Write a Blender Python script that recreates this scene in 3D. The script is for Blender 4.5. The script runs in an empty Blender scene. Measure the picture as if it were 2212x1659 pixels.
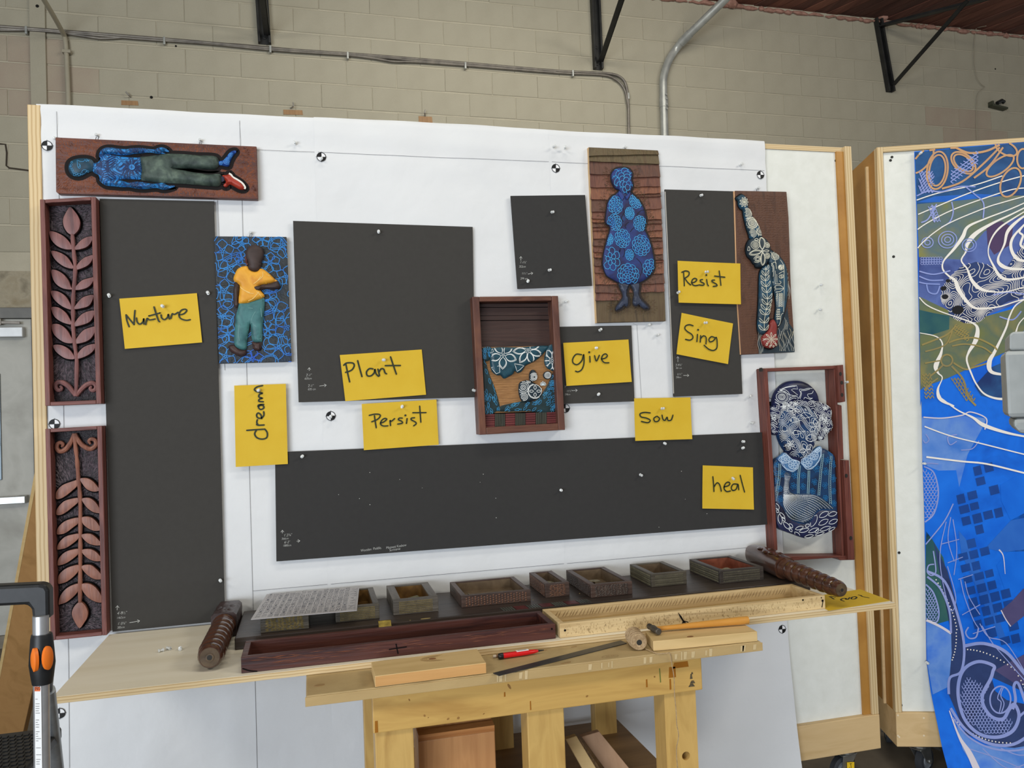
import bpy, math, random
import numpy as np
from mathutils import Matrix, Vector
from mathutils.geometry import delaunay_2d_cdt
random.seed(7); RNG = np.random.default_rng(7)
SC = bpy.context.scene
COL = SC.collection
PI = math.pi
# ------------------------------------------------------------------ camera
FPX, CX, CY = 1730.9, 1106.0, 829.5
CAM = np.array([0.8087, -2.9062, 1.6017])
R3 = np.array([[0.96903858, -0.24418714, -0.03656318], [-0.02864232, 0.03591127, -0.99894444], [0.24524241, 0.96906296, 0.02780532]])
cam_d = bpy.data.cameras.new('camera'); cam = bpy.data.objects.new('camera', cam_d); COL.objects.link(cam)
cam_d.sensor_fit = 'HORIZONTAL'; cam_d.sensor_width = 36.0; cam_d.lens = 36.0 * FPX / 2212.0
cam_d.clip_start = 0.05; cam_d.clip_end = 100
X_, Y_, Z_ = R3[0], -R3[1], -R3[2]
cam.matrix_world = Matrix(((X_[0], Y_[0], Z_[0], CAM[0]), (X_[1], Y_[1], Z_[1], CAM[1]), (X_[2], Y_[2], Z_[2], CAM[2]), (0, 0, 0, 1)))
SC.camera = cam
# ------------------------------------------------------------------ light
def lin(c): return tuple(((v / 255) / 12.92 if v / 255 <= .04045 else ((v / 255 + .055) / 1.055) ** 2.4) for v in c)
W = bpy.data.worlds.new('world'); SC.world = W; W.use_nodes = True
W.node_tree.nodes['Background'].inputs[0].default_value = (0.93, 0.95, 1.0, 1)
W.node_tree.nodes['Background'].inputs[1].default_value = 0.5
def area(name, loc, target, sx, sy, power, col):
    d = bpy.data.lights.new(name, 'AREA'); d.shape = 'RECTANGLE'; d.size = sx; d.size_y = sy; d.energy = power; d.color = col
    o = bpy.data.objects.new(name, d); COL.objects.link(o); o.location = loc
    o.rotation_euler = (Vector(target) - Vector(loc)).to_track_quat('-Z', 'Y').to_euler()
    return o
area('ceiling_lamp_left', (-3.2, -4.6, 5.0), (0.8, 0, 1.6), 2.4, 0.5, 120, (1.0, 0.95, 0.85))
area('ceiling_lamp_right', (6.0, -4.2, 5.0), (3.0, 0, 1.6), 2.4, 0.5, 150, (1.0, 0.95, 0.85))
area('ceiling_lamp_rear', (2.6, 1.5, 5.1), (2.6, 2.6, 2.6), 3.4, 0.4, 66, (1.0, 0.95, 0.85))
area('bench_fill_light', (1.3, -1.9, 5.15), (1.3, -1.5, 0), 2.4, 0.5, 62, (1.0, 0.95, 0.84))  # added overhead fill that brightens the bench top and the box insides
area('bay_door_daylight', (-3.4, -8.0, 1.25), (1.2, 0, 0.8), 5.0, 2.4, 640, (0.82, 0.90, 1.0))
SC.view_settings.view_transform = 'Standard'; SC.view_settings.look = 'None'
SC.view_settings.exposure = -0.26; SC.view_settings.gamma = 1.0; SC.view_settings.use_curve_mapping = False
SC.cycles.max_bounces = 6; SC.cycles.diffuse_bounces = 3
# ------------------------------------------------------------------ geometry helpers
def ray(q): return R3.T @ np.array([(q[0] - CX) / FPX, (q[1] - CY) / FPX, 1.0])
def onY(q, Y):
    d = ray(q); return CAM + (Y - CAM[1]) / d[1] * d
def onZ(q, Z):
    d = ray(q); return CAM + (Z - CAM[2]) / d[2] * d
def zoom(x0, y0, x1, wide):
    s = (x1 - x0) / wide
    return lambda pts: [(x0 + p[0] * s, y0 + p[1] * s) for p in pts]
class Plane:
    def __init__(s, O, U, V, N): s.O, s.U, s.V, s.N = [np.array(v, float) for v in (O, U, V, N)]
    def w(s, a, b, c=0.0): return s.O + a * s.U + b * s.V + c * s.N
    def px(s, q, c=0.0):
        d = ray(q); o = s.O + c * s.N
        p = CAM + ((o - CAM) @ s.N) / (d @ s.N) * d - s.O
        return (p @ s.U, p @ s.V)
    def pts(s, qs, c=0.0): return [s.px(q, c) for q in qs]
PW = Plane((0, 0, 0), (1, 0, 0), (0, 0, 1), (0, -1, 0))            # face of the display panel
wu = np.array([1, .02, 0]) / math.hypot(1, .02)
PB = Plane((0, 3.7, 0), wu, (0, 0, 1), (wu[1], -wu[0], 0))          # face of the block wall
def shift(z): return Plane((0, 0, z), (1, 0, 0), (0, 1, 0), (0, 0, 1))  # horizontal plane at height z
class MB:
    def __init__(s): s.v, s.f, s.m, s.k = [], [], [], 0
    def add(s, vs, fs):
        n = len(s.v); s.v += [tuple(map(float, p)) for p in vs]; s.f += [tuple(i + n for i in f) for f in fs]; s.m += [s.k] * len(fs); return s
    def hexa(s, b, t):
        n = len(b)
        return s.add(list(b) + list(t), [tuple(range(n))[::-1], tuple(range(n, 2 * n))] + [(i, (i + 1) % n, n + (i + 1) % n, n + i) for i in range(n)])
    def box(s, x0, x1, y0, y1, z0, z1):
        return s.hexa([(x0, y0, z0), (x1, y0, z0), (x1, y1, z0), (x0, y1, z0)], [(x0, y0, z1), (x1, y0, z1), (x1, y1, z1), (x0, y1, z1)])
    def slab(s, pl, poly, c0, c1):      # polygon on a plane, thick from c0 to c1
        return s.hexa([pl.w(a, b, c0) for a, b in poly], [pl.w(a, b, c1) for a, b in poly])
    def tube(s, pts, r, n=10, cap=True, flat=None):
        pts = [np.array(p, float) for p in pts]; rings = []
        rs = r if isinstance(r, (list, tuple)) else [r] * len(pts)
        up = None
        for i, p in enumerate(pts):
            t = pts[min(i + 1, len(pts) - 1)] - pts[max(i - 1, 0)]; t /= np.linalg.norm(t) + 1e-12
            if up is None:
                up = np.array([0, 0, 1.0]) if abs(t[2]) < .9 else np.array([0, 1.0, 0])
            x = np.cross(t, up); x /= np.linalg.norm(x) + 1e-12; y = np.cross(x, t); up = y
            rings.append([p + rs[i] * (math.cos(2 * PI * k / n) * x + math.sin(2 * PI * k / n) * y) for k in range(n)])
        if flat is not None:
            N, f = flat
            rings = [[q - (1 - f) * ((q - p) @ N) * N for q in ring] for ring, p in zip(rings, pts)]
        vs = [q for ring in rings for q in ring]; m = len(rings)
        fs = [(i * n + k, i * n + (k + 1) % n, (i + 1) * n + (k + 1) % n, (i + 1) * n + k) for i in range(m - 1) for k in range(n)]
        if cap: fs += [tuple(range(n))[::-1], tuple((m - 1) * n + k for k in range(n))]
        return s.add(vs, fs)
    def lathe(s, p0, d, prof, n=16, cap=True):   # profile of (along, radius)
        p0 = np.array(p0, float); d = np.array(d, float); d /= np.linalg.norm(d)
        up = np.array([0, 0, 1.0]) if abs(d[2]) < .9 else np.array([1.0, 0, 0])
        x = np.cross(d, up); x /= np.linalg.norm(x); y = np.cross(x, d)
        vs = [p0 + a * d + r * (math.cos(2 * PI * k / n) * x + math.sin(2 * PI * k / n) * y) for a, r in prof for k in range(n)]
        m = len(prof)
        fs = [(i * n + k, i * n + (k + 1) % n, (i + 1) * n + (k + 1) % n, (i + 1) * n + k) for i in range(m - 1) for k in range(n)]
        if cap: fs += [tuple(range(n))[::-1], tuple((m - 1) * n + k for k in range(n))]
        return s.add(vs, fs)
    def build(s, name, mats, root=None, smooth=False, bevel=0.0, kind=None, label=None):
        if not isinstance(mats, (list, tuple)): mats = [mats]
        V = np.array(s.v)
        if root is not None: L = ORG[root]
        else:
            L = (V.min(0) + V.max(0)) / 2; L[2] = V[:, 2].min()
        me = bpy.data.meshes.new(name); me.from_pydata([tuple(p) for p in (V - L)], [], s.f)
        for m in mats: me.materials.append(m)
        if len(mats) > 1: me.polygons.foreach_set('material_index', s.m)
        me.update()
        import bmesh
        bm = bmesh.new(); bm.from_mesh(me); bmesh.ops.recalc_face_normals(bm, faces=bm.faces); bm.to_mesh(me); bm.free()
        if smooth:
            me.polygons.foreach_set('use_smooth', [True] * len(me.polygons))
            me.set_sharp_from_angle(angle=math.radians(40))
        o = bpy.data.objects.new(name, me); COL.objects.link(o); ORG[o] = L
        if root is not None: o.parent = root
        else: o.location = L
        if bevel:
            b = o.modifiers.new('bevel', 'BEVEL'); b.width = bevel; b.segments = 2; b.limit_method = 'ANGLE'; b.angle_limit = math.radians(40)
        if kind: o['kind'] = kind
        if label: o['label'] = label
        return o
ORG = {}
def tag(o, label, cat, group=None):
    o['label'] = label; o['category'] = cat
    if group: o['group'] = group
    return o
def thing(name, label, cat, loc, group=None):
    o = bpy.data.objects.new(name, None); COL.objects.link(o); o.location = loc; o.empty_display_size = .05
    ORG[o] = np.array(loc, float); return tag(o, label, cat, group)
def struct(o): o['kind'] = 'structure'; return o
def sm(pts, n=4, closed=False):          # Catmull-Rom smoothing of a polyline
    P = [np.array(p, float) for p in pts]; m = len(P)
    if m < 3: return P
    g = (lambda i: P[i % m]) if closed else (lambda i: P[min(max(i, 0), m - 1)])
    out = []
    for i in range(m if closed else m - 1):
        a, b, c, d = g(i - 1), g(i), g(i + 1), g(i + 2)
        for k in range(n):
            t = k / n
            out.append(.5 * ((2 * b) + (c - a) * t + (2 * a - 5 * b + 4 * c - d) * t * t + (3 * b - a - 3 * c + d) * t ** 3))
    if not closed: out.append(P[-1])
    return out
def inside_poly(poly):
    P = np.array(poly); Q = np.roll(P, -1, 0)
    def f(a, b):
        a = np.atleast_1d(np.asarray(a, float)); b = np.atleast_1d(np.asarray(b, float))
        c = np.zeros(a.shape, bool)
        for (x0, y0), (x1, y1) in zip(P, Q):
            if y0 == y1: continue
            k = ((y0 > b) != (y1 > b)) & (a < (x1 - x0) * (b - y0) / (y1 - y0) + x0); c ^= k
        return c
    return f
def dist_poly(poly):
    P = np.array(poly); Q = np.roll(P, -1, 0)
    def f(a, b):
        a = np.atleast_1d(np.asarray(a, float)); b = np.atleast_1d(np.asarray(b, float)); d = np.full(a.shape, 1e9)
        for p, q in zip(P, Q):
            e = q - p; L = e @ e + 1e-15
            t = np.clip(((a - p[0]) * e[0] + (b - p[1]) * e[1]) / L, 0, 1)
            d = np.minimum(d, np.hypot(a - p[0] - t * e[0], b - p[1] - t * e[1]))
        return d
    return f
def resample(pts, step, closed=False):
    P = [np.array(p, float) for p in pts]
    if closed: P = P + [P[0]]
    out = []
    for p, q in zip(P[:-1], P[1:]):
        n = max(1, int(math.ceil(np.linalg.norm(q - p) / step)))
        out += [p + (q - p) * k / n for k in range(n)]
    if not closed: out.append(P[-1])
    return out
class Relief:                             # a carved shape: flat outline, domed front, straight sides
    def __init__(s, pl, poly, base, edge, dome, r, step, name, mat, root, smooth_outline=True, label=None, n=3):
        if smooth_outline: poly = sm(poly, n, True)
        poly = resample(poly, step, True); s.pl, s.poly = pl, poly
        s.ins, s.dst = inside_poly(poly), dist_poly(poly)
        s.base, s.edge, s.dome, s.r = base, edge, dome, r
        P = np.array(poly); lo, hi = P.min(0), P.max(0)
        gx, gy = np.meshgrid(np.arange(lo[0], hi[0], step), np.arange(lo[1], hi[1], step)); gx = gx.ravel(); gy = gy.ravel()
        k = s.ins(gx, gy); gx, gy = gx[k], gy[k]; k = s.dst(gx, gy) > step * .6; gx, gy = gx[k], gy[k]
        vs = [Vector((float(p[0]), float(p[1]))) for p in poly] + [Vector((float(x), float(y))) for x, y in zip(gx, gy)]
        ne = len(poly)
        r_ = delaunay_2d_cdt(vs, [(i, (i + 1) % ne) for i in range(ne)], [], 1, 1e-7)
        V = np.array([(v.x, v.y) for v in r_[0]]); F = [tuple(f) for f in r_[2]]
        if len(F): 
            cen = np.array([V[list(f)].mean(0) for f in F]); ok = s.ins(cen[:, 0], cen[:, 1]); F = [f for f, o in zip(F, ok) if o]
        h = s.h(V[:, 0], V[:, 1])
        top = [pl.w(a, b, c) for (a, b), c in zip(V, h)]
        cnt = {}
        for f in F:
            for i in range(len(f)):
                e = (f[i], f[(i + 1) % len(f)]); cnt[tuple(sorted(e))] = cnt.get(tuple(sorted(e)), 0) + 1
        mb = MB(); n0 = len(V); bot = [pl.w(a, b, base) for a, b in V]
        used = sorted({i for e, c in cnt.items() if c == 1 for i in e}); ix = {u: n0 + j for j, u in enumerate(used)}
        mb.add(top + [bot[u] for u in used], F + [(e[0], e[1], ix[e[1]], ix[e[0]]) for e, c in cnt.items() if c == 1])
        s.o = mb.build(name, mat, root, smooth=True, label=label)
    def h(s, a, b):
        d = s.dst(a, b); t = np.clip(d / s.r, 0, 1)
        return s.base + s.edge + s.dome * np.sqrt(np.clip(1 - (1 - t) ** 2, 0, 1))
LAY = [0]
def ribbon(mb, pl, pts, w, h, closed=False, ins=None, step=None, ws=None):
    """flat painted line on a plane or a relief; h is a number or a function, ins clips it"""
    P = [np.array(p, float) for p in pts]
    if closed: P = P + [P[0]]
    if step: P = resample(P, step)
    if len(P) < 2: return
    A = np.array(P)
    keep = ins(A[:, 0], A[:, 1]) if ins is not None else np.ones(len(A), bool)
    hh = h(A[:, 0], A[:, 1]) if callable(h) else np.full(len(A), h)
    LAY[0] = (LAY[0] + 1) % 17; hh = hh + LAY[0] * 3e-5
    T = np.zeros_like(A); T[1:-1] = A[2:] - A[:-2]; T[0] = A[1] - A[0]; T[-1] = A[-1] - A[-2]
    if closed and len(A) > 3: T[0] = T[-1] = A[1] - A[-2]
    T /= np.linalg.norm(T, axis=1)[:, None] + 1e-12
    ww = np.full(len(A), w) if ws is None else np.interp(np.linspace(0, 1, len(A)), np.linspace(0, 1, len(ws)), ws)
    Nn = np.stack([-T[:, 1], T[:, 0]], 1) * ww[:, None] * .5
    i = 0
    while i < len(A):
        if not keep[i]: i += 1; continue
        j = i
        while j + 1 < len(A) and keep[j + 1]: j += 1
        if j > i:
            vs = []
            for k in range(i, j + 1):
                vs += [pl.w(*(A[k] + Nn[k]), hh[k]), pl.w(*(A[k] - Nn[k]), hh[k])]
            mb.add(vs, [(2 * k, 2 * k + 1, 2 * k + 3, 2 * k + 2) for k in range(j - i)])
        i = j + 1
def circle(c, r, n=20, ry=None, rot=0):
    ry = r if ry is None else ry; ca, sa = math.cos(rot), math.sin(rot)
    return [(c[0] + r * math.cos(2 * PI * k / n) * ca - ry * math.sin(2 * PI * k / n) * sa, c[1] + r * math.cos(2 * PI * k / n) * sa + ry * math.sin(2 * PI * k / n) * ca) for k in range(n)]
def petal(c, ang, r0, r1, wid, n=7, p=.85):
    out = []
    u = np.array([math.cos(ang), math.sin(ang)]); v = np.array([-u[1], u[0]])
    for k in range(n + 1): t = k / n; out.append(np.array(c) + u * (r0 + (r1 - r0) * t) + v * wid * .5 * math.sin(PI * t) ** p)
    for k in range(n - 1, 0, -1): t = k / n; out.append(np.array(c) + u * (r0 + (r1 - r0) * t) - v * wid * .5 * math.sin(PI * t) ** p)
    return out
def contour_segs(fun, x0, x1, y0, y1, res, levels):
    xs = np.arange(x0, x1 + res, res); ys = np.arange(y0, y1 + res, res)
    GX, GY = np.meshgrid(xs, ys); Fv = fun(GX, GY); out = []
    for L in levels:
        G = Fv - L
        for (a, b, c) in ((0, 1, 2), (0, 2, 3)):
            pts = [(GX[:-1, :-1], GY[:-1, :-1], G[:-1, :-1]), (GX[:-1, 1:], GY[:-1, 1:], G[:-1, 1:]), (GX[1:, 1:], GY[1:, 1:], G[1:, 1:]), (GX[1:, :-1], GY[1:, :-1], G[1:, :-1])]
            tri = [pts[a], pts[b], pts[c]]; cr = []
            for i, j in ((0, 1), (1, 2), (2, 0)):
                gi, gj = tri[i][2], tri[j][2]; k = (gi > 0) != (gj > 0)
                t = np.where(k, gi / np.where(gi - gj == 0, 1, gi - gj), 0)
                cr.append((k, tri[i][0] + t * (tri[j][0] - tri[i][0]), tri[i][1] + t * (tri[j][1] - tri[i][1])))
            for i, j in ((0, 1), (1, 2), (0, 2)):
                k = cr[i][0] & cr[j][0]
                out += list(zip(cr[i][1][k], cr[i][2][k], cr[j][1][k], cr[j][2][k]))
    return out
def segs(mb, pl, S, w, h, ins=None):
    if not len(S): return
    S = np.array(S); mx, my = (S[:, 0] + S[:, 2]) / 2, (S[:, 1] + S[:, 3]) / 2
    if ins is not None: S = S[ins(mx, my)]
    if not len(S): return
    h0 = h(S[:, 0], S[:, 1]) if callable(h) else np.full(len(S), h); h1 = h(S[:, 2], S[:, 3]) if callable(h) else np.full(len(S), h)
    D = S[:, 2:] - S[:, :2]; L = np.linalg.norm(D, axis=1) + 1e-9; D /= L[:, None]; N = np.stack([-D[:, 1], D[:, 0]], 1) * w / 2; E = D * w * .12; lay = (np.arange(len(S)) % 7) * 3e-5; h0 = h0 + lay; h1 = h1 + lay
    for (x0, y0, x1, y1), n, e, a, b in zip(S, N, E, h0, h1):
        mb.add([pl.w(x0 + n[0] - e[0], y0 + n[1] - e[1], a), pl.w(x0 - n[0] - e[0], y0 - n[1] - e[1], a), pl.w(x1 - n[0] + e[0], y1 - n[1] + e[1], b), pl.w(x1 + n[0] + e[0], y1 + n[1] + e[1], b)], [(0, 1, 2, 3)])
def waves(seed, k, n=6):
    r = np.random.default_rng(seed); A = r.normal(size=(n, 2)) * k; ph = r.uniform(0, 6.28, n)
    return lambda x, y: sum(np.sin(a[0] * x + a[1] * y + p) for a, p in zip(A, ph))
def gouge(mb, pl, cells, w, h):           # raised slivers left by a gouge: (a, b, angle, length)
    for a, b, t, L in cells:
        d = np.array([math.cos(t), math.sin(t)]); n = np.array([-d[1], d[0]]) * w / 2; p = np.array([a, b]) - d * L / 2; q = np.array([a, b]) + d * L / 2; m = (p + q) / 2
        mb.add([pl.w(*p, h), pl.w(*(m + n), h), pl.w(*q, h), pl.w(*(m - n), h), pl.w(*m, h + w * .45)], [(0, 1, 4), (1, 2, 4), (2, 3, 4), (3, 0, 4)])
# ------------------------------------------------------------------ materials
def nodes(name):
    m = bpy.data.materials.new(name); m.use_nodes = True; return m, m.node_tree.nodes, m.node_tree.links, m.node_tree.nodes['Principled BSDF']
def ramp(N, cols):
    r = N.new('ShaderNodeValToRGB'); e = r.color_ramp.elements
    while len(e) < len(cols): e.new(.5)
    for k, (p, c) in enumerate(cols): e[k].position = p; e[k].color = (*lin(c), 1)
    return r
def coords(N, L, scale, rot=(0, 0, 0)):
    t = N.new('ShaderNodeTexCoord'); mp = N.new('ShaderNodeMapping'); L.new(t.outputs['Object'], mp.inputs[0])
    mp.inputs['Scale'].default_value = scale; mp.inputs['Rotation'].default_value = rot; return mp
def mat(name, cols, rough=.6, metal=0., scale=20, bump=0., bscale=None, aniso=(1, 1, 1), rot=(0, 0, 0), detail=4, spec=.35, coat=0., dist=.3, lo=.3, hi=.7):
    m, N, L, b = nodes(name)
    if not isinstance(cols[0], (tuple, list)): cols = [cols]
    b.inputs['Roughness'].default_value = rough; b.inputs['Metallic'].default_value = metal; b.inputs['Specular IOR Level'].default_value = spec; b.inputs['Coat Weight'].default_value = coat
    if len(cols) == 1 and not bump: b.inputs['Base Color'].default_value = (*lin(cols[0]), 1); return m
    mp = coords(N, L, tuple(scale * a for a in aniso), rot)
    n = N.new('ShaderNodeTexNoise'); n.inputs['Scale'].default_value = 1; n.inputs['Detail'].default_value = detail; n.inputs['Distortion'].default_value = dist; L.new(mp.outputs[0], n.inputs[0])
    if len(cols) > 1:
        r = ramp(N, [(lo + (hi - lo) * i / (len(cols) - 1), c) for i, c in enumerate(cols)]); L.new(n.outputs[0], r.inputs[0]); L.new(r.outputs[0], b.inputs['Base Color'])
    else: b.inputs['Base Color'].default_value = (*lin(cols[0]), 1)
    if bump:
        src = n
        if bscale:
            mp2 = coords(N, L, tuple(bscale * a for a in aniso), rot); src = N.new('ShaderNodeTexNoise'); src.inputs['Scale'].default_value = 1; src.inputs['Detail'].default_value = 5; L.new(mp2.outputs[0], src.inputs[0])
        bp = N.new('ShaderNodeBump'); bp.inputs['Strength'].default_value = bump; bp.inputs['Distance'].default_value = .01; L.new(src.outputs[0], bp.inputs['Height']); L.new(bp.outputs[0], b.inputs['Normal'])
    return m
def wood(name, cols, axis='X', rough=.5, scale=30, stretch=.06, bump=.15, spec=.4, **k):
    an = {'X': (stretch, 1, 1), 'Y': (1, stretch, 1), 'Z': (1, 1, stretch)}[axis]
    return mat(name, cols, rough, scale=scale, aniso=an, bump=bump, bscale=scale * 3, spec=spec, detail=6, dist=.8, **k)
def ply_edge(name, vertical):             # stacked veneers seen on a cut edge
    m, N, L, b = nodes(name); mp = coords(N, L, (1, 1, 1))
    w = N.new('ShaderNodeTexWave'); w.bands_direction = 'X' if vertical else 'Z'; w.inputs['Scale'].default_value = 26 if vertical else 40; w.inputs['Distortion'].default_value = 1.2; w.inputs['Detail Scale'].default_value = .4; L.new(mp.outputs[0], w.inputs[0])
    r = ramp(N, [(.05, (188, 158, 110)), (.3, (208, 182, 136)), (.8, (214, 190, 146))]); L.new(w.outputs[0], r.inputs[0]); L.new(r.outputs[0], b.inputs['Base Color']); b.inputs['Roughness'].default_value = .6
    return m
# ------------------------------------------------------------------ shared materials
M_block = mat('painted_block', [(160, 154, 135), (168, 162, 143)], .75, scale=3, bump=.25, bscale=90)
M_block2 = mat('painted_block_pinkish', [(159, 144, 127), (164, 153, 134)], .75, scale=4, bump=.25, bscale=90)
M_mortar = mat('painted_joint', [(170, 163, 143), (179, 172, 152)], .75, scale=8, bump=.35, bscale=60)
M_rough = mat('patched_plaster', [(120, 112, 94), (158, 149, 128), (140, 128, 104)], .85, scale=9, bump=.8, bscale=40)
M_floor = mat('concrete_floor', [(70, 62, 55), (104, 95, 84), (128, 119, 105)], .55, scale=2.5, bump=.1, bscale=30, detail=8)
M_deck = [wood('roof_deck_%d' % i, c, 'Y', .8, 10, .06, bump=.2) for i, c in enumerate([[(92, 54, 44), (124, 80, 64)], [(104, 62, 50), (138, 90, 72)], [(76, 48, 40), (106, 68, 56)]])]
M_deckgap = mat('roof_gap', (16, 12, 11), .9)
M_foam = mat('pink_foam', [(136, 100, 86), (170, 130, 115)], .9, scale=30, bump=.5)
M_steel = mat('dark_steel', [(34, 35, 36), (52, 52, 50)], .45, .3, scale=8)
M_emt = mat('galvanised_tube', [(150, 152, 148), (178, 180, 174)], .34, .35, scale=12)
M_emtdull = mat('weathered_tube', [(104, 99, 93), (134, 128, 118)], .4, .35, scale=14)
M_tubepaint = mat('painted_tube', [(152, 145, 126), (160, 153, 134)], .6, scale=12)
M_kraft = wood('brown_tape', [(140, 106, 70), (160, 124, 84)], 'Z', .55, 60, .1, bump=.05)
M_wire = mat('bent_wire', (150, 146, 138), .4, .3)
# ------------------------------------------------------------------ the setting
mb = MB(); mb.box(-9, 13, -9, 4.2, -.1, 0); struct(mb.build('floor', M_floor))
HW = 5.30; CH = .2032; ZA = 4.492; PITCH = .4115
mb = MB(); mb.slab(PB, [(-9, 0), (13, 0), (13, HW + .3), (-9, HW + .3)], -.3, -.005)
wall = struct(mb.build('wall_back', M_mortar))
def vis(a, b):                            # does the photograph show this spot of the block wall?
    p = R3 @ (PB.w(a, b) - CAM); x, y = CX + FPX * p[0] / p[2], CY + FPX * p[1] / p[2]
    if not (-70 < x < 2290 and -60 < y < 900): return False
    if x < 85: return True
    return y < (240 + (x - 85) * .0495 if x < 1850 else 330)
bm_ = MB(); g = .0036; gv = .0016
bm_.hexa([(gv, .006, g), (PITCH - gv, .006, g), (PITCH - gv, .006, CH - g), (gv, .006, CH - g)], [(gv + .002, 0, g + .005), (PITCH - gv - .002, 0, g + .006), (PITCH - gv - .002, 0, CH - g - .005), (gv + .002, 0, CH - g - .006)])
def block_mesh(name, m):
    me = bpy.data.meshes.new(name); me.from_pydata(bm_.v, [], bm_.f); me.materials.append(m)
    import bmesh
    b = bmesh.new(); b.from_mesh(me); bmesh.ops.recalc_face_normals(b, faces=b.faces); b.to_mesh(me); b.free(); return me
ME_B = [block_mesh('concrete_block', M_block), block_mesh('concrete_block_pinkish', M_block2)]
hid = MB(); nblk = 0
for k in range(-22, 4):
    z = ZA + k * CH; off = -.262 + (0 if k % 2 == 0 else PITCH / 2)
    for i in range(-4, 24):
        a = off + i * PITCH
        if a < -2.3 or a > 9.2: continue
        if -2.4 < a < -1.1 and z < 2.72: continue         # door and the patched band above it
        seen = any(vis(a + u * PITCH, z + v * CH) for u in (0, .5, 1) for v in (0, 1)) and nblk < 296
        if seen:
            pink = (k <= -1 and k > -4 and a < -1.2) or (k == -2 and -1.1 < a < -.8) or (k in (-1, -2) and 6.9 < a < 7.7)
            o = bpy.data.objects.new('concrete_block', ME_B[1 if pink else 0]); COL.objects.link(o); o.parent = wall
            p = PB.w(a, z, random.uniform(-.001, .0008)); o.location = Vector(p - ORG[wall]); o.rotation_euler = (0, random.uniform(-.005, .005), math.atan(.02) + random.uniform(-.003, .003))
            o.location.z += random.uniform(-.0018, .0018); o.location.x += random.uniform(-.0015, .0015); nblk += 1
        else:
            hid.slab(PB, [(a + g, z + g), (a + PITCH - g, z + g), (a + PITCH - g, z + CH - g), (a + g, z + CH - g)], -.0045, -.0005)
hid.build('block_field', M_block, wall, kind='stuff')
mb = MB(); mb.slab(PB, [(-2.3, 2.46), (-1.1, 2.46), (-1.1, 2.73), (-2.3, 2.73)], -.0045, .002); mb.build('patched_plaster', M_rough, wall)
mb = MB()
for pts in ([(0, 311), (12, 312), (15, 330), (14, 358), (20, 363), (44, 366), (66, 369)],):
    ribbon(mb, PB, PB.pts(pts), .012, .0025)
mb.build('crack', mat('crack_dark', (60, 52, 42), .9), wall)  # dark line along the crack
mb = MB(); mb.slab(PB, [(-1.135, 0), (-1.03, 0), (-1.03, HW), (-1.135, HW)], 0, .02); mb.build('pilaster', M_block, wall, bevel=.003)
mb = MB()
for q, r in (((80.5, 13), .012),): mb.slab(PB, circle(PB.px(q, .021), r, 10), .0195, .0215)
for q, r in (((327, 210), .011), ((380, 99.5), .008), ((2150, 149), .009)): mb.slab(PB, circle(PB.px(q), r, 8), 0, .0012)
mb.build('anchor_hole', mat('hole', (18, 16, 14), .9), wall)
# roof deck: planks run out from the wall
ceil = MB(); ceil.box(-9, 13, -9, 4.4, HW + .09, HW + .2); ceil = struct(ceil.build('ceiling', M_deckgap))
x = 3.2; i = 0
while x < 11.5:
    w = .135; mb = MB(); dz = random.uniform(0, .012); s_ = .42                   # boards laid on a skew
    mb.hexa([(x + .006, 3.95, HW + .03 + dz), (x + w - .006, 3.95, HW + .03 + dz), (x + w - .006 + s_ * 3.4, .5, HW + .03 + dz), (x + .006 + s_ * 3.4, .5, HW + .03 + dz)],
            [(x + .006, 3.95, HW + .09), (x + w - .006, 3.95, HW + .09), (x + w - .006 + s_ * 3.4, .5, HW + .09), (x + .006 + s_ * 3.4, .5, HW + .09)])
    mb.build('deck_plank', M_deck[random.choice((0, 0, 1, 2))], ceil); x += w; i += 1
mb = MB(); a = 2.5
while a < 9.2:
    L = random.uniform(.05, .17); r = random.uniform(.012, .026)
    mb.tube([PB.w(a + t * L, HW - .004 + random.uniform(-.006, .012), .012) for t in (0, .3, .7, 1)], [r * .5, r, r * .9, r * .4], 7); a += L * random.uniform(.8, 1.15)
for q in ((1577, 12), (1903, 40)):
    p = PB.px(q); mb.lathe(PB.w(p[0] - .05, p[1], .02), (1, 0, .1), [(0, .01), (.03, .04), (.08, .045), (.12, .01)], 8)
f = mb.build('insulation_foam', M_foam, wall, smooth=True, kind='stuff')
# the door at the left
door = MB(); door.slab(PB, [(-2.15, .09), (-1.16, .09), (-1.16, 2.372), (-2.15, 2.372)], .004, .03)
door = struct(door.build('door_1', mat('door_paint', [(158, 157, 148), (176, 175, 166), (150, 148, 138)], .45, scale=3.5, bump=.04, bscale=20)))
mb = MB(); mb.slab(PB, [(-2.2, 2.375), (-1.13, 2.375), (-1.13, 2.455), (-2.2, 2.455)], .004, .05); mb.slab(PB, [(-1.155, .02), (-1.12, .02), (-1.12, 2.4), (-1.155, 2.4)], .004, .045)
mb.build('door_frame', mat('frame_paint', [(84, 84, 80), (104, 103, 98)], .4, scale=8), door, bevel=.004)
mb = MB(); mb.slab(PB, [(-2.15, 0), (-1.13, 0), (-1.13, .088), (-2.15, .088)], .002, .05); mb.build('threshold', mat('threshold_stain', [(112, 104, 90), (136, 128, 112)], .6, scale=9), door)
cl = MB(); cl.slab(PB, [(-1.9, 2.235), (-1.2, 2.235), (-1.2, 2.31), (-1.9, 2.31)], .03, .085)
cl = cl.build('door_closer', mat('closer_silver', [(176, 178, 178), (196, 198, 198)], .35, .3, scale=6), door, bevel=.006)
mb = MB(); mb.slab(PB, [(-1.7, 2.345), (-1.22, 2.33), (-1.22, 2.35), (-1.7, 2.365)], .06, .075); mb.slab(PB, [(-1.42, 2.325), (-1.34, 2.325), (-1.34, 2.37), (-1.42, 2.37)], .05, .08)
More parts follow.
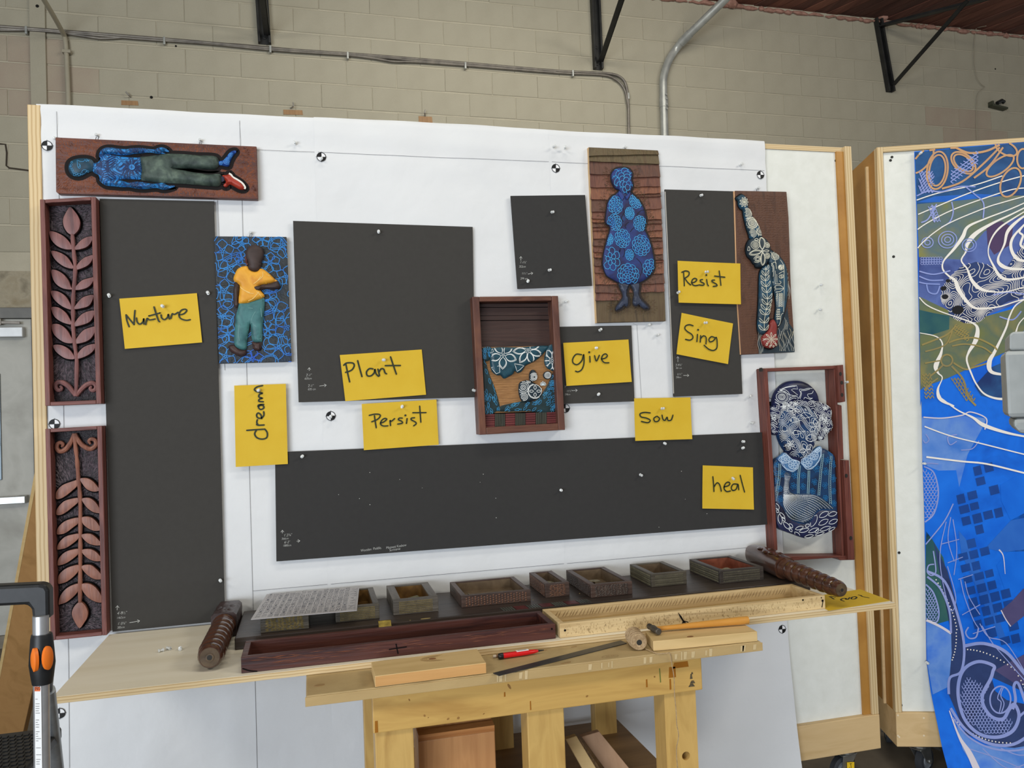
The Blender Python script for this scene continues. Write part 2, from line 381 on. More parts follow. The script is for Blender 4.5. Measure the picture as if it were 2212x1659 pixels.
mb.build('closer_arm', M_emtdull, door, bevel=.002)
mb = MB(); mb.slab(PB, [(-1.9, 1.205), (-1.365, 1.205), (-1.365, 1.975), (-1.9, 1.975)], .03, .042); mb.build('window_frame', mat('window_trim', [(92, 104, 112), (118, 130, 138)], .35, .4, scale=7), door, bevel=.003)
mb = MB(); mb.slab(PB, [(-1.87, 1.23), (-1.392, 1.23), (-1.392, 1.95), (-1.87, 1.95)], .042, .045); mb.build('window_pane', mat('pane', (110, 125, 135), .08, spec=.8), door)
mb = MB(); mb.slab(PB, [(-1.40, 1.45), (-1.372, 1.45), (-1.372, 1.53), (-1.40, 1.53)], .043, .046); mb.build('sticker', mat('sticker_white', (225, 225, 222), .5), door)
mb = MB(); mb.slab(PB, [(-1.95, 1.032), (-1.2, 1.032), (-1.2, 1.085), (-1.95, 1.085)], .07, .105); mb.slab(PB, [(-1.26, 1.03), (-1.2, 1.03), (-1.2, 1.087), (-1.26, 1.087)], .03, .075); mb.slab(PB, [(-1.95, 1.03), (-1.9, 1.03), (-1.9, 1.087), (-1.95, 1.087)], .03, .075)
mb.build('push_bar', mat('bar_metal', [(150, 152, 150), (180, 181, 178)], .3, .6, scale=6), door, bevel=.004)
# ------------------------------------------------------------------ things on the block wall
def bracket(bot, top, far, far2, w, label):
    pb, pt = PB.px(bot), PB.px(top); t = thing('roof_brace', label, 'steel brace', tuple(PB.w(pb[0], pb[1], 0)), 'steel roof braces on the block wall')
    mb = MB(); poly = [(pb[0] - w / 2, pb[1]), (pb[0] + w / 2, pb[1]), (pt[0] + w / 2, HW + .02), (pt[0] - w / 2, HW + .02)]
    mb.slab(PB, poly, .0025, .012); mb.slab(PB, [(poly[0][0], poly[0][1]), (poly[0][0] + .018, poly[0][1]), (poly[3][0] + .018, poly[3][1]), poly[3]], .012, .055)
    mb.slab(PB, [(poly[0][0] + w - .018, poly[0][1]), (poly[1][0], poly[1][1]), poly[2], (poly[2][0] - .018, poly[2][1])], .012, .055); mb.build('wall_channel', M_steel, t, bevel=.002)
    p0 = PB.w(pb[0] + w * .2, pb[1] + .06, .05)
    def bar(nm, a, b, th):
        d = (b - a) / np.linalg.norm(b - a); x = np.cross(d, (0, 0, 1)); x /= np.linalg.norm(x); y = np.cross(x, d); mb = MB()
        for u0, u1, v0, v1 in ((-th, th, -.004, .004), (-th, -th + .008, -.004, th * 1.4)): mb.hexa([a + u0 * x + v0 * y, a + u1 * x + v0 * y, a + u1 * x + v1 * y, a + u0 * x + v1 * y], [b + u0 * x + v0 * y, b + u1 * x + v0 * y, b + u1 * x + v1 * y, b + u0 * x + v1 * y])
        mb.build(nm, M_steel, t)
    if far is not None: bar('diagonal_bar', p0, far, .024)
    if far2 is not None: bar('top_bar', PB.w(pt[0], HW - .07, .05), far2, .028)
    for zz in (.05, .2): mb = MB(); mb.lathe(PB.w(pb[0], pb[1] + zz, .012), PB.N, [(0, .013), (.008, .013), (.009, .006), (.016, .006)], 6); mb.build('bolt', M_steel, t)
bracket((572, 97), (562, 0), onY((560, -60), 2.9), None, .10, 'leftmost dark steel roof brace, above the leaning-figure end of the conduit')
bracket((1290, 152), (1283, 0), onY((1356, -40), 2.75), None, .085, 'middle dark steel roof brace with diagonal bar above the paper')
bracket((1920, 200), (1893, 52), onY((2088, 3), 2.9), onY((2150, -6), 2.85), .075, 'right dark steel roof brace meeting the plank ceiling')
bpy.data.objects['roof_brace']['label'] = 'leftmost dark steel roof brace, cut off by the top edge of the photo'
# bundled conduits along the wall
def wtube(name, qs, r, m, label, off, clips=(), group=None, smoothn=5):
    pts = [PB.w(*PB.px(q, off), off) if len(q) == 2 else np.array(q) for q in qs]
    pts = sm(pts, smoothn); mb = MB(); mb.tube(pts, r, 10)
    t = thing(name, label, 'conduit', tuple(pts[0]), group); mb.build('tube', m, t, smooth=True)
    for q in clips:
        a, b = PB.px(q, off); mb = MB(); mb.slab(PB, [(a - .008, b - r - .03), (a + .008, b - r - .03), (a + .008, b + r + .004), (a - .008, b + r + .004)], 0.003, off + r + .003)
        mb.build('strap', M_emt, t, bevel=.002)
    return t
wtube('electrical_conduit', [(-60, 52), (0, 57), (200, 72), (400, 88), (600, 105.5), (800, 119.5), (1000, 136), (1200, 153), (1290, 157.5), (1327, 161), (1346, 172), (1354, 192), (1357, 225), (1358, 265), (1361, 420)], .0115, M_emtdull,
      'top thin grey conduit of the bundle running along the block wall', .024, [(57, 62), (355, 85), (584, 103), (751, 117), (1005, 139), (1237, 156), (1357, 205)], 'thin conduits bundled along the wall')
wtube('electrical_conduit', [(-60, 64), (0, 65), (100, 67), (200, 81), (230, 83), (310, 81), (440, 93), (500, 96), (560, 101), (700, 114), (800, 125), (850, 133), (900, 134), (1000, 141), (1200, 157), (1300, 162), (1330, 172), (1347, 190), (1354, 215), (1358, 262), (1361, 420)], .0105, M_emtdull,
      'lower sagging thin conduit of the bundle running along the block wall', .018, (), 'thin conduits bundled along the wall')
wtube('electrical_conduit', [(-60, 60), (0, 61.5), (120, 69), (300, 84), (450, 94.5), (600, 109), (800, 122), (900, 131), (1000, 138.5), (1200, 155.5)], .0105, M_emtdull, 'middle thin conduit of the bundle running along the block wall', .02, (), 'thin conduits bundled along the wall')
pv = [PB.w(*PB.px(q, .03), .03) for q in ((149, 420), (148, 240), (144, 130), (142, 95), (139, 78))]
pv += [onY((131, 62), 3.56), onY((112, 28), 3.35), onY((84, -18), 3.1)]
mb = MB(); mb.tube(sm(pv, 5), .0175, 10); t = thing('painted_conduit', 'wall-coloured conduit rising at the left and bending away', 'conduit', tuple(pv[0])); mb.build('tube', M_tubepaint, t, smooth=True)
mb = MB(); p = PB.px((144, 112), .03); mb.slab(PB, [(p[0] - .03, p[1] - .012), (p[0] + .03, p[1] - .012), (p[0] + .03, p[1] + .012), (p[0] - .03, p[1] + .012)], .003, .05); mb.build('strap', M_tubepaint, t, bevel=.003)
pv = [PB.w(*PB.px(q, .045), .045) for q in ((1438, 430), (1436, 300), (1433, 190), (1435, 160), (1445, 130), (1459, 108))] + [onY((1478, 85), 3.66), onY((1524, 40), 3.48), onY((1573, -8), 3.3), onY((1620, -60), 3.1)]
t = thing('large_conduit', 'thick shiny grey conduit bending up to the ceiling', 'conduit', tuple(pv[0])); mb = MB(); mb.tube(sm(pv, 6), .036, 16); mb.build('tube', M_emt, t, smooth=True)
mb = MB(); mb.tube([PB.w(*PB.px(q, .045), .045) for q in ((1434.4, 232), (1433.6, 212))], .041, 16); mb.build('coupling', M_emt, t, smooth=True)
a_, b_ = onY((1471, 93), 3.69), onY((1490, 73), 3.61); mb = MB(); mb.tube([a_, b_], .041, 16); mb.build('coupling', M_emt, t, smooth=True)
mb = MB(); p = PB.px((1434, 222), .045)
for dz in (.06, .02, -.03, -.07): mb.lathe(PB.w(p[0] + .005, p[1] + dz, .085), PB.N, [(0, .008), (.012, .008)], 6)
mb.build('set_screw', M_emt, t)
for i, (x0, x1, y0, y1, la) in enumerate(((262, 299, 217, 227, 'left piece of brown tape under a bent nail on the wall'), (612, 654, 237, 247.5, 'middle piece of brown tape on the block wall'), (904, 934, 251, 266, 'right, squarest piece of brown tape on the block wall'))):
    a0, b0 = PB.px((x0, y0)); a1, b1 = PB.px((x1, y0 + 1.5)); _, c0 = PB.px((x0, y1)); _, c1 = PB.px((x1, y1 + 1))
    mb = MB(); mb.slab(PB, [(a0, c0), (a1, c1), (a1 - .004, b1), (a0, b0)], .0005, .003); tag(mb.build('brown_tape', M_kraft), la, 'tape', 'brown tape pieces on the wall')
for q0, q1, q2, la in (((282, 210), (278, 206), (272, 199), 'bent nail above the left brown tape'), ((628, 234), (634, 230), (633, 222), 'bent wire hook above the middle brown tape'), ((918, 251), (917, 244), (919, 238), 'bent wire hook above the right brown tape')):
    mb = MB(); mb.tube([PB.w(*PB.px(q0), 0), PB.w(*PB.px(q1, .03), .04), PB.w(*PB.px(q2, .03), .035)], .006, 6); tag(mb.build('wall_hook', M_wire, smooth=True), la, 'hook', 'hooks above the brown tapes')
pts = [PB.w(*PB.px(q, .02), .02) for q in ((2109, 60), (2105, 90), (2105, 130), (2110, 165), (2120, 182), (2127, 187), (2122, 192), (2112, 205), (2110, 240), (2110, 280), (2112, 330))]
mb = MB(); mb.tube(sm(pts, 4), .0035, 6); mb.tube([pts[0], onY((2130, 56), 3.7)], .0035, 6); tag(mb.build('hanging_wire', M_tubepaint, smooth=True), 'thin loose wire hanging down the wall at the right', 'wire')
t = thing('wall_bracket', 'small dark clip bracket alone on the wall at right', 'bracket', tuple(PB.w(*PB.px((2133, 232)), 0)))
p, q = PB.px((2134, 232)), PB.px((2165, 225)); mb = MB(); mb.slab(PB, [(p[0], p[1] - .005), (q[0], p[1] - .03), (q[0], p[1] - .01), (p[0], p[1] + .015)], .0025, .07); mb.slab(PB, [(p[0], p[1] - .005), (p[0] + .02, p[1]), (p[0] + .02, p[1] + .05), (p[0], p[1] + .05)], .0025, .06); mb.build('plate', mat('olive_metal', (74, 76, 62), .5, .2), t, bevel=.003)
mb = MB(); mb.tube([PB.w(p[0] + .07, p[1] + .03, .05), PB.w(p[0] + .13, p[1] + .06, .05), PB.w(p[0] + .16, p[1] + .045, .05)], .02, 8); mb.build('clip', M_steel, t, smooth=True)
# ------------------------------------------------------------------ the display panel and its papers
M_white = mat('homasote_white', [(222, 223, 214), (229, 230, 222)], .75, scale=20, bump=.12, bscale=60)
M_ply_v = ply_edge('plywood_edge_v', True); M_ply_h = ply_edge('plywood_edge_h', False)
M_ochre = mat('amber_board', [(164, 114, 50), (186, 136, 66)], .5, scale=6, bump=.05, bscale=60)
M_maple = wood('maple_base', [(196, 164, 114), (212, 182, 134), (202, 170, 120)], 'X', .5, 14, .12, bump=.06)
M_hole = mat('screw_hole', (40, 38, 34), .6)
M_rubber = mat('grey_rubber', (52, 54, 58), .6); M_hub = mat('wheel_hub', (120, 124, 128), .5); M_zinc = mat('zinc', [(150, 150, 146), (178, 178, 172)], .3, .85, scale=20)
def caster(root, c, ang, turned=False):   # c = contact point under the swivel
    R = .052; d = np.array([math.cos(ang), math.sin(ang), 0.]); x = np.array([-d[1], d[0], 0.]); wc = np.array(c) + np.array([0, 0, R]) - d * .03; top = c[2] + .132
    k = MB(); k.lathe(np.array(c) + np.array([0, 0, top - c[2] - .022]), (0, 0, 1), [(0, .026), (.006, .034), (.014, .034), (.022, .042)], 18)
    for s in (-1, 1):
        a = x * s * .022; p = np.array([c[0], c[1], 0]); z = lambda h: np.array([0, 0, c[2] + h])
        k.hexa([p + a - d * .05 + z(.048), p + a - d * .012 + z(.048), p + a + d * .034 + z(.112), p + a - d * .04 + z(.112)], [q + x * s * .003 for q in (p + a - d * .05 + z(.048), p + a - d * .012 + z(.048), p + a + d * .034 + z(.112), p + a - d * .04 + z(.112))])
    k.hexa([np.array([c[0], c[1], c[2] + .109]) + u * d + v * x for u, v in ((-.042, -.025), (.036, -.025), (.036, .025), (-.042, .025))], [np.array([c[0], c[1], c[2] + .113]) + u * d + v * x for u, v in ((-.042, -.025), (.036, -.025), (.036, .025), (-.042, .025))])
    k.lathe(wc - x * .032, x, [(0, .006), (.004, .012), (.007, .012), (.008, .005), (.056, .005), (.057, .012), (.060, .012), (.064, .006)], 10)
    ko = k.build('caster', M_zinc, root, bevel=.0015)
    w = MB(); w.lathe(wc - x * .016, x, [(0, .036), (0, .046), (.004, R), (.028, R), (.032, .046), (.032, .036)], 26, cap=False); sub(w, 'tyre', M_rubber, ko)
    h = MB(); h.lathe(wc - x * .014, x, [(0, .010), (0, .020), (.003, .022), (.003, .032), (0, .036), (.028, .036), (.025, .032), (.025, .022), (.028, .02), (.028, .01)], 22); sub(h, 'wheel_hub', M_hub, ko)
    return ko, wc, x, d
def sub(m, name, material, parent, **k):   # a sub-part keeps the thing's origin
    ORG.setdefault(parent, ORG.get(parent)); return m.build(name, material, parent, **{'smooth': True, **k})
XL, XR, ZT, ZB0 = -.055, 3.052, 2.646, .134
panel = thing('display_panel', 'long white pin-up panel with plywood edges on casters, behind the black boards', 'display panel', (1.5, .1, 0))
mb = MB(); mb.box(XL + .03, XR - .06, .008, .03, ZB0 + .14, ZT - .022); mb.build('face_board', M_white, panel)
for nm, x0, x1, m in (('left_edge', XL - .004, XL + .034, M_ply_v), ('right_edge', XR - .026, XR + .004, M_ply_v)):
    mb = MB(); mb.box(x0, x1, -.012, .13, ZB0 + .14, ZT); mb.build(nm, m, panel, bevel=.001)
mb = MB(); mb.box(XR - .062, XR - .0265, -.0015, .012, ZB0 + .14, ZT - .02); mb.build('edge_recess', M_ochre, panel)
mb = MB(); mb.box(XL + .034, XR - .026, .003, .13, ZT - .022, ZT - .001); mb.build('top_edge', M_ply_h, panel, bevel=.001)
mb = MB(); mb.box(XL, XR + .004, -.016, .14, ZB0, ZB0 + .1395); mb.build('base_board', M_maple, panel, bevel=.003)
mb = MB()
for q in ((1808, 346), (1837, 886), (1868, 1528)): a, b = PW.px(q); mb.slab(PW, circle((a, b), .006, 8), -.0085, -.0065)
mb.build('screw_head', M_hole, panel)
c_, wc, x_, d_ = caster(panel, (2.93, .04, 0), math.radians(8))
mb = MB(); pl = Plane(wc - x_ * .0285 + d_ * .006 + np.array([0, 0, .016]), d_, (0, 0, 1), -x_)
mb.slab(pl, [(-.004, -.026), (.022, -.03), (.034, -.016), (.036, .014), (-.002, .02)], 0, .0012); tagged = sub(mb, 'sticker', mat('yellow_sticker', (238, 196, 40), .5), c_)
mb = MB(); ribbon(mb, pl, [(.016, .012), (.018, -.014)], .0025, .0016); ribbon(mb, pl, [(.010, .012), (.022, .011)], .002, .0016); ribbon(mb, pl, [(.011, -.014), (.024, -.015)], .002, .0016); ribbon(mb, pl, [(.006, -.006), (.009, -.001), (.006, -.012)], .002, .0016); ribbon(mb, pl, [(.002, -.02), (.022, -.022)], .0015, .0016)
sub(mb, 'sticker_print', mat('print_black', (30, 28, 25), .6), c_)
caster(panel, (.1, .06, 0), 2.6); caster(panel, (3.0, .115, 0), 4.3); caster(panel, (.1, .12, 0), .4)
# papers: three long sheets that curl over the top of the panel and hang to the floor
M_paper = mat('bond_paper', [(216, 217, 217), (222, 223, 223)], .6, scale=2.5, bump=1.0, bscale=5)
M_ink = mat('thin_print', (112, 112, 116), .6); M_inkb = mat('target_black', (14, 14, 15), .6); M_inkw = mat('target_white', (236, 236, 236), .6)
wv = waves(3, 5.5, 7)
def pdep(x, z):                           # gentle buckling of the paper off the panel
    k = np.clip((z - 2.42) / .18, 0, 1); b = np.clip((.85 - z) / .75, 0, 1)
    return .004 + .0003 * wv(x, z * 1.3) + k * (.005 + .002 * np.sin(x * 9) + .002 * np.sin(x * 23) + .0025 * np.sin(z * 60 + x * 3)) + b * (.022 + .008 * np.sin(x * 4.2 + 1) + .05 * b * np.clip(x / 2.6, .2, 1))
def sheet(name, x0, x1, zb, curl, label, dz=0.):
    n, m = 40, 120; vs, fs = [], []
    for j in range(m + 1):
        for i in range(n + 1):
            x = x0 + (x1 - x0) * i / n; t = j / m
            if t < .9:
                z = zb + (ZT - .016 - zb) * t / .9; y = -float(pdep(x, z)) - .002 - dz
                if zb < .1 and z < zb + .06 and x > x1 - .06 and x1 > 2.4:     # rounded lower corner
                    u = (x - (x1 - .06)) / .06; z = max(z, zb + .06 * (1 - math.sqrt(max(0, 1 - u * u))))
            else:
                u = (t - .9) / .1; r = curl(x); z0 = ZT - .016; y0 = -float(pdep(x, z0)) - .002 - dz
                ang = u * 2.35; z = z0 + .016 * min(1, u * 2) + r * math.sin(ang); y = y0 + r * (1 - math.cos(ang))
            vs.append((x, y, z)); 
    fs = [(j * (n + 1) + i, j * (n + 1) + i + 1, (j + 1) * (n + 1) + i + 1, (j + 1) * (n + 1) + i) for j in range(m) for i in range(n)]
    mb = MB(); mb.add(vs, fs); t = thing(name, label, 'paper sheet', ((x0 + x1) / 2, 0, zb), 'long layout papers on the panel'); mb.build('sheet', M_paper, t, smooth=True); return t
P1 = sheet('layout_paper', -.034, .855, .12, lambda x: .005 + .003 * max(0, x - .4), 'left white layout paper hanging from the panel top, behind the carved plants', .000)
P2 = sheet('layout_paper', .851, 1.726, .12, lambda x: .006 + .010 * math.sin(PI * min(1, max(0, (x - .75) / 1.0))) ** 1.2, 'middle white layout paper with the top edge curling highest', .0006)
P3 = sheet('layout_paper', 1.722, 2.648, .055, lambda x: .006, 'right white layout paper ending at the bare panel strip', .0012)
def ph(off):
    return lambda a, b: np.array([float(pdep(x, z)) for x, z in zip(np.atleast_1d(a), np.atleast_1d(b))]) + off
def pline(root, pts, w=.0012, off=.0042):
    mb = MB(); ribbon(mb, PW, resample(pts, .05), w, ph(off)); return mb.build('printed_line', M_ink, root)
def target(root, q, r=.0155):
    a, b = PW.px(q); h = float(pdep(a, b)) + .0040; mb = MB()
    mb.slab(PW, circle((a, b), r, 24), h - .0008, h); mb.k = 1
    for s in (0, 1):
        A = [(a, b)] + [(a + r * .99 * math.cos(PI * (s + .5 * k / 6) + PI / 2), b + r * .99 * math.sin(PI * (s + .5 * k / 6) + PI / 2)) for k in range(7)]
        mb.slab(PW, A, h, h + .0006)
    ribbon(mb, PW, circle((a, b), r, 24), .0022, h + .0007, closed=True); ribbon(mb, PW, [(a - r * 1.25, b), (a + r * 1.25, b)], .0011, h + .0008); ribbon(mb, PW, [(a, b - r * 1.25), (a, b + r * 1.25)], .0011, h + .0008)
    mb.build('target_mark', [M_inkw, M_inkb], root)
for r_, q in ((P1, (104, 317)), (P1, (694, 341.5)), (P2, (1199, 365)), (P3, (1639.5, 379.5)), (P1, (119, 916)), (P1, (714.5, 898.5)), (P2, (1220, 882)), (P3, (1659, 868)), (P1, (132.5, 1537)), (P3, (1685, 1357))): target(r_, q)
xg0, xg1, zg0 = .028, .601, 2.528; zg1 = float(onY((700, 1262), 0)[2])
pline(P1, [(xg0, ZT - .02), (xg0, .2)]); pline(P1, [(xg1, ZT - .02), (xg1, .2)]); pline(P1, [(xg1 + .03, zg0), (.85, zg0)]); pline(P2, [(.862, zg0), (1.718, zg0)]); pline(P3, [(1.73, zg0), (2.64, zg0)])
pline(P1, [(xg1, zg1), (.85, zg1)]); pline(P2, [(.862, zg1), (1.718, zg1)]); pline(P3, [(1.73, zg1), (2.5, zg1)])
M_pencil = mat('pencil', (150, 150, 152), .6)
for r_, qs in ((P3, [(1366, 700), (1374, 702), (1384, 868)]), (P3, [(1444, 560), (1456, 870)]), (P2, [(1110, 428), (1116, 612)]), (P1, [(470, 434), (486, 800)]), (P1, [(218, 426), (462, 431), (463, 440)])):
    mb = MB(); ribbon(mb, PW, PW.pts(qs), .0014, ph(.0045)); mb.build('pencil_line', M_pencil, r_)
# ------------------------------------------------------------------ the second panel, turned towards the camera, with the printed mural
T0 = onY((1893, 319), -.004); B0 = onY((1936.5, 1611), -.02); B0[2] = .134
u2 = np.array([.9393, -.343, 0.]); v2 = (T0 - B0) / np.linalg.norm(T0 - B0); n2 = np.cross(u2, v2); H2 = np.linalg.norm(T0 - B0)
P2L = Plane(B0, u2, v2, n2)
if n2[1] > 0: P2L.N = n2 = -n2
pan2 = thing('display_panel', 'second white pin-up panel turned inward at the right edge, holding the mural', 'display panel', tuple(B0 - np.array([0, 0, .134])))
def pbox(nm, a0, a1, b0, b1, c0, c1, m, bev=.001):
    mb = MB(); mb.slab(P2L, [(a0, b0), (a1, b0), (a1, b1), (a0, b1)], c0, c1); return mb.build(nm, m, pan2, bevel=bev)
pbox('face_board', .03, 1.22, .14, H2 - .022, -.03, -.008, M_white)
pbox('left_edge', 0, .0255, .14, H2, -.03, .004, M_ply_v); pbox('top_edge', .026, 1.22, H2 - .0215, H2, -.13, .004, M_ply_h)
pbox('side_board', 0, .018, .14, H2 - .001, -.46, -.0305, M_ochre); pbox('base_board', 0, 1.22, 0, .1395, -.46, .006, M_maple, .003)
pbox('side_batten', -.012, -.0005, .14, H2 - .05, -.115, -.10, M_maple)
mb = MB()
for q in ((1902, 340), (1899, 347), (1910, 555), (1935, 1195), (1946, 1525)): mb.slab(P2L, circle(P2L.px(q), .006, 8), -.0085, -.0065)
mb.build('screw_head', M_hole, pan2)
mb = MB()
for q in ((1938, 1545), (1994, 1552), (1939, 1589), (1995, 1590), (1942, 1592)): mb.slab(P2L, circle(P2L.px(q, .006), .004, 8), .0055, .0075)
mb.build('filler_spot', mat('filler', (226, 208, 176), .7), pan2)
k2 = caster(pan2, tuple((P2L.w(.11, 0, -.05) * (1, 1, 0))), math.radians(200)); caster(pan2, tuple(P2L.w(.1, 0, -.4) * (1, 1, 0)), 1.0); caster(pan2, tuple(P2L.w(1.1, 0, -.1) * (1, 1, 0)), 1.0)
# brake pedal of the front caster
c0, wc, x_, d_ = k2; q0 = np.array([wc[0], wc[1], .085]) - d_ * .055
mb = MB(); mb.hexa([q0 - x_ * .02 + np.array([0, 0, .02]), q0 + x_ * .02 + np.array([0, 0, .02]), q0 + x_ * .02 - d_ * .045 - np.array([0, 0, .02]), q0 - x_ * .02 - d_ * .045 - np.array([0, 0, .02])], [p + np.array([0, 0, .006]) for p in (q0 - x_ * .02 + np.array([0, 0, .02]), q0 + x_ * .02 + np.array([0, 0, .02]), q0 + x_ * .02 - d_ * .045 - np.array([0, 0, .02]), q0 - x_ * .02 - d_ * .045 - np.array([0, 0, .02]))])
sub(mb, 'brake_pedal', M_zinc, c0, smooth=False, bevel=.001)
# ------------------------------------------------------------------ the printed mural on the second panel
def pm(nm, cols, **k): return mat('mural_' + nm, cols, .28, **{'scale': 7, 'detail': 8, 'spec': .35, **k})
MU = {'base': pm('blue', [(8, 84, 190), (20, 112, 226), (12, 92, 206)]), 'navy': pm('navy', [(22, 62, 108), (44, 88, 138), (28, 52, 104)]), 'olive': pm('olive', [(116, 124, 84), (92, 112, 118), (134, 132, 76)]),
      'peri': pm('periwinkle', [(66, 84, 150), (92, 112, 172), (58, 70, 128)]), 'olive2': pm('olive_low', [(122, 124, 62), (96, 110, 90), (142, 132, 76)]), 'light': pm('light_blue', [(60, 118, 204), (104, 146, 214), (40, 108, 216)]),
      'dark': pm('slate', [(38, 50, 92), (48, 66, 112), (34, 42, 76)]), 'sq': pm('square', [(18, 62, 134), (30, 78, 156)]), 'purple': pm('purple', [(72, 68, 108), (88, 82, 122)]), 'brt': pm('bright', [(10, 98, 210), (24, 116, 228)]), 'mid': pm('middle_blue', [(30, 92, 186), (50, 112, 200)]), 'green': pm('green', [(30, 78, 92), (60, 104, 96)]), 'maroon': pm('maroon', [(84, 62, 96), (70, 58, 92)])}
ML = {'white': mat('mural_line_white', (238, 232, 222), .4), 'orange': mat('mural_line_orange', [(206, 158, 104), (184, 142, 110)], .4, scale=9), 'lav': mat('mural_line_lavender', [(150, 160, 214), (128, 146, 206)], .4, scale=9), 'blue': mat('mural_line_blue', [(84, 130, 204), (70, 116, 196)], .4, scale=9), 'ochre': mat('mural_line_ochre', [(158, 140, 74), (140, 126, 84)], .4, scale=9), 'ink': mat('mural_ink', (16, 16, 22), .4), 'torn': mat('torn_edge', (214, 206, 214), .6)}
zP, zQ = zoom(1780, 280, 2212, 1194), zoom(1920, 860, 2212, 606)
def hang(a, b):                            # the sheet swings forward below the panel's base
    k = np.clip((.42 - np.atleast_1d(b)) / .42, 0, 2); return .004 + .05 * k * k
class MuralPlane(Plane):
    def w(s, a, b, c=0.0): return s.O + a * s.U + b * s.V + (c + float(hang(a, b)[0])) * s.N
MP = MuralPlane(B0, u2, v2, n2)
E0 = P2L.pts(zP([(470, 135), (492, 520), (513, 1000), (538, 1659)]) + zQ([(118, 10), (126, 250), (140, 500), (152, 800), (164, 1180), (182, 1320), (205, 1450), (222, 1560), (243, 1659), (262, 1740)]), .012)
top = [P2L.px(q, .012) for q in zP([(1194, 85), (830, 108)])]
tR = (1.16, top[0][1] + (1.16 - top[0][0]) * .0)
mpoly = E0 + [(1.16, E0[-1][1] - .02), tR, top[0], top[1]]
mins = inside_poly(mpoly)
mural = thing('mural_print', 'tall glossy mural print of blue and olive collage with white flowing lines', 'mural', tuple(P2L.w(.6, .1, .02) * (1, 1, 0) + np.array([0, 0, .02])))
def fill(poly, c, nm, m, step=.035):
    poly = resample(poly, step, True); ne = len(poly); P = np.array(poly); lo, hi = P.min(0), P.max(0); ins, dst = inside_poly(poly), dist_poly(poly)
    gx, gy = np.meshgrid(np.arange(lo[0], hi[0], step), np.arange(lo[1], hi[1], step)); gx = gx.ravel(); gy = gy.ravel(); k = ins(gx, gy); gx, gy = gx[k], gy[k]
    if len(gx): k = dst(gx, gy) > step * .5; gx, gy = gx[k], gy[k]
    vs = [Vector((float(p[0]), float(p[1]))) for p in poly] + [Vector((float(x), float(y))) for x, y in zip(gx, gy)]
    r = delaunay_2d_cdt(vs, [(i, (i + 1) % ne) for i in range(ne)], [], 1, 1e-7); mb = MB()
    F = [tuple(f) for f in r[2]]; V = np.array([(v.x, v.y) for v in r[0]])
    cen = np.array([V[list(f)].mean(0) for f in F]); ok = ins(cen[:, 0], cen[:, 1])
    mb.add([MP.w(v[0], v[1], c) for v in V], [f for f, o in zip(F, ok) if o]); return mb.build(nm, m, mural, smooth=True)
fill(mpoly, 0, 'print_sheet', MU['base'])
def clipm(qs):                            # keep a patch inside the sheet's left edge
    pts = P2L.pts(qs, .012); return [(min(max(a, 0.09), 1.155), b) for a, b in pts]
def patch(nm, z, pts, c): return fill(clipm(z(pts)), c, 'painted_patch', MU[nm])
patch('navy', zP, [(474, 140), (830, 112), (1194, 90), (1330, 80), (1330, 400), (1194, 420), (1000, 408), (800, 425), (492, 455)], .0006)
patch('olive', zP, [(492, 450), (800, 425), (1000, 410), (1150, 410), (1194, 520), (1000, 600), (900, 620), (760, 785), (510, 765)], .0008)
patch('peri', zP, [(511, 765), (760, 785), (900, 620), (1194, 500), (1330, 480), (1330, 1000), (1194, 1020), (900, 1130), (700, 1095), (516, 1000)], .001)
patch('maroon', zP, [(910, 590), (1000, 560), (1070, 600), (1060, 700), (960, 760), (920, 700)], .0012)
patch('olive2', zP, [(516, 1000), (700, 1090), (900, 1130), (1080, 1085), (1190, 1000), (1194, 1150), (1070, 1330), (860, 1420), (700, 1490), (560, 1540), (536, 1560)], .0012)
patch('green', zP, [(518, 1080), (600, 1100), (700, 1120), (700, 1200), (600, 1230), (525, 1215)], .0014)
patch('mid', zP, [(490, 440), (600, 405), (850, 395), (1000, 405), (900, 420), (640, 440)], .0012)
patch('navy', zP, [(860, 1540), (960, 1430), (1060, 1390), (1090, 1620), (1000, 1625), (900, 1600)], .0012)
patch('light', zQ, [(120, 88), (200, 97), (300, 85), (412, 100), (390, 150), (330, 260), (292, 420), (140, 300), (127, 280)], .0008)
patch('brt', zQ, [(128, 300), (200, 330), (280, 330), (300, 430), (240, 560), (152, 660), (144, 560)], .001)
patch('green', zQ, [(150, 600), (180, 640), (230, 720), (260, 850), (275, 1000), (200, 1020), (160, 995), (152, 800)], .001)
patch('dark', zQ, [(185, 650), (250, 780), (300, 950), (330, 1110), (420, 1105), (520, 1150), (606, 1235), (760, 1300), (760, 1600), (606, 1560), (480, 1560), (330, 1500), (262, 1330), (268, 1240), (275, 1150), (272, 1060), (230, 860)], .0014)
patch('light', zQ, [(160, 1000), (200, 1020), (272, 1060), (276, 1150), (268, 1240), (256, 1300), (190, 1330), (167, 1190)], .0018)
patch('light', zQ, [(290, 1450), (330, 1500), (400, 1545), (540, 1560), (700, 1540), (760, 1560), (760, 1740), (440, 1740), (370, 1659), (310, 1560)], .0018)
patch('purple', zQ, [(495, 962), (540, 925), (592, 868), (640, 860), (640, 960), (585, 1000), (540, 1036), (515, 1000)], .0016)
patch('purple', zQ, [(470, 1230), (606, 1160), (760, 1120), (760, 1260), (606, 1300), (560, 1290)], .0018)
patch('brt', zQ, [(455, 1260), (520, 1290), (606, 1330), (606, 1380), (520, 1360), (470, 1320)], .002)
gin = inside_poly([(300, 330), (440, 285), (480, 400), (480, 520), (420, 640), (520, 900), (600, 1080), (560, 1140), (330, 1080), (310, 940), (300, 760), (296, 560)]); gc, gs_ = math.cos(-.24), math.sin(-.24)
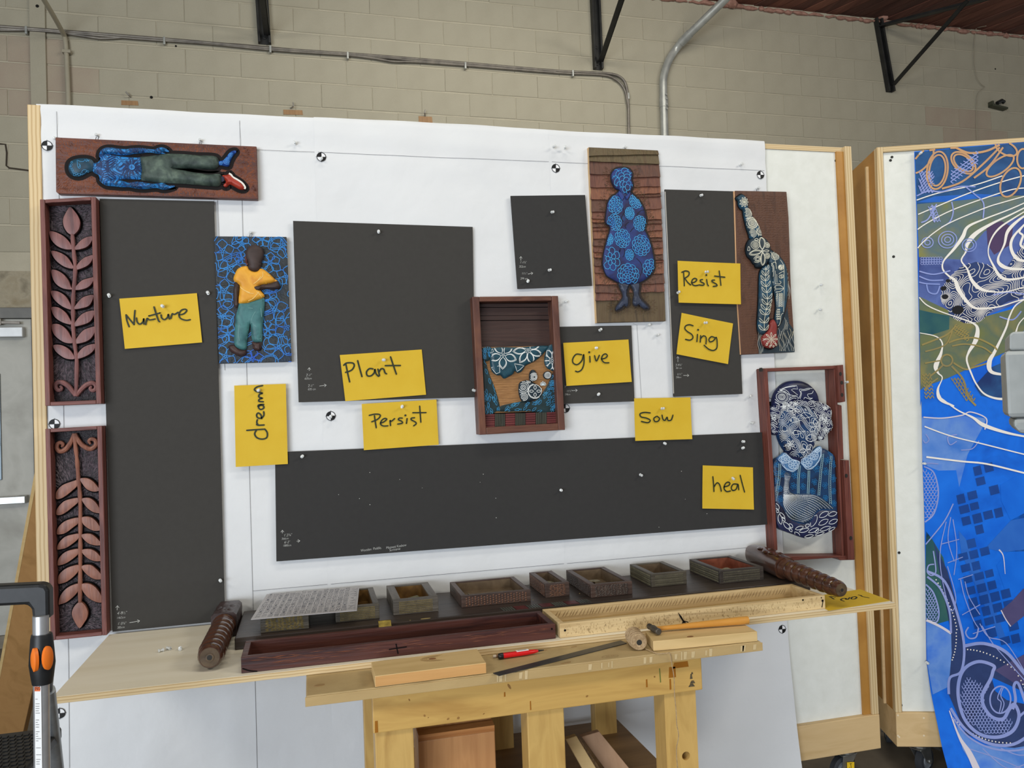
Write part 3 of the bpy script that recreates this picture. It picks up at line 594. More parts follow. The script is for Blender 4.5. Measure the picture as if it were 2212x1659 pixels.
for i in range(-2, 7):
    for j in range(0, 16):
        x, y = 300 + i * 50 * gc - j * 52 * gs_ + 6, 330 + i * 50 * gs_ + j * 52 * gc; w, h = random.uniform(34, 44), random.uniform(32, 42)
        if gin(x + 20, y + 18)[0] and random.random() < .82: patch('sq', zQ, [(x, y), (x + w * gc, y + w * gs_), (x + w * gc - h * gs_, y + w * gs_ + h * gc), (x - h * gs_, y + h * gc)], .0012)
for nm, pts in (('brt', [(480, 400), (606, 330), (760, 300), (760, 520), (530, 560), (485, 470)]), ('mid', [(420, 680), (530, 560), (606, 520), (760, 500), (760, 700), (500, 700), (470, 695)]), ('brt', [(520, 900), (470, 760), (520, 700), (606, 690), (606, 860)]), ('mid', [(296, 600), (330, 640), (430, 860), (520, 1090), (500, 1110), (400, 900), (310, 700)])): patch(nm, zQ, pts, .001)
def mlines(nm, items, m):
    mb = MB()
    for z, pts, w, closed in items:
        qs = clipp(z(sm(pts, 6, closed))); 
        ribbon(mb, MP, qs, w if not isinstance(w, tuple) else w[0], .0026, closed=closed, ins=mins, step=.02 if not closed else None, ws=w if isinstance(w, tuple) else None)
    return mb.build(nm, m, mural, kind='stuff')
def clipp(qs): return P2L.pts(qs, .014)
Wl = [((500, 715), (530, 680), (600, 620), (700, 560), (900, 480), (1000, 450), (1160, 408)), ((490, 515), (600, 470), (800, 390), (1000, 325), (1145, 288)), ((493, 605), (560, 560), (700, 490), (900, 420), (1050, 375), (1130, 365)), ((490, 425), (620, 385), (840, 340), (1000, 290)),
      ((1190, 430), (1050, 490), (900, 545), (800, 590), (770, 650), (720, 720), (660, 790), (655, 840), (690, 880), (730, 910), (750, 960), (790, 1020), (840, 1070), (900, 1080), (1000, 1070), (1100, 1040), (1194, 1020)),
      ((1194, 455), (1060, 520), (950, 570), (850, 630), (800, 690), (790, 740), (765, 790), (800, 840), (830, 910), (880, 960), (950, 980), (1050, 980), (1194, 940)), ((1180, 480), (1080, 540), (990, 600), (940, 670), (925, 750), (960, 830), (1000, 890), (1060, 910), (1194, 890)),
      ((1194, 500), (1110, 550), (1040, 620), (1020, 700), (985, 780), (1000, 820), (1060, 845), (1194, 850)), ((1194, 530), (1130, 590), (1070, 660), (1060, 720), (1090, 780), (1140, 800), (1194, 795)), ((1180, 540), (1110, 620), (1130, 650), (1120, 710), (1194, 745)),
      ((513, 1000), (560, 1050), (640, 1090), (750, 1130), (840, 1165), (870, 1200), (860, 1270), (820, 1340), (810, 1390), (840, 1470), (870, 1530), (920, 1590), (1000, 1620), (1090, 1620)), ((525, 1218), (620, 1240), (660, 1280), (655, 1340), (625, 1420), (640, 1460), (665, 1490), (640, 1560), (660, 1620), (740, 1659)),
      ((1190, 1010), (1100, 1060), (1060, 1130), (1040, 1200), (980, 1330), (945, 1400), (960, 1460), (1060, 1480)), ((1194, 1100), (1120, 1170), (1090, 1260), (1040, 1370), (1075, 1420))]
thick = {4: (.004, .006, .016, .006, .007, .018, .01, .006, .004), 5: (.004, .008, .02, .006, .006, .016, .005, .004), 6: (.003, .008, .004, .014, .005), 7: (.003, .014, .006, .016, .006), 8: (.003, .01, .014, .006), 9: (.003, .008, .01, .006), 10: (.004, .005, .004, .008, .02, .008, .007, .006, .008, .012), 11: (.003, .005, .006, .02, .006, .004, .016, .005), 12: (.004, .006, .009, .02, .006), 13: (.003, .005, .014, .006)}
mlines('white_lines', [(zP, p, thick.get(i, .0045), False) for i, p in enumerate(Wl)] + [(zQ, ((205, 5), (280, 60), (350, 95), (400, 130), (500, 165), (606, 188), (700, 200)), (.005, .006, .016, .008, .007), False), (zQ, ((120, 125), (250, 175), (400, 215), (606, 270), (700, 290)), .005, False), (zQ, ((125, 265), (300, 290), (420, 305), (606, 353), (700, 370)), .007, False)], ML['white'])
og = []
for x, y, rx, ry, t in ((610, 250, 62, 112, .1), (610, 250, 48, 92, .1), (765, 208, 50, 85, -.9), (765, 208, 38, 68, -.9), (520, 190, 40, 90, .7), (1120, 190, 34, 58, 0), (985, 230, 40, 95, .95), (1020, 128, 36, 70, -1.1), (1050, 330, 55, 90, .4)): og.append((zP, circle((x, y), rx, 14, ry, t), .0075, True))
og += [(zP, ((560, 130), (640, 120), (720, 118)), .008, False), (zP, ((720, 118), (800, 150), (900, 140), (980, 105)), .009, False), (zP, ((640, 360), (760, 320), (880, 220), (980, 120)), .008, False), (zP, ((830, 300), (920, 230), (1000, 120)), .008, False)]
mlines('orange_lines', og, ML['orange'])
def squig(x0, y0, n, dx, dy, am, k=4):
    return [(x0 + dx * i + am * (-1 if i % 2 else 1) * .5 * (dy != 0), y0 + dy * i + am * (1 if i % 2 else -1) * .5 * (dx != 0)) for i in range(n)]
lv = []
for i in range(9): lv.append((zP, squig(500 + (i % 3) * 6, 262 + i * 14, 9, 10, 0, 15), .004, False))
for i in range(9): lv.append((zP, squig(700 + i * 18, 330 - i * 14, 8, 0, -11, 15), .004, False))
for i in range(6): lv.append((zP, squig(560 + i * 6, 470 + i * 16, 6, 9, 0, 12), .0035, False))
for x, y, r in ((680, 665, 55), (680, 665, 36), (680, 665, 18), (810, 700, 42), (810, 700, 26), (560, 680, 34), (560, 680, 16)): lv.append((zP, circle((x, y), r, 14, r * .9), .004, True))
for p in (((520, 560), (560, 540), (590, 480), (580, 455)), ((600, 560), (590, 500), (610, 450)), ((640, 590), (690, 560), (710, 500), (700, 440)), ((490, 400), (560, 372), (640, 378), (740, 350), (840, 352)), ((780, 350), (840, 400), (890, 450), (890, 540)), ((515, 880), (580, 905), (660, 905)), ((515, 915), (560, 925), (640, 930)), ((515, 850), (600, 870), (700, 850)), ((560, 930), (575, 975), (620, 985), (640, 940)), ((1000, 1130), (1080, 1150), (1130, 1100)), ((960, 1000), (1050, 985), (1150, 1000))): lv.append((zP, p, .0055, False))
for j in range(3):
    for i in range(8): lv.append((zP, circle((530 + i * 16, 775 + j * 14), 8, 6), .0022, True))
mlines('lavender_lines', lv, ML['lav'])
oc = [(zP, ((540, 1290), (620, 1260), (690, 1230), (740, 1180)), .007, False), (zP, ((560, 1330), (640, 1310), (690, 1280), (720, 1210)), .006, False), (zP, ((700, 1280), (760, 1260), (860, 1255), (960, 1300), (990, 1330)), .007, False), (zP, ((720, 1300), (800, 1290), (900, 1310), (960, 1350)), .006, False), (zP, circle((690, 1385), 34, 14), .007, True), (zP, ((560, 1400), (620, 1390), (660, 1385)), .006, False), (zP, ((590, 1480), (640, 1440), (670, 1410)), .007, False), (zP, ((720, 1420), (790, 1500), (820, 1600), (870, 1659)), .008, False), (zP, ((560, 1560), (600, 1520), (640, 1490)), .006, False), (zP, ((730, 1400), (800, 1440), (850, 1430), (960, 1400)), .007, False)]
for i in range(7): oc.append((zP, squig(545 + i * 3, 1470 + i * 22, 6, 11, 0, 15), .004, False)); oc.append((zP, squig(720 + i * 14, 1500 + i * 20, 7, 10, 0, 16), .004, False)); oc.append((zP, squig(740 + i * 12, 1170 + i * 8, 6, 0, 11, 14), .004, False))
mlines('ochre_lines', oc, ML['ochre'])
# contour-lined hand and corner
hand = clipp(zP(sm([(650, 960), (690, 900), (760, 830), (850, 800), (960, 830), (1010, 870), (1120, 720), (1194, 640), (1194, 1000), (1050, 1040), (960, 1090), (880, 1160), (790, 1165), (700, 1120), (690, 1080), (650, 1030)], 4, True)))
hi = inside_poly(hand); f = waves(11, 42, 6); A = np.array(hand); lo, hi_ = A.min(0), A.max(0)
mb = MB(); segs(mb, MP, contour_segs(f, lo[0], hi_[0], lo[1], hi_[1], .0045, np.arange(-4.5, 4.6, .75)), .0022, .0022, hi); mb.build('contour_lines', ML['white'], mural, kind='stuff')
fill(clipm(zP([(650, 960), (690, 900), (760, 830), (850, 800), (960, 830), (1010, 870), (1120, 720), (1194, 640), (1194, 1000), (1050, 1040), (960, 1090), (880, 1160), (790, 1165), (700, 1120), (690, 1080), (650, 1030)])), .0016, 'painted_patch', MU['dark'])
mb = MB()
for x, y, r in ((688, 910, 14), (662, 955, 18), (672, 1005, 20), (750, 1085, 36)): mb.add([MP.w(*p, .0028) for p in clipp(zP(circle((x, y), r, 12, r * .75)))], [tuple(range(12))])
mb.build('finger_nails', ML['ink'], mural)
crn = clipp(zP([(1150, 95), (1194, 90), (1330, 80), (1330, 560), (1194, 520), (1180, 330)])); ci = inside_poly(crn); A = np.array(crn)
fill([(min(a, 1.155), b) for a, b in crn], .0018, 'painted_patch', ML['ink'])
mb = MB(); segs(mb, MP, contour_segs(waves(5, 36, 6), A[:, 0].min(), min(1.15, A[:, 0].max()), A[:, 1].min(), A[:, 1].max(), .005, np.arange(-4.5, 4.6, .6)), .003, .0026, ci); mb.build('contour_lines', ML['white'], mural, kind='stuff')
# lower part: fish, scales, dots, fine hair lines
lw = [(zQ, ((465, 1210), (400, 1190), (340, 1215), (310, 1270), (305, 1350), (330, 1440), (390, 1500), (470, 1515), (540, 1490), (572, 1430), (555, 1380), (530, 1400), (500, 1440), (450, 1430), (415, 1380), (415, 1330), (450, 1270), (462, 1235)), .013, True),
      (zQ, ((330, 1120), (420, 1110), (520, 1150), (606, 1250), (700, 1350)), .013, False), (zQ, ((268, 1390), (330, 1480), (430, 1540), (540, 1545), (640, 1490)), .011, False), (zQ, ((275, 1430), (340, 1510), (440, 1560), (560, 1570), (650, 1540)), .007, False), (zQ, ((262, 1330), (268, 1260), (320, 1230), (332, 1120), (300, 980), (240, 830), (158, 780)), .010, False), (zQ, ((272, 1060), (262, 960), (220, 860), (160, 805)), .008, False),
      (zQ, ((545, 1400), (560, 1360), (555, 1300), (575, 1290), (606, 1380)), .011, False), (zQ, ((575, 1430), (606, 1410), (640, 1420)), .009, False), (zQ, circle((492, 1358), 46, 16, 58, .15), .006, True), (zQ, ((500, 1305), (480, 1350), (495, 1370), (485, 1412)), .004, False), (zQ, ((510, 1300), (495, 1340), (508, 1375), (495, 1412)), .004, False),
      (zQ, ((200, 300), (160, 296), (128, 300)), .005, False), (zQ, ((145, 560), (185, 520), (202, 430), (180, 340), (135, 310)), .006, False), (zQ, ((160, 1000), (205, 1010), (215, 960), (190, 880), (155, 840)), .006, False), (zQ, ((395, 1040), (385, 1080), (355, 1085), (338, 1060), (350, 1035)), .006, False), (zQ, ((190, 750), (165, 755), (160, 785), (180, 800), (198, 780), (185, 690)), .005, False), (zQ, ((150, 660), (230, 560), (270, 480)), .005, False)]
for p in (((240, 560), (215, 700), (230, 830), (270, 960), (290, 900), (250, 760)), ((260, 540), (250, 640), (280, 740)), ((270, 550), (290, 680), (280, 800)), ((310, 820), (330, 900), (370, 1000), (395, 1040)), ((330, 830), (350, 900), (400, 980)), ((410, 1030), (460, 1110), (520, 1180), (606, 1280)), ((400, 1020), (440, 1080), (520, 1110), (606, 1240)), ((220, 660), (300, 640)), ((250, 745), (318, 720)), ((320, 980), (400, 935)), ((370, 1065), (470, 1035)), ((300, 820), (365, 800))): lw.append((zQ, p, .0035, False))
for p in (((140, 165), (155, 190), (140, 205), (128, 190)), ((280, 170), (240, 180), (250, 215), (280, 200)), ((300, 240), (350, 235), (380, 200)), ((480, 1560), (560, 1590), (640, 1580)), ((340, 1560), (460, 1600), (580, 1650)), ((400, 1560), (500, 1640), (600, 1620))): lw.append((zQ, p, .004, False))
mlines('lavender_lines', lw, ML['lav'])
sc_ = []
for poly, s in (([(345, 1250), (420, 1300), (440, 1290), (415, 1340), (420, 1400), (470, 1440), (540, 1440), (520, 1490), (420, 1495), (340, 1440), (315, 1340)], 15), ([(132, 315), (180, 345), (200, 430), (182, 520), (145, 550)], 15), ([(157, 850), (190, 890), (212, 960), (200, 1005), (162, 990)], 13)):
    pin = inside_poly(poly); P = np.array(poly); j = 0; y = P[:, 1].min()
    while y < P[:, 1].max():
        x = P[:, 0].min() + (s / 2 if j % 2 else 0)
        while x < P[:, 0].max():
            if pin(x, y)[0]: sc_.append((zQ, [(x - s * .5, y - s * .2), (x - s * .4, y + s * .35), (x, y + s * .6), (x + s * .4, y + s * .35), (x + s * .5, y - s * .2)], .0028, False))
            x += s
        y += s * .8; j += 1
mlines('scale_lines', sc_, ML['lav'])
mb = MB()
for a, b, c, d, n in (((200, 820), (250, 900), (290, 980), (300, 1060), 16), ((295, 1060), (300, 1110), (290, 1160), (275, 1190), 10), ((335, 1135), (400, 1135), (480, 1165), (560, 1230), 15), ((560, 1230), (590, 1280), (600, 1300), (606, 1320), 5), ((285, 1440), (350, 1510), (440, 1545), (560, 1540), 20)):
    for k in range(n):
        t = k / n; p = [((1 - t) ** 3) * a[i] + 3 * t * (1 - t) ** 2 * b[i] + 3 * t * t * (1 - t) * c[i] + t ** 3 * d[i] for i in (0, 1)]
        mb.add([MP.w(*q, .0028) for q in clipp(zQ(circle(p, 3.2, 7)))], [tuple(range(7))])
mb.build('dots', ML['white'], mural, kind='stuff')
mlines('torn_edges', [(zQ, ((160, 1000), (200, 1018), (240, 1040), (273, 1062)), .010, False), (zQ, ((262, 1400), (300, 1510), (340, 1580), (372, 1659), (400, 1740)), (.004, .008, .022, .028, .026), False), (zQ, ((118, 88), (210, 95), (300, 84), (340, 70), (410, 100), (405, 150)), .005, False), (zQ, ((495, 962), (515, 1000), (540, 1036)), .004, False), (zQ, ((480, 690), (500, 720), (510, 800)), (.006, .004, .002), False)], ML['torn'])
# ------------------------------------------------------------------ black boards, yellow cards, handwriting
M_black = mat('black_board', [(58, 56, 53), (60, 58, 55)], .85, scale=60, bump=.03, bscale=300, spec=.3)
M_black2 = mat('black_board_deep', [(51, 50, 49), (53, 52, 51)], .85, scale=60, bump=.03, bscale=300, spec=.3)
M_edgew = mat('pale_core', (176, 172, 164), .8)
M_yel = mat('yellow_card', [(208, 170, 38), (212, 176, 46)], .7, scale=14, bump=.03, bscale=200)
M_mark = mat('marker_ink', (36, 44, 24), .6); M_chalk = mat('white_pencil', (206, 206, 200), .7)
BY = .022                                  # how far the boards stand off the panel
GB, GC = 'black placeholder boards on the panel', 'yellow word cards'
def board(corners, label, m=M_black, c0=.016, c1=BY):
    t = thing('black_board', label, 'board', tuple(PW.w(*corners[3], 0)), GB); mb = MB(); mb.slab(PW, corners, c0, c1); mb.build('sheet', m, t, bevel=.0008); return t
def C4(qs, c=BY): return PW.pts(qs, c)
tc = C4([(215, 429), (462, 434.5), (462, 434.5), (243, 1365)]); tc[2] = (tc[1][0], tc[3][1] + .001)
if tc[3][1] < .909: tc[3] = (tc[3][0], .909); tc[2] = (tc[2][0], .909)
b_tall = board(tc, 'tall black board behind the Nurture card, beside the carved plants')
b_plant = board(C4([(633, 477), (1021, 490), (1027, 858), (645, 869)]), 'large square black board carrying the Plant card')
b_small = board(C4([(1103, 423), (1264, 421), (1279, 617), (1118, 624)]), 'small tilted black board left of the woman carving', M_black2)
b_res = board(C4([(1436, 409), (1585, 413), (1604, 851), (1455, 857)]), 'black board under the Resist and Sing cards')
b_give = board(C4([(1195, 706), (1364, 703), (1371, 867), (1199, 873)]), 'black board behind the give card')
b_long = board(C4([(594, 977), (1646, 934), (1658, 1133), (597, 1213)]), 'very long low black board with the heal card', M_black2)
mb = MB(); ribbon(mb, PW, PW.pts([(1436.5, 414), (1443, 560), (1455, 850)], BY), .004, BY + .0003); mb.build('scuffed_edge', M_edgew, b_res)
mb = MB()
for _ in range(16):
    q = (random.uniform(620, 1640), random.uniform(1000, 1150)); a, b = PW.px(q, BY); mb.slab(PW, circle((a, b), random.uniform(.0008, .0016), 5), BY, BY + .0003)
mb.build('specks', M_chalk, b_long, kind='stuff')
def write(root, z, strokes, w, c, m=M_mark, nm='lettering', pl=PW, smooth=True):
    mb = MB()
    for s in strokes:
        p = pl.pts(z(sm(s, 5) if smooth else s), c)
        if len(p) == 1: mb.slab(pl, circle(p[0], w * .7, 8), c, c + .0004); continue
        ribbon(mb, pl, p, w * .86, c + .0004)
        for e in (p[0], p[-1]): mb.add([pl.w(*q, c + .0004) for q in circle(e, w * .43, 8)], [tuple(range(8))])
    return mb.build(nm, m, root)
def card(qs, label, z, strokes, w=.0055, c=BY + .004, wd=None):
    P = PW.pts(qs, c); t = thing('yellow_card', label, 'card', tuple(PW.w(*P[3], 0)), GC)
    n = 8; mb = MB(); vs = []; bow = random.uniform(.001, .003)
    for side in (0, .0007):
        for j in range(n + 1):
            for i in range(n + 1):
                u, v = i / n, j / n; p = (np.array(P[0]) * (1 - u) + np.array(P[1]) * u) * (1 - v) + (np.array(P[3]) * (1 - u) + np.array(P[2]) * u) * v
                vs.append(PW.w(p[0], p[1], c - .0007 + side + bow * ((2 * u - 1) ** 2 + max(0, 2 * v - 1) ** 2) * .9))
    m_ = (n + 1) ** 2; fs = []
    for j in range(n):
        for i in range(n):
            k = j * (n + 1) + i; fs += [(k, k + n + 1, k + n + 2, k + 1), (m_ + k, m_ + k + 1, m_ + k + n + 2, m_ + k + n + 1)]
    rim = [i for i in range(n + 1)] + [j * (n + 1) + n for j in range(1, n + 1)] + [n * (n + 1) + i for i in range(n - 1, -1, -1)] + [j * (n + 1) for j in range(n - 1, 0, -1)]
    fs += [(rim[i], rim[(i + 1) % len(rim)], m_ + rim[(i + 1) % len(rim)], m_ + rim[i]) for i in range(len(rim))]
    mb.add(vs, fs); mb.build('card', M_yel, t, smooth=True); write(t, z, strokes, w, c + bow + .0006); return t
z5, zA, zF, zS, zD = zoom(60, 400, 500, 1327), zoom(600, 460, 1060, 1734), zoom(480, 800, 1000, 2006), zoom(1200, 690, 1680, 1625), zoom(1420, 390, 1740, 1295)
card(z5([(597, 740), (1102, 704), (1137, 1025), (634, 1067)]), 'yellow card reading Nurture', z5, [[(640, 845), (645, 880), (660, 922)], [(641, 845), (662, 872), (692, 908)], [(692, 908), (694, 862), (698, 816)], [(708, 865), (712, 890), (728, 906), (750, 890), (755, 868), (756, 905)], [(768, 908), (774, 875), (780, 868), (792, 878), (828, 872)], [(822, 793), (836, 840), (850, 880), (858, 890)], [(788, 852), (862, 832)], [(868, 845), (872, 865), (890, 876), (910, 860), (915, 840), (922, 872)], [(932, 868), (940, 838), (955, 842), (978, 828)], [(985, 845), (1015, 838), (1035, 818), (1025, 808), (1000, 815), (984, 842), (995, 868), (1030, 880), (1058, 876)]])
card(zA([(505, 1157), (1172, 1112), (1207, 1480), (550, 1533)]), 'yellow card reading Plant', zA, [[(555, 1235), (570, 1310), (585, 1375)], [(537, 1240), (560, 1222), (610, 1222), (622, 1245), (600, 1280), (552, 1298)], [(650, 1203), (668, 1270), (685, 1332)], [(775, 1270), (745, 1268), (722, 1295), (730, 1325), (760, 1325), (785, 1300), (790, 1272), (800, 1310), (820, 1330)], [(815, 1272), (822, 1300), (828, 1325)], [(824, 1295), (840, 1270), (862, 1272), (872, 1300), (885, 1310)], [(918, 1172), (940, 1240), (965, 1312)], [(875, 1243), (998, 1242)]], .0062)
card(zF([(1162, 280), (1785, 243), (1803, 620), (1180, 665)]), 'yellow card reading Persist', zF, [[(1268, 378), (1275, 430), (1283, 478)], [(1225, 375), (1270, 365), (1310, 368), (1315, 385), (1290, 410), (1246, 428)], [(1318, 440), (1345, 430), (1370, 408), (1355, 400), (1330, 415), (1318, 445), (1340, 463), (1380, 462)], [(1402, 460), (1398, 418), (1408, 425), (1436, 402)], [(1500, 398), (1475, 398), (1468, 412), (1495, 425), (1500, 440), (1462, 448)], [(1540, 402), (1535, 442)], [(1526, 375)], [(1602, 395), (1577, 398), (1575, 412), (1608, 430), (1616, 445), (1595, 462)], [(1645, 298), (1650, 370), (1655, 432)], [(1588, 353), (1698, 352)]], .0055)
card(zF([(100, 127), (530, 112), (547, 780), (113, 805)]), 'upright yellow card reading dream sideways', zF, [[(205, 500), (270, 495), (355, 490)], [(355, 490), (375, 520), (370, 560), (330, 573), (288, 560), (270, 530), (282, 502)], [(348, 455), (300, 457), (286, 450)], [(300, 457), (288, 435), (292, 412)], [(328, 402), (322, 372), (300, 355), (286, 372), (296, 395), (325, 398), (346, 375), (345, 345)], [(302, 312), (320, 326), (345, 315), (342, 296), (318, 290), (300, 304), (304, 288), (345, 284)], [(342, 262), (306, 258), (310, 240), (335, 232), (306, 222), (310, 200), (335, 190), (290, 178), (268, 160), (290, 138), (335, 127)]], .006, BY + .0045)
card(zS([(55, 172), (532, 147), (555, 457), (78, 487)]), 'yellow card reading give', zS, [[(190, 258), (150, 255), (125, 290), (130, 320), (160, 330), (192, 300), (205, 255), (207, 320), (192, 365), (165, 383), (146, 378)], [(250, 270), (252, 312)], [(246, 240)], [(285, 265), (298, 305), (320, 262)], [(335, 290), (365, 282), (378, 265), (365, 252), (345, 262), (336, 290), (355, 315), (390, 317)]], .0058)
card(zD([(175, 702), (723, 726), (727, 1083), (183, 1068)]), 'yellow card reading Resist', zD, [[(228, 800), (232, 860), (235, 920)], [(213, 802), (245, 790), (275, 800), (272, 830), (238, 855)], [(240, 855), (265, 890), (290, 912)], [(300, 895), (330, 885), (345, 865), (325, 855), (305, 870), (300, 900), (325, 918), (355, 915)], [(395, 865), (375, 870), (380, 885), (408, 900), (400, 915), (362, 912)], [(430, 865), (437, 905), (446, 920)], [(428, 826)], [(500, 870), (478, 872), (480, 885), (515, 905), (520, 920), (488, 925)], [(540, 790), (548, 850), (555, 915)], [(500, 835), (590, 845)]], .006, .034)
card(zD([(210, 1157), (659, 1250), (613, 1605), (163, 1518)]), 'tilted yellow card reading Sing', zD, [[(312, 1270), (280, 1260), (248, 1270), (240, 1295), (262, 1320), (300, 1345), (310, 1375), (285, 1395), (246, 1388)], [(350, 1345), (345, 1408)], [(356, 1305)], [(378, 1355), (374, 1412)], [(376, 1385), (400, 1358), (425, 1372), (424, 1428)], [(500, 1372), (470, 1365), (450, 1390), (460, 1410), (490, 1400), (514, 1370), (522, 1420), (518, 1465), (490, 1485), (450, 1475), (408, 1440)]], .006)
card(zS([(573, 577), (985, 570), (996, 875), (580, 888)]), 'yellow card reading Sow above the long board', zS, [[(692, 684), (650, 680), (618, 690), (625, 712), (665, 722), (692, 738), (675, 755), (628, 746)], [(735, 710), (718, 725), (725, 745), (748, 745), (760, 725), (742, 708)], [(778, 700), (785, 730), (800, 738), (815, 715), (822, 738), (845, 735), (858, 700)]], .006, BY + .0055)
card(zS([(1075, 1067), (1442, 1082), (1448, 1390), (1071, 1382)]), 'yellow card reading heal on the long board', zS, [[(1150, 1150), (1155, 1205), (1158, 1258)], [(1158, 1225), (1180, 1195), (1200, 1210), (1212, 1256)], [(1232, 1225), (1265, 1215), (1275, 1198), (1258, 1190), (1240, 1205), (1232, 1235), (1250, 1258), (1278, 1255)], [(1330, 1205), (1300, 1205), (1285, 1230), (1295, 1250), (1320, 1242), (1334, 1205), (1340, 1245)], [(1350, 1140), (1365, 1200), (1382, 1262)]], .006)
# small dimension notes in white pencil
def text_mesh(name, cu, m, root):
    tmp = bpy.data.objects.new('text', cu); COL.objects.link(tmp); bpy.context.view_layer.update()
    me = bpy.data.meshes.new_from_object(tmp); bpy.data.objects.remove(tmp); me.materials.clear(); me.materials.append(m)
    o = bpy.data.objects.new(name, me); COL.objects.link(o); o.parent = root; ORG[o] = ORG[root]; return o
def note(root, q, txt, hpx, sc=1.0, slant=.15):
    a, b = PW.px(q, BY); h = abs(PW.px((q[0], q[1] - hpx), BY)[1] - b)
    cu = bpy.data.curves.new('dimension_note', 'FONT'); cu.body = txt; cu.size = h * 1.12; cu.shear = slant; cu.offset = -.0002; cu.space_line = 1.0
    o = text_mesh('dimension_note', cu, M_chalk, root)
    o.location = Vector(PW.w(a, b, BY + .0006) - ORG[root]); o.rotation_euler = (PI / 2, 0, 0); o.scale = (sc * .82, 1, 1)
    if txt[0] in 'WMS': o.rotation_euler = (PI / 2, -.07, 0)
    return o
def arrow(root, q0, q1):
    p, q = np.array(PW.px(q0, BY)), np.array(PW.px(q1, BY)); d = (q - p) / np.linalg.norm(q - p); n = np.array([-d[1], d[0]]); mb = MB()
    for s in ([p, q], [q - d * .007 + n * .005, q, q - d * .007 - n * .005]): ribbon(mb, PW, s, .0012, BY + .0006)
    mb.build('arrow', M_chalk, root)
for root, ns, ars in ((b_tall, (((253, 1328), "4'-9½\"", 8), ((252, 1337), '1462cm', 6), ((254, 1350), "1'-3⅛\"", 7), ((253, 1358), '385cm', 6)), (((253, 1318), (254, 1308)), ((280, 1345), (302, 1341)))),
                      (b_plant, (((661, 813), "2'-1\"", 7), ((658, 820), '635cm', 6), ((665, 836), "2'-1\"", 7), ((665, 843), '635 cm', 6)), (((668, 801), (668, 794)), ((690, 834), (705, 832)))),
                      (b_small, (((1123, 569), "1'-1⅞\"", 6), ((1121, 578), '352cm', 6), ((1127, 593), '11¾"', 6), ((1124, 604), '299 cm', 6)), (((1125, 563), (1125, 554)), ((1140, 592), (1151, 590)))),
                      (b_res, (((1459, 791), "2'-9⅜\"", 6), ((1460, 797), '851 cm', 5), ((1462, 811), '11¾"', 6), ((1460, 817), '298cm', 5)), (((1464, 782), (1464, 770)), ((1476, 811), (1488, 811)))),
                      (b_give, (((1219, 837), '27', 5), ((1224, 847), '11¾"', 6), ((1220, 854), '298cm', 5)), (((1235, 844), (1247, 843)),)),
                      (b_long, (((613, 1159), "1'.2⅜\"", 7), ((608, 1166), '366cm', 6), ((614, 1174), "6'-2\"", 7), ((611, 1181), '1880cm', 6), ((779, 1192), 'Wooden  Paddle,', 7), ((834, 1186), 'Matawai Kaabow', 7), ((841, 1191), 'Suriname', 7)), (((610, 1152), (610, 1145)), ((641, 1169), (648, 1168))))):
    for q, s, h in ns: note(root, q, s, h)
    for a, b in ars: arrow(root, a, b)
# ------------------------------------------------------------------ push pins
M_pin = mat('clear_pin', (206, 208, 206), .15, spec=.8); M_pinm = mat('pin_needle', (150, 150, 150), .3, .9)
pm_ = MB(); pm_.lathe((0, 0, 0), (0, -1, 0), [(0, .0008), (.006, .0008)], 6); pm_.k = 1; pm_.lathe((0, -.006, 0), (0, -1, 0), [(0, .0052), (.0022, .0055), (.003, .0032), (.0105, .0029), (.0118, .0048), (.0145, .0052), (.0155, .0035)], 10)
PINME = bpy.data.meshes.new('push_pin'); PINME.from_pydata(pm_.v, [], pm_.f); PINME.materials.append(M_pinm); PINME.materials.append(M_pin); PINME.polygons.foreach_set('material_index', pm_.m); PINME.polygons.foreach_set('use_smooth', [True] * len(PINME.polygons)); PINME.set_sharp_from_angle(angle=.7)
def pin(q, c, label, ang=None):
    o = bpy.data.objects.new('push_pin', PINME); COL.objects.link(o); a, b = PW.px(q, c + .012); o.location = PW.w(a, b, c - .0005)
    o.rotation_euler = (random.uniform(-.25, .25), 0, random.uniform(-.25, .25)) if ang is None else ang
    return tag(o, label, 'push pin', 'push pins on the display')
pc = BY + .006
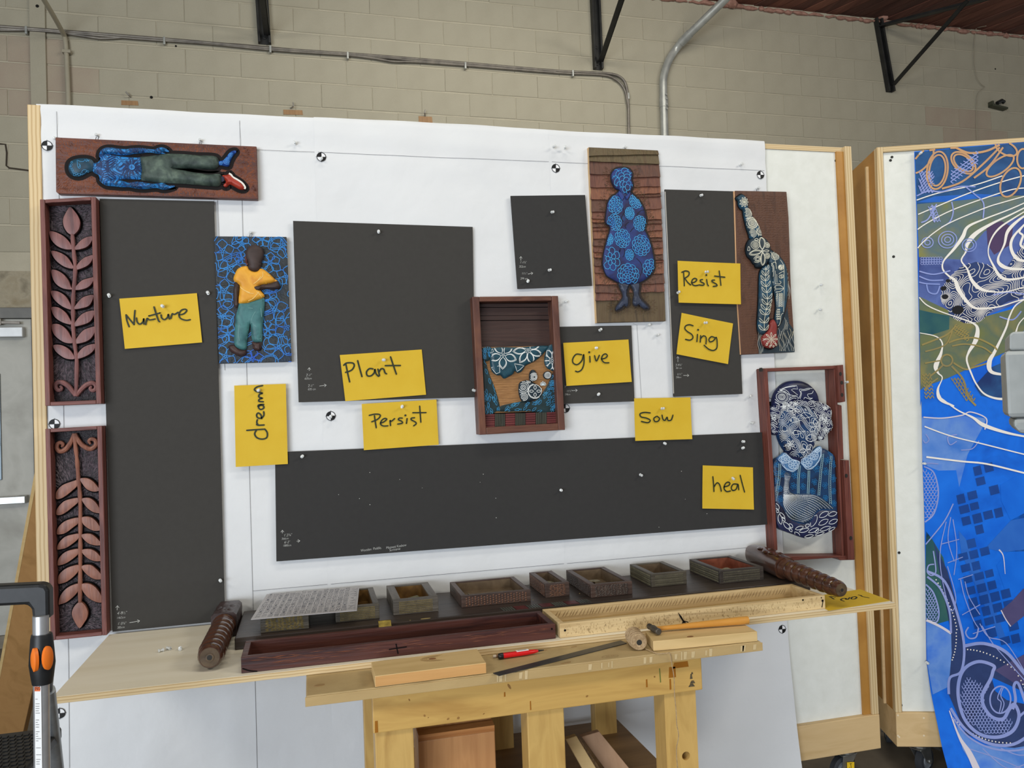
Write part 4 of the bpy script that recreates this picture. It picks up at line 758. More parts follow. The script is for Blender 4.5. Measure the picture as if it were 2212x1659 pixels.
for q, c, la in (((352, 662), pc + .003, 'push pin through the Nurture card'), ((827, 777), pc + .003, 'push pin through the Plant card'), ((869, 880), pc, 'push pin through the Persist card'), ((560, 842), pc, 'push pin through the dream card'), ((1289, 751), pc, 'push pin through the give card'), ((1525, 587), .037, 'push pin through the Resist card, above the word'),
                 ((1465, 633), .034, 'push pin at the left edge of the Resist card'), ((1523, 697), pc, 'push pin through the Sing card'), ((1430, 883), pc, 'push pin through the Sow card'), ((1585, 1032), pc, 'push pin through the heal card'), ((819, 501), BY, 'push pin at the top of the square board with the Plant card'), ((1022, 842), BY, 'push pin at the lower right corner of the square board, by the wooden box frame'),
                 ((1192, 457), BY, 'upper push pin of the small tilted black board'), ((1186, 583), BY, 'middle push pin of the small tilted black board'), ((1142, 608), BY, 'lowest push pin of the small tilted black board, under its note'), ((1515, 421), BY, 'push pin at the top of the board with the Resist card'), ((1296, 714), BY, 'push pin above the give card on its board'), ((1294, 853), BY, 'push pin below the give card on its board'),
                 ((235, 640), BY, 'push pin left of the Nurture card, by the carved plant frame'), ((450, 634), BY, 'push pin right of the Nurture card on the tall board'), ((474, 1254), BY, 'push pin at the lower right of the tall board'), ((651, 988), BY, 'push pin at the upper left corner of the long board'), ((1437, 957), BY, 'push pin of the long board just below the Sow card'), ((1384, 1025), BY, 'push pin of the long board below and left of the Sow card'), ((1213, 1059), BY, 'push pin nearest the middle of the long board'),
                 ((1606, 954), BY, 'upper of two close push pins at the long board right end'), ((1606, 969), BY, 'lower of two close push pins at the long board right end'), ((637, 309), .008, 'push pin in the bare paper right of the lying figure'), ((1196, 316), .02, 'left of two push pins in the paper near the woman carving top'), ((1222, 320), .02, 'right of two push pins in the paper near the woman carving top'), ((1222, 650), .006, 'push pin in the paper right of the box frame top corner'),
                 ((1602, 356), .008, 'push pin in the paper left of the upper right target mark'), ((1402, 701), .006, 'push pin just under the woman carving'), ((1419, 724), .006, 'push pin in the paper between the give and Sing cards'), ((1619, 858), .006, 'upper push pin in the paper left of the portrait frame'), ((1624, 913), .006, 'lower push pin in the paper left of the portrait frame'), ((1775, 615), -.006, 'upper push pin in the bare white panel right of the raised-fist carving'), ((1773, 667), -.006, 'lower push pin in the bare white panel right of the raised-fist carving'),
                 ((1829, 826), -.006, 'push pin beside the notched frame upper right'), ((117, 297), .008, 'push pin above the left end of the lying figure'), ((694, 341), .008, 'push pin in the upper target mark nearest the lying figure'), ((715, 898), .006, 'push pin in the target mark left of the Persist card'), ((1984, 1003), -.02, 'upper push pin at the left edge of the mural'), ((1999, 1433), -.02, 'lower push pin at the left edge of the mural'), ((1962, 334), 0, 'push pin at the top left corner of the mural')):
    if q[0] > 1900:
        o = pin(q, 0, la); a, b = P2L.px(q, .018); o.location = P2L.w(a, b, .0065); o.rotation_euler = (0, 0, math.atan2(n2[1], n2[0]) + PI / 2)
    else: pin(q, c, la)
for q, la in (((358, 1402), 'leftmost loose push pin lying on the plywood'), ((371, 1401), 'middle loose push pin lying on the plywood'), ((390, 1398), 'rightmost loose push pin lying on the plywood')):
    o = pin((300, 300), 0, la, (0, 0, random.uniform(0, 6))); p = onZ(q, .914); o.location = (p[0], p[1], .9136)
hk = [((208, 291), 'wire hanger and pin holding the left top of the lying figure', .02), ((432, 302), 'wire hanger and pin holding the right top of the lying figure', .02), ((1350, 318), 'wire hanger and pin holding the woman carving', .02), ((1638, 406), 'wire hanger and pin holding the raised-fist carving', .02), ((541, 503), 'wire hanger and pin holding the boy carving', .015)]
for q, la, c in hk:
    a, b = PW.px(q, c); t = thing('picture_hanger', la, 'hanger', tuple(PW.w(a, b, 0)), 'wire hangers above the carvings')
    mb = MB(); mb.lathe(PW.w(a, b, .004), PW.N, [(0, .0012), (.006, .0012), (.0062, .005), (.009, .005), (.01, .003), (.019, .003), (.02, .005), (.022, .004)], 8); mb.build('pin', M_pin, t, smooth=True)
    mb = MB(); mb.tube([PW.w(a + u, b + v, w) for u, v, w in ((-.002, -.03, .012), (-.004, -.012, .012), (0, .004, .012), (.006, -.004, .014), (.003, -.012, .012), (.008, -.02, .012))], .0011, 5); mb.build('wire', M_pinm, t)
# ------------------------------------------------------------------ the carved and painted reliefs
GA = 'carved reliefs on the panel'
zL, zU4, zU5, zB5 = zoom(100, 270, 580, 2212), zoom(60, 400, 500, 1327), zoom(60, 880, 500, 1327), zoom(440, 480, 660, 1141)
def PX(z, pts, c): return PW.pts(z(pts), c)
def base_board(name, label, qs, front, m, back=.006, cat='carving', nm='board', bev=.002, group=GA):
    P = PW.pts(qs, front); t = thing(name, label, cat, tuple(PW.w(*P[-1], 0)), group); mb = MB(); mb.slab(PW, P, back, front); mb.build(nm, m, t, bevel=bev); return t, P
def radiate(mb, polys, bounds, n, front, w=.0028, L=(.012, .022), far=.09, seed=1, skew=.5, near=.004, edge=.006):
    """gouge marks that stream away from carved outlines"""
    r = np.random.default_rng(seed); bi, bd = inside_poly(bounds), dist_poly(bounds); B = np.array(bounds); ds = [dist_poly(p) for p in polys]; ii = [inside_poly(p) for p in polys]
    x = r.uniform(B[:, 0].min(), B[:, 0].max(), n); y = r.uniform(B[:, 1].min(), B[:, 1].max(), n)
    def D(a, b): return np.min([d(a, b) for d in ds], 0)
    ok = bi(x, y) & (bd(x, y) > edge)
    for q in ii: ok &= ~q(x, y)
    x, y = x[ok], y[ok]; d = D(x, y); ok = d > near; x, y, d = x[ok], y[ok], d[ok]
    e = .001; gx, gy = D(x + e, y) - D(x - e, y), D(x, y + e) - D(x, y - e); t = np.arctan2(gy, gx) + skew * r.normal(size=len(x)) * .5
    gouge(mb, PW, [(a, b, c, l) for a, b, c, l, q in zip(x, y, t, r.uniform(*L, len(x)), d) if q < far], w, front)
def halo(root, poly, w, c, m, nm='dark_halo'):
    mb = MB(); ribbon(mb, PW, resample(poly, .01, True), w, c, closed=True); return mb.build(nm, m, root)
# --- 1 lying figure
M_red = wood('stained_red', [(58, 34, 32), (92, 52, 42), (118, 66, 44)], 'X', .5, 26, .12, bump=.5, lo=.25, hi=.75)
M_copper = mat('bared_copper', [(104, 60, 46), (144, 86, 58), (74, 44, 38)], .5, scale=40)
M_halo = mat('halo_black', (20, 14, 13), .7, spec=.2); M_skinb = mat('teal_black', [(22, 48, 66), (34, 70, 88)], .45, scale=30)  # halo: plain black band along the carved figure outlines
M_bl = mat('blue_paint', [(30, 100, 172), (50, 132, 194), (34, 94, 172)], .45, scale=26); M_bdk = mat('deep_blue', [(18, 44, 84), (26, 60, 108)], .45, scale=30)
M_trou = mat('grey_green_cloth', [(40, 52, 48), (66, 80, 72), (104, 120, 104)], .55, scale=30, bump=.4, lo=.3, hi=.75)
c1 = .034
man, P = base_board('lying_figure_relief', 'horizontal carved relief of a blue figure lying on its back, one red shoe', zL([(90, 122), (2093, 213), (2107, 738), (120, 682), (96, 664)]), c1, M_red)
F = {'head': [(222, 430), (226, 395), (246, 365), (282, 345), (332, 335), (386, 333), (430, 340), (460, 355), (478, 385), (480, 420), (475, 455), (440, 470), (410, 482), (380, 500), (345, 515), (310, 518), (275, 510), (243, 488), (228, 460)],
     'torso': [(468, 385), (510, 378), (535, 350), (560, 300), (600, 285), (640, 298), (700, 310), (800, 322), (900, 328), (945, 330), (955, 400), (955, 470), (945, 540), (880, 542), (800, 540), (720, 545), (660, 560), (610, 600), (570, 590), (540, 560), (530, 520), (515, 495), (480, 480), (465, 455), (462, 420)],
     'arm1': [(530, 312), (545, 264), (580, 238), (640, 230), (720, 240), (800, 245), (860, 238), (940, 236), (1020, 245), (1080, 250), (1110, 236), (1150, 228), (1190, 238), (1222, 264), (1220, 272), (1182, 268), (1160, 275), (1190, 290), (1150, 290), (1090, 285), (1040, 278), (960, 282), (880, 290), (820, 300), (740, 305), (680, 295), (620, 290), (580, 300), (550, 335)],
     'arm2': [(535, 555), (570, 590), (610, 608), (680, 615), (760, 622), (830, 622), (900, 635), (980, 640), (1060, 632), (1110, 632), (1160, 645), (1210, 640), (1278, 618), (1270, 608), (1215, 608), (1165, 580), (1120, 585), (1060, 590), (980, 578), (900, 570), (830, 580), (760, 560), (700, 545), (640, 550), (600, 560), (560, 545)],
     'trousers': [(935, 330), (1000, 318), (1120, 302), (1220, 290), (1380, 295), (1500, 305), (1620, 308), (1690, 318), (1718, 350), (1720, 400), (1690, 440), (1620, 445), (1500, 438), (1380, 435), (1275, 438), (1390, 460), (1500, 480), (1620, 495), (1720, 492), (1748, 520), (1745, 570), (1720, 612), (1640, 610), (1500, 600), (1380, 590), (1250, 585), (1100, 575), (1000, 560), (945, 545), (955, 440)],
     'foot': [(1715, 365), (1760, 355), (1790, 325), (1820, 285), (1850, 262), (1885, 258), (1890, 275), (1870, 300), (1850, 330), (1830, 375), (1820, 410), (1790, 415), (1750, 405), (1718, 400)],
     'shoe': [(1755, 505), (1800, 500), (1828, 482), (1860, 520), (1900, 545), (1950, 580), (1985, 625), (1975, 645), (1930, 645), (1880, 620), (1830, 595), (1800, 620), (1775, 618), (1765, 600), (1790, 570), (1770, 540)]}
Q = {k: PX(zL, v, c1) for k, v in F.items()}
fig = [sm(q, 3, True) for q in Q.values()]
for k in Q: halo(man, sm(Q[k], 3, True), .024, c1 + .0006, M_halo)
mb = MB(); radiate(mb, fig, P, 5200, c1 + .0001, .0019, (.007, .015), .14, 2, .7, .012); mb.build('carving_marks', M_copper, man, kind='stuff')
hd = Relief(PW, Q['head'], c1, .003, .010, .03, .008, 'head', M_skinb, man)
to = Relief(PW, Q['torso'], c1, .003, .010, .03, .008, 'torso', M_bl, man)
ar = [Relief(PW, Q[k], c1, .006, .010, .014, .007, 'arm', M_bl, man) for k in ('arm1', 'arm2')]
tr = Relief(PW, Q['trousers'], c1, .005, .013, .02, .008, 'trousers', M_trou, man)
ft = Relief(PW, Q['foot'], c1, .003, .009, .012, .006, 'foot', mat('foot_blue', [(26, 58, 130), (34, 78, 154)], .45, scale=30), man)
sh = Relief(PW, Q['shoe'], c1, .004, .010, .012, .006, 'shoe', mat('red_shoe', [(148, 48, 34), (170, 58, 40)], .45, scale=30), man)
mb = MB(); ribbon(mb, PW, sm(PX(zL, [(1820, 486), (1842, 500), (1858, 522), (1900, 546), (1950, 580), (1980, 622), (1974, 640)], c1 + .006), 5), .006, c1 + .011); mb.build('white_sole', mat('sole_white', (222, 218, 208), .5), man)
mb = MB(); mb.slab(PW, PX(zL, [(1744, 520), (1772, 520), (1776, 562), (1748, 575)], c1), c1, c1 + .008); mb.build('sock', mat('sock', (42, 40, 58), .7), man)
def dirlines(nm, rel, root, m, centre, k1, k2, w, res=.0028, seed=1, levels=None, off=.0008):
    """flowing painted bands: contours of a field warped around a centre"""
    A = np.array(rel.poly); lo, hi = A.min(0), A.max(0); wv_ = waves(seed, k2, 5)
    f = lambda x, y: np.sin(8 * np.arctan2(y - centre[1], x - centre[0]) + wv_(x, y) * .9) + .9 * np.sin(np.hypot(x - centre[0], y - centre[1]) * k1 + wv_(y, x))
    mb = MB(); segs(mb, PW, contour_segs(f, lo[0], hi[0], lo[1], hi[1], res, levels or (-.9, 0., .9)), w, lambda a, b: rel.h(a, b) + off, rel.ins); return mb.build(nm, m, root, kind='stuff')
sun = PX(zL, [(860, 432)], c1)[0]
M_ink1 = mat('ink_blue_black', (16, 40, 84), .5)
dirlines('painted_bands', to, man, M_ink1, sun, 190, 80, .0016, seed=4)
for i, a_ in enumerate(ar): dirlines('painted_bands', a_, man, M_ink1, tuple(np.array(a_.poly).mean(0)), 190, 90, .0014, seed=8 + i)
mb = MB(); hh = lambda a, b: to.h(a, b) + .0014
for k in range(12): mb.add([PW.w(*p, float(hh(*p)[0])) for p in petal(sun, k * PI / 6 + .2, .011, .028, .006, 5)], [tuple(range(10))])
mb.build('sun_rays', M_ink1, man)
mb = MB(); mb.add([PW.w(*p, float(hh(*sun)[0])) for p in circle(sun, .0105, 18)], [tuple(range(18))]); mb.build('sun_disc', M_bl, man)
mb = MB(); ribbon(mb, PW, circle(sun, .0105, 20), .0018, lambda a, b: hh(a, b) + .0006, closed=True); ribbon(mb, PW, [(sun[0] - .006, sun[1]), (sun[0] + .006, sun[1])], .0015, hh(*sun)[0] + .0006); ribbon(mb, PW, [(sun[0], sun[1] - .006), (sun[0], sun[1] + .006)], .0015, hh(*sun)[0] + .0006); mb.build('sun_lines', M_ink1, man)
mb = MB(); ribbon(mb, PW, PX(zL, [(610, 290), (612, 380), (612, 470), (616, 600)], c1 + .01), .008, lambda a, b: to.h(a, b) + .0012, ins=to.ins)
for s in (-1, 1):
    for i in range(5): ribbon(mb, PW, sm(PX(zL, [(612, 440 + s * i * 26), (650, 440 + s * (24 + i * 26)), (690, 440 + s * (60 + i * 20))], c1 + .01), 4), .003, lambda a, b: to.h(a, b) + .0012, ins=to.ins)
    for i in range(4): ribbon(mb, PW, sm(PX(zL, [(608, 440 + s * i * 26), (570, 440 + s * (20 + i * 20)), (500, 430 + s * (20 + i * 6))], c1 + .01), 4), .003, lambda a, b: to.h(a, b) + .0012, ins=to.ins)
mb.build('breast_bone', M_ink1, man)
mb = MB(); H_ = lambda a, b: hd.h(a, b) + .0008
for x, y, r in ((252, 368, 9), (247, 396, 10), (245, 425, 10), (258, 447, 10), (268, 468, 10), (278, 490, 10), (298, 482, 10), (305, 500, 9), (325, 490, 10), (345, 500, 9), (352, 482, 9), (378, 488, 9), (395, 470, 8), (412, 458, 7), (236, 410, 6), (262, 500, 6)): ribbon(mb, PW, circle(PX(zL, [(x, y)], c1 + .012)[0], r * .00034, 10), .0011, H_, closed=True, ins=hd.ins)
for pts in ([(305, 345), (312, 390), (318, 425), (335, 432), (342, 410), (325, 385)], [(312, 350), (345, 365), (372, 362), (385, 340)], [(318, 420), (330, 418), (338, 395)], [(388, 345), (400, 365), (412, 345), (420, 362), (425, 345)], [(352, 465), (365, 450), (385, 445), (402, 452), (395, 465)], [(400, 335), (405, 350)]): ribbon(mb, PW, sm(PX(zL, pts, c1 + .012), 4), .0013, H_, ins=hd.ins)
mb.build('face_lines', mat('line_cyan', [(66, 150, 196), (52, 130, 186)], .5, scale=40), man)
mb = MB()
for c, rs in (((1795, 358), (7, 16, 26, 36)), ((1842, 308), (6, 13, 21, 30)), ((1740, 380), (6, 14))):
    for r in rs: ribbon(mb, PW, circle(PX(zL, [c], c1 + .01)[0], r * .00033, 14), .0014, lambda a, b: ft.h(a, b) + .0008, closed=True, ins=ft.ins, step=None)
mb.build('foot_rings', mat('line_blue', (70, 140, 214), .5), man)
# --- 2, 3 carved plants in deep frames
M_fr = wood('mahogany_frame', [(78, 42, 38), (120, 72, 64), (98, 54, 48)], 'Z', .5, 60, .06, bump=.25)
M_frx = wood('mahogany_frame_x', [(78, 42, 38), (120, 72, 64), (98, 54, 48)], 'X', .5, 60, .06, bump=.25)
M_gd = mat('carved_dark_ground', [(20, 16, 18), (40, 32, 36), (26, 20, 24)], .42, scale=30, bump=.6, bscale=120)
M_gm = mat('gouge_ridge', [(58, 48, 54), (112, 100, 106), (44, 34, 38)], .35, scale=60)
M_lf = wood('leaf_plum', [(108, 70, 66), (130, 86, 82), (94, 62, 62)], 'Z', .45, 40, .15, bump=.12)
M_lf2 = wood('leaf_rust', [(122, 76, 60), (144, 94, 74), (104, 64, 54)], 'Z', .45, 40, .12, bump=.12)
M_blk = mat('groove_black', (13, 10, 11), .8, spec=.1)
def plant(z, outer, leaves, bud, stem, scrolls, ml, label, opening):
    fr, bk, lf = .060, .016, .034
    O = PX(z, outer, fr); t = thing('plant_relief', label, 'carving', tuple(PW.w(*O[3], 0)), GA)
    I = [np.array(p) for p in O]; w = .0145; (a0, b0), (a1, b1), (a2, b2), (a3, b3) = I
    for nm, poly, m in (('frame_stile', [(a0, b0), (a0 + w, b0), (a3 + w, b3), (a3, b3)], M_fr), ('frame_stile', [(a1 - w, b1), (a1, b1), (a2, b2), (a2 - w, b2)], M_fr), ('frame_rail', [(a0 + w + .0005, b0), (a1 - w - .0005, b1), (a1 - w - .0005, b1 - w * .8), (a0 + w + .0005, b0 - w * .8)], M_frx), ('frame_rail', [(a3 + w + .0005, b3 + w * .85), (a2 - w - .0005, b2 + w * .85), (a2 - w - .0005, b2), (a3 + w + .0005, b3)], M_frx)):
        mb = MB(); mb.slab(PW, poly, .006, fr); mb.build(nm, m, t, bevel=.0015)
    G = [(a0 + w, b0 - w * .8), (a1 - w, b1 - w * .8), (a2 - w, b2 + w * .85), (a3 + w, b3 + w * .85)]
    mb = MB(); mb.slab(PW, G, .006, bk); mb.build('ground', M_gd, t)
    polys = [PX(z, l, lf) for l in leaves + [bud]]
    polys = [[(min(max(x, G[3][0] * (1 - (G[0][1] - y) / (G[0][1] - G[3][1])) * 0 + (G[0][0] + (G[3][0] - G[0][0]) * (G[0][1] - y) / (G[0][1] - G[3][1])) + .003), (G[1][0] + (G[2][0] - G[1][0]) * (G[1][1] - y) / (G[1][1] - G[2][1])) - .003), y) for x, y in p] for p in polys]
    rel = [Relief(PW, p, bk, .015, .0015, .003, .010, 'leaf' if i < len(leaves) else 'bud', ml, t, n=3) for i, p in enumerate(polys)]
    st = PX(z, stem, lf); mb = MB(); mb.tube([PW.w(x, y, bk + .012) for x, y in sm(st, 4)], [.0052 + .0018 * abs(math.sin(i * .9)) for i in range(len(sm(st, 4)))], 8, flat=(PW.N, .9)); mb.build('stem', ml, t, smooth=True)
    for s in scrolls:
        p = sm(PX(z, s, lf), 5); mb = MB(); mb.tube([PW.w(x, y, bk + .010) for x, y in p], list(np.interp(np.linspace(0, 1, len(p)), [0, .25, .8, 1], [.0068, .0082, .006, .0035])), 8, flat=(PW.N, .9)); mb.build('scroll', ml, t, smooth=True)
    for s in polys: halo(t, sm(s, 3, True), .011, bk + .0006, M_blk, 'groove')
    mb = MB(); radiate(mb, [sm(p, 3, True) for p in polys], G, 4200, bk + .0001, .0020, (.010, .022), .12, 5, .22, .008, .004); mb.build('carving_marks', M_gm, t, kind='stuff')
    return t
L2 = [[(138, 300), (175, 303), (230, 330), (265, 365), (283, 395), (287, 415), (240, 415), (190, 395), (155, 360), (138, 325)], [(418, 332), (415, 360), (390, 395), (350, 413), (301, 418), (315, 390), (345, 358), (380, 338)],
      [(150, 430), (185, 430), (240, 455), (275, 495), (297, 540), (250, 535), (205, 510), (170, 475)], [(422, 455), (415, 490), (390, 520), (350, 540), (310, 548), (325, 510), (360, 475), (395, 460)],
      [(152, 552), (190, 555), (230, 580), (262, 620), (278, 660), (286, 678), (230, 672), (185, 645), (160, 605)], [(428, 600), (420, 630), (395, 660), (350, 678), (300, 680), (315, 655), (350, 620), (395, 605)],
      [(148, 690), (190, 690), (235, 715), (265, 755), (286, 808), (235, 795), (185, 760), (158, 725)], [(425, 715), (418, 750), (395, 785), (350, 800), (299, 806), (315, 775), (350, 735), (390, 718)],
      [(150, 795), (195, 795), (240, 825), (265, 860), (284, 905), (230, 895), (180, 865), (158, 830)], [(432, 818), (425, 855), (400, 890), (350, 910), (298, 918), (315, 880), (350, 840), (395, 820)],
      [(150, 908), (200, 905), (245, 935), (275, 980), (294, 1025), (240, 1025), (185, 990), (158, 950)], [(437, 922), (430, 965), (400, 1005), (355, 1025), (305, 1030), (325, 985), (360, 945), (400, 928)],
      [(165, 1042), (210, 1040), (255, 1060), (285, 1090), (304, 1130), (250, 1130), (205, 1105), (175, 1075)], [(438, 1035), (430, 1070), (400, 1100), (355, 1122), (316, 1130), (325, 1095), (355, 1060), (395, 1040)]]
plant(zU4, [(78, 92), (443, 76), (478, 1424), (113, 1438)], L2, [(272, 140), (300, 165), (325, 200), (338, 240), (330, 285), (305, 315), (285, 322), (255, 305), (232, 265), (228, 220), (245, 180)], [(287, 315), (297, 440), (306, 540), (299, 650), (292, 750), (292, 850), (294, 950), (308, 1080), (316, 1150), (310, 1375)],
      [[(308, 1370), (285, 1340), (255, 1305), (220, 1285), (190, 1285), (176, 1308), (187, 1332), (208, 1334), (215, 1318), (204, 1308)], [(310, 1372), (345, 1330), (380, 1300), (418, 1288), (440, 1305), (436, 1330), (415, 1337), (402, 1322), (414, 1310)]], M_lf, 'upper deep-framed carved plant, bud at top and scrolls at the foot', None)
L3 = [[(172, 595), (185, 550), (220, 510), (275, 487), (322, 475), (320, 510), (285, 545), (240, 580), (205, 597)], [(338, 465), (385, 463), (425, 485), (455, 520), (467, 540), (430, 550), (385, 535), (355, 500)], [(183, 698), (190, 660), (230, 615), (280, 597), (328, 592), (324, 620), (290, 650), (245, 685), (210, 702)], [(350, 595), (400, 592), (440, 620), (465, 660), (472, 688), (430, 685), (390, 660), (362, 625)],
      [(185, 825), (195, 785), (235, 745), (290, 725), (332, 722), (327, 755), (290, 785), (245, 818), (210, 828)], [(348, 718), (400, 715), (440, 740), (468, 780), (473, 800), (430, 805), (385, 785), (355, 755)], [(188, 925), (200, 885), (240, 845), (290, 830), (332, 825), (327, 855), (295, 885), (250, 915), (215, 925)], [(348, 830), (405, 825), (445, 850), (475, 885), (478, 898), (435, 900), (390, 885), (358, 855)],
      [(190, 1028), (200, 985), (240, 945), (290, 928), (332, 925), (327, 955), (295, 985), (250, 1015), (215, 1028)], [(348, 930), (405, 925), (445, 945), (475, 980), (478, 1000), (435, 1003), (390, 985), (358, 955)], [(190, 1148), (200, 1095), (240, 1055), (290, 1035), (332, 1030), (328, 1065), (300, 1100), (255, 1135), (220, 1148)], [(348, 1035), (405, 1028), (445, 1055), (475, 1090), (480, 1118), (440, 1122), (395, 1100), (360, 1065)],
      [(195, 1283), (210, 1230), (245, 1185), (290, 1160), (332, 1152), (327, 1195), (295, 1235), (250, 1270), (215, 1283)], [(345, 1155), (395, 1150), (440, 1175), (475, 1225), (483, 1270), (440, 1268), (390, 1240), (355, 1195)]]
plant(zU5, [(113, 140), (483, 120), (516, 1484), (148, 1520)], L3, [(335, 1440), (305, 1400), (285, 1350), (297, 1305), (333, 1270), (365, 1285), (388, 1330), (385, 1370), (365, 1405)], [(300, 170), (307, 250), (318, 350), (327, 470), (338, 600), (339, 800), (339, 1000), (337, 1275)],
      [[(300, 172), (275, 230), (240, 275), (205, 287), (184, 265), (190, 238), (210, 230), (226, 243), (215, 258)], [(302, 172), (335, 230), (375, 262), (410, 270), (440, 245), (435, 215), (410, 207), (394, 220), (405, 240)]], M_lf2, 'lower deep-framed carved plant hung upside down, scrolls at top and bud at the foot', None)
# --- 4 boy in the yellow shirt
M_slate = mat('slate_black_board', [(34, 38, 42), (46, 52, 56), (28, 44, 64)], .5, scale=14, bump=.25, bscale=160)
c4 = .028
boy, P4 = base_board('boy_relief', 'carved relief of a boy in a yellow shirt on a blue flower ground', zB5([(118, 157), (928, 163), (985, 1562), (172, 1583)]), c4, M_slate)
b4 = inside_poly(P4); S4 = .1928 / 600
mb = MB()
def F4(c, r, n, rot, wid=.7, m=mb, pl=PW, cc=c4, ins=b4, hh=c4 + .0012, w=.0026, core=.09, zz=zB5, p=1.1):
    c_ = pl.px(zz([c])[0], cc)
    for k in range(n): ribbon(m, pl, petal(c_, rot + 2 * PI * k / n, r * core * 1.6, r * random.uniform(.85, 1.05), r * wid, 7, p), w, hh, closed=True, ins=ins, step=None)
    ribbon(m, pl, circle(c_, r * core, 10), w, hh, closed=True, ins=ins)
for c, r, n, rot in (((210, 325), .046, 5, .3), ((287, 525), .048, 5, 1.2), ((430, 245), .034, 5, .8), ((230, 775), .044, 5, 1.5), ((212, 1060), .046, 5, .2), ((742, 455), .042, 6, .4), ((875, 258), .048, 5, 1.0), ((787, 975), .052, 5, .3), ((838, 1395), .05, 5, .9), ((545, 1528), .038, 6, .2), ((720, 1205), .034, 6, .5), ((925, 1180), .044, 5, 1.1), ((930, 605), .04, 5, .2), ((725, 775), .036, 5, .6), ((275, 1250), .036, 6, .1), ((245, 1505), .04, 5, .7), ((425, 405), .024, 6, .2), ((655, 190), .032, 6, .1)): F4(c, r, n, rot)
A = np.array(P4); f4 = waves(21, 40, 6)
segs(mb, PW, contour_segs(f4, A[:, 0].min(), A[:, 0].max(), A[:, 1].min(), A[:, 1].max(), .004, (-2.6, -1.9, 1.9, 2.6)), .0024, c4 + .0011, b4)
mb.build('flower_lines', mat('boy_blue_lines', [(28, 92, 176), (46, 128, 196), (30, 84, 190)], .45, scale=12), boy, kind='stuff')
mb = MB(); B_ = [(460, 470), (470, 330), (660, 300), (680, 420), (640, 520), (860, 690), (680, 800), (690, 1000), (660, 1340), (650, 1440), (480, 1500), (270, 1420), (340, 1300), (330, 900), (330, 640)]
radiate(mb, [PX(zB5, B_, c4)], P4, 900, c4 + .0003, .0022, (.012, .022), .05, 6, .4, .002); mb.build('carving_marks', mat('slate_ridge', (58, 62, 62), .5), boy, kind='stuff')
M_dskin = mat('dark_skin', [(54, 42, 38), (70, 56, 52)], .6, scale=30); M_shirt = mat('yellow_shirt', [(206, 140, 40), (226, 164, 52), (196, 118, 46)], .5, scale=16, bump=.25, lo=.3, hi=.75); M_pants = mat('teal_trousers', [(46, 88, 92), (72, 122, 122), (40, 74, 80)], .5, scale=16, bump=.3); M_bootm = mat('brown_boot', [(52, 38, 36), (72, 52, 48)], .5, scale=30, bump=.3)
def R4(nm, pts, edge, dome, r, m, root=boy, z=zB5, c=c4, step=.006): return Relief(PW, PX(z, pts, c + edge), c, edge, dome, r, step, nm, m, root)
R4('boot', [(275, 1395), (300, 1375), (345, 1375), (380, 1408), (440, 1428), (478, 1432), (480, 1480), (440, 1505), (390, 1500), (330, 1470), (290, 1440)], .005, .010, .012, M_bootm)
R4('boot', [(540, 1335), (600, 1345), (645, 1340), (650, 1400), (630, 1440), (580, 1440), (555, 1420), (545, 1380)], .005, .010, .012, M_bootm)
pt = R4('trousers', [(400, 900), (480, 900), (560, 880), (660, 850), (680, 870), (682, 950), (670, 1080), (660, 1200), (655, 1330), (620, 1345), (560, 1340), (535, 1280), (528, 1190), (522, 1145), (500, 1240), (485, 1340), (478, 1420), (440, 1430), (380, 1410), (345, 1370), (340, 1290), (350, 1180), (362, 1050), (385, 960)], .007, .010, .018, M_pants)
R4('arm', [(350, 660), (400, 690), (397, 800), (385, 880), (400, 920), (385, 960), (365, 972), (340, 940), (332, 880), (332, 780)], .006, .010, .012, M_dskin)
shr = R4('shirt', [(410, 505), (450, 493), (490, 493), (515, 530), (560, 553), (600, 548), (632, 520), (680, 533), (740, 580), (800, 640), (825, 660), (760, 680), (690, 693), (640, 703), (605, 725), (640, 768), (683, 822), (660, 850), (600, 870), (540, 890), (480, 910), (400, 915), (392, 860), (400, 780), (402, 705), (360, 680), (332, 640), (350, 580), (375, 530)], .009, .010, .016, M_shirt)
R4('arm', [(822, 658), (850, 690), (858, 720), (840, 745), (780, 748), (700, 747), (645, 752), (610, 770), (575, 765), (555, 735), (570, 715), (620, 713), (680, 700), (740, 690)], .014, .009, .011, M_dskin)
R4('head', [(497, 510), (500, 470), (472, 400), (470, 330), (495, 280), (540, 257), (600, 257), (650, 285), (672, 340), (668, 400), (648, 450), (632, 520), (600, 552), (550, 550), (512, 530)], .010, .012, .022, M_dskin)
R4('ear', [(462, 380), (478, 372), (492, 400), (497, 450), (490, 482), (474, 470), (463, 425)], .010, .007, .008, mat('ear_red', (96, 56, 48), .5))
mb = MB()
for pts in ([(405, 720), (450, 760), (520, 790)], [(660, 560), (660, 610), (600, 660)], [(720, 590), (740, 600)], [(560, 690), (600, 660), (640, 610)], [(420, 740), (500, 790), (560, 800)], [(590, 780), (620, 800), (650, 840)], [(500, 880), (560, 850), (620, 780)]): ribbon(mb, PW, sm(PX(zB5, pts, c4 + .018), 4), .0022, lambda a, b: shr.h(a, b) + .0006, ins=shr.ins)
mb.build('shirt_folds', mat('fold_pale', (232, 190, 108), .5), boy)
mb = MB()
for pts in ([(580, 1000), (545, 1060), (525, 1140)], [(560, 1150), (590, 1170)], [(600, 1310), (640, 1300)], [(400, 1150), (390, 1250), (400, 1330)], [(500, 960), (550, 965)], [(640, 960), (650, 1060)]): ribbon(mb, PW, sm(PX(zB5, pts, c4 + .018), 4), .0022, lambda a, b: pt.h(a, b) + .0006, ins=pt.ins)
mb.build('trouser_folds', mat('fold_teal', (96, 140, 138), .5), boy)
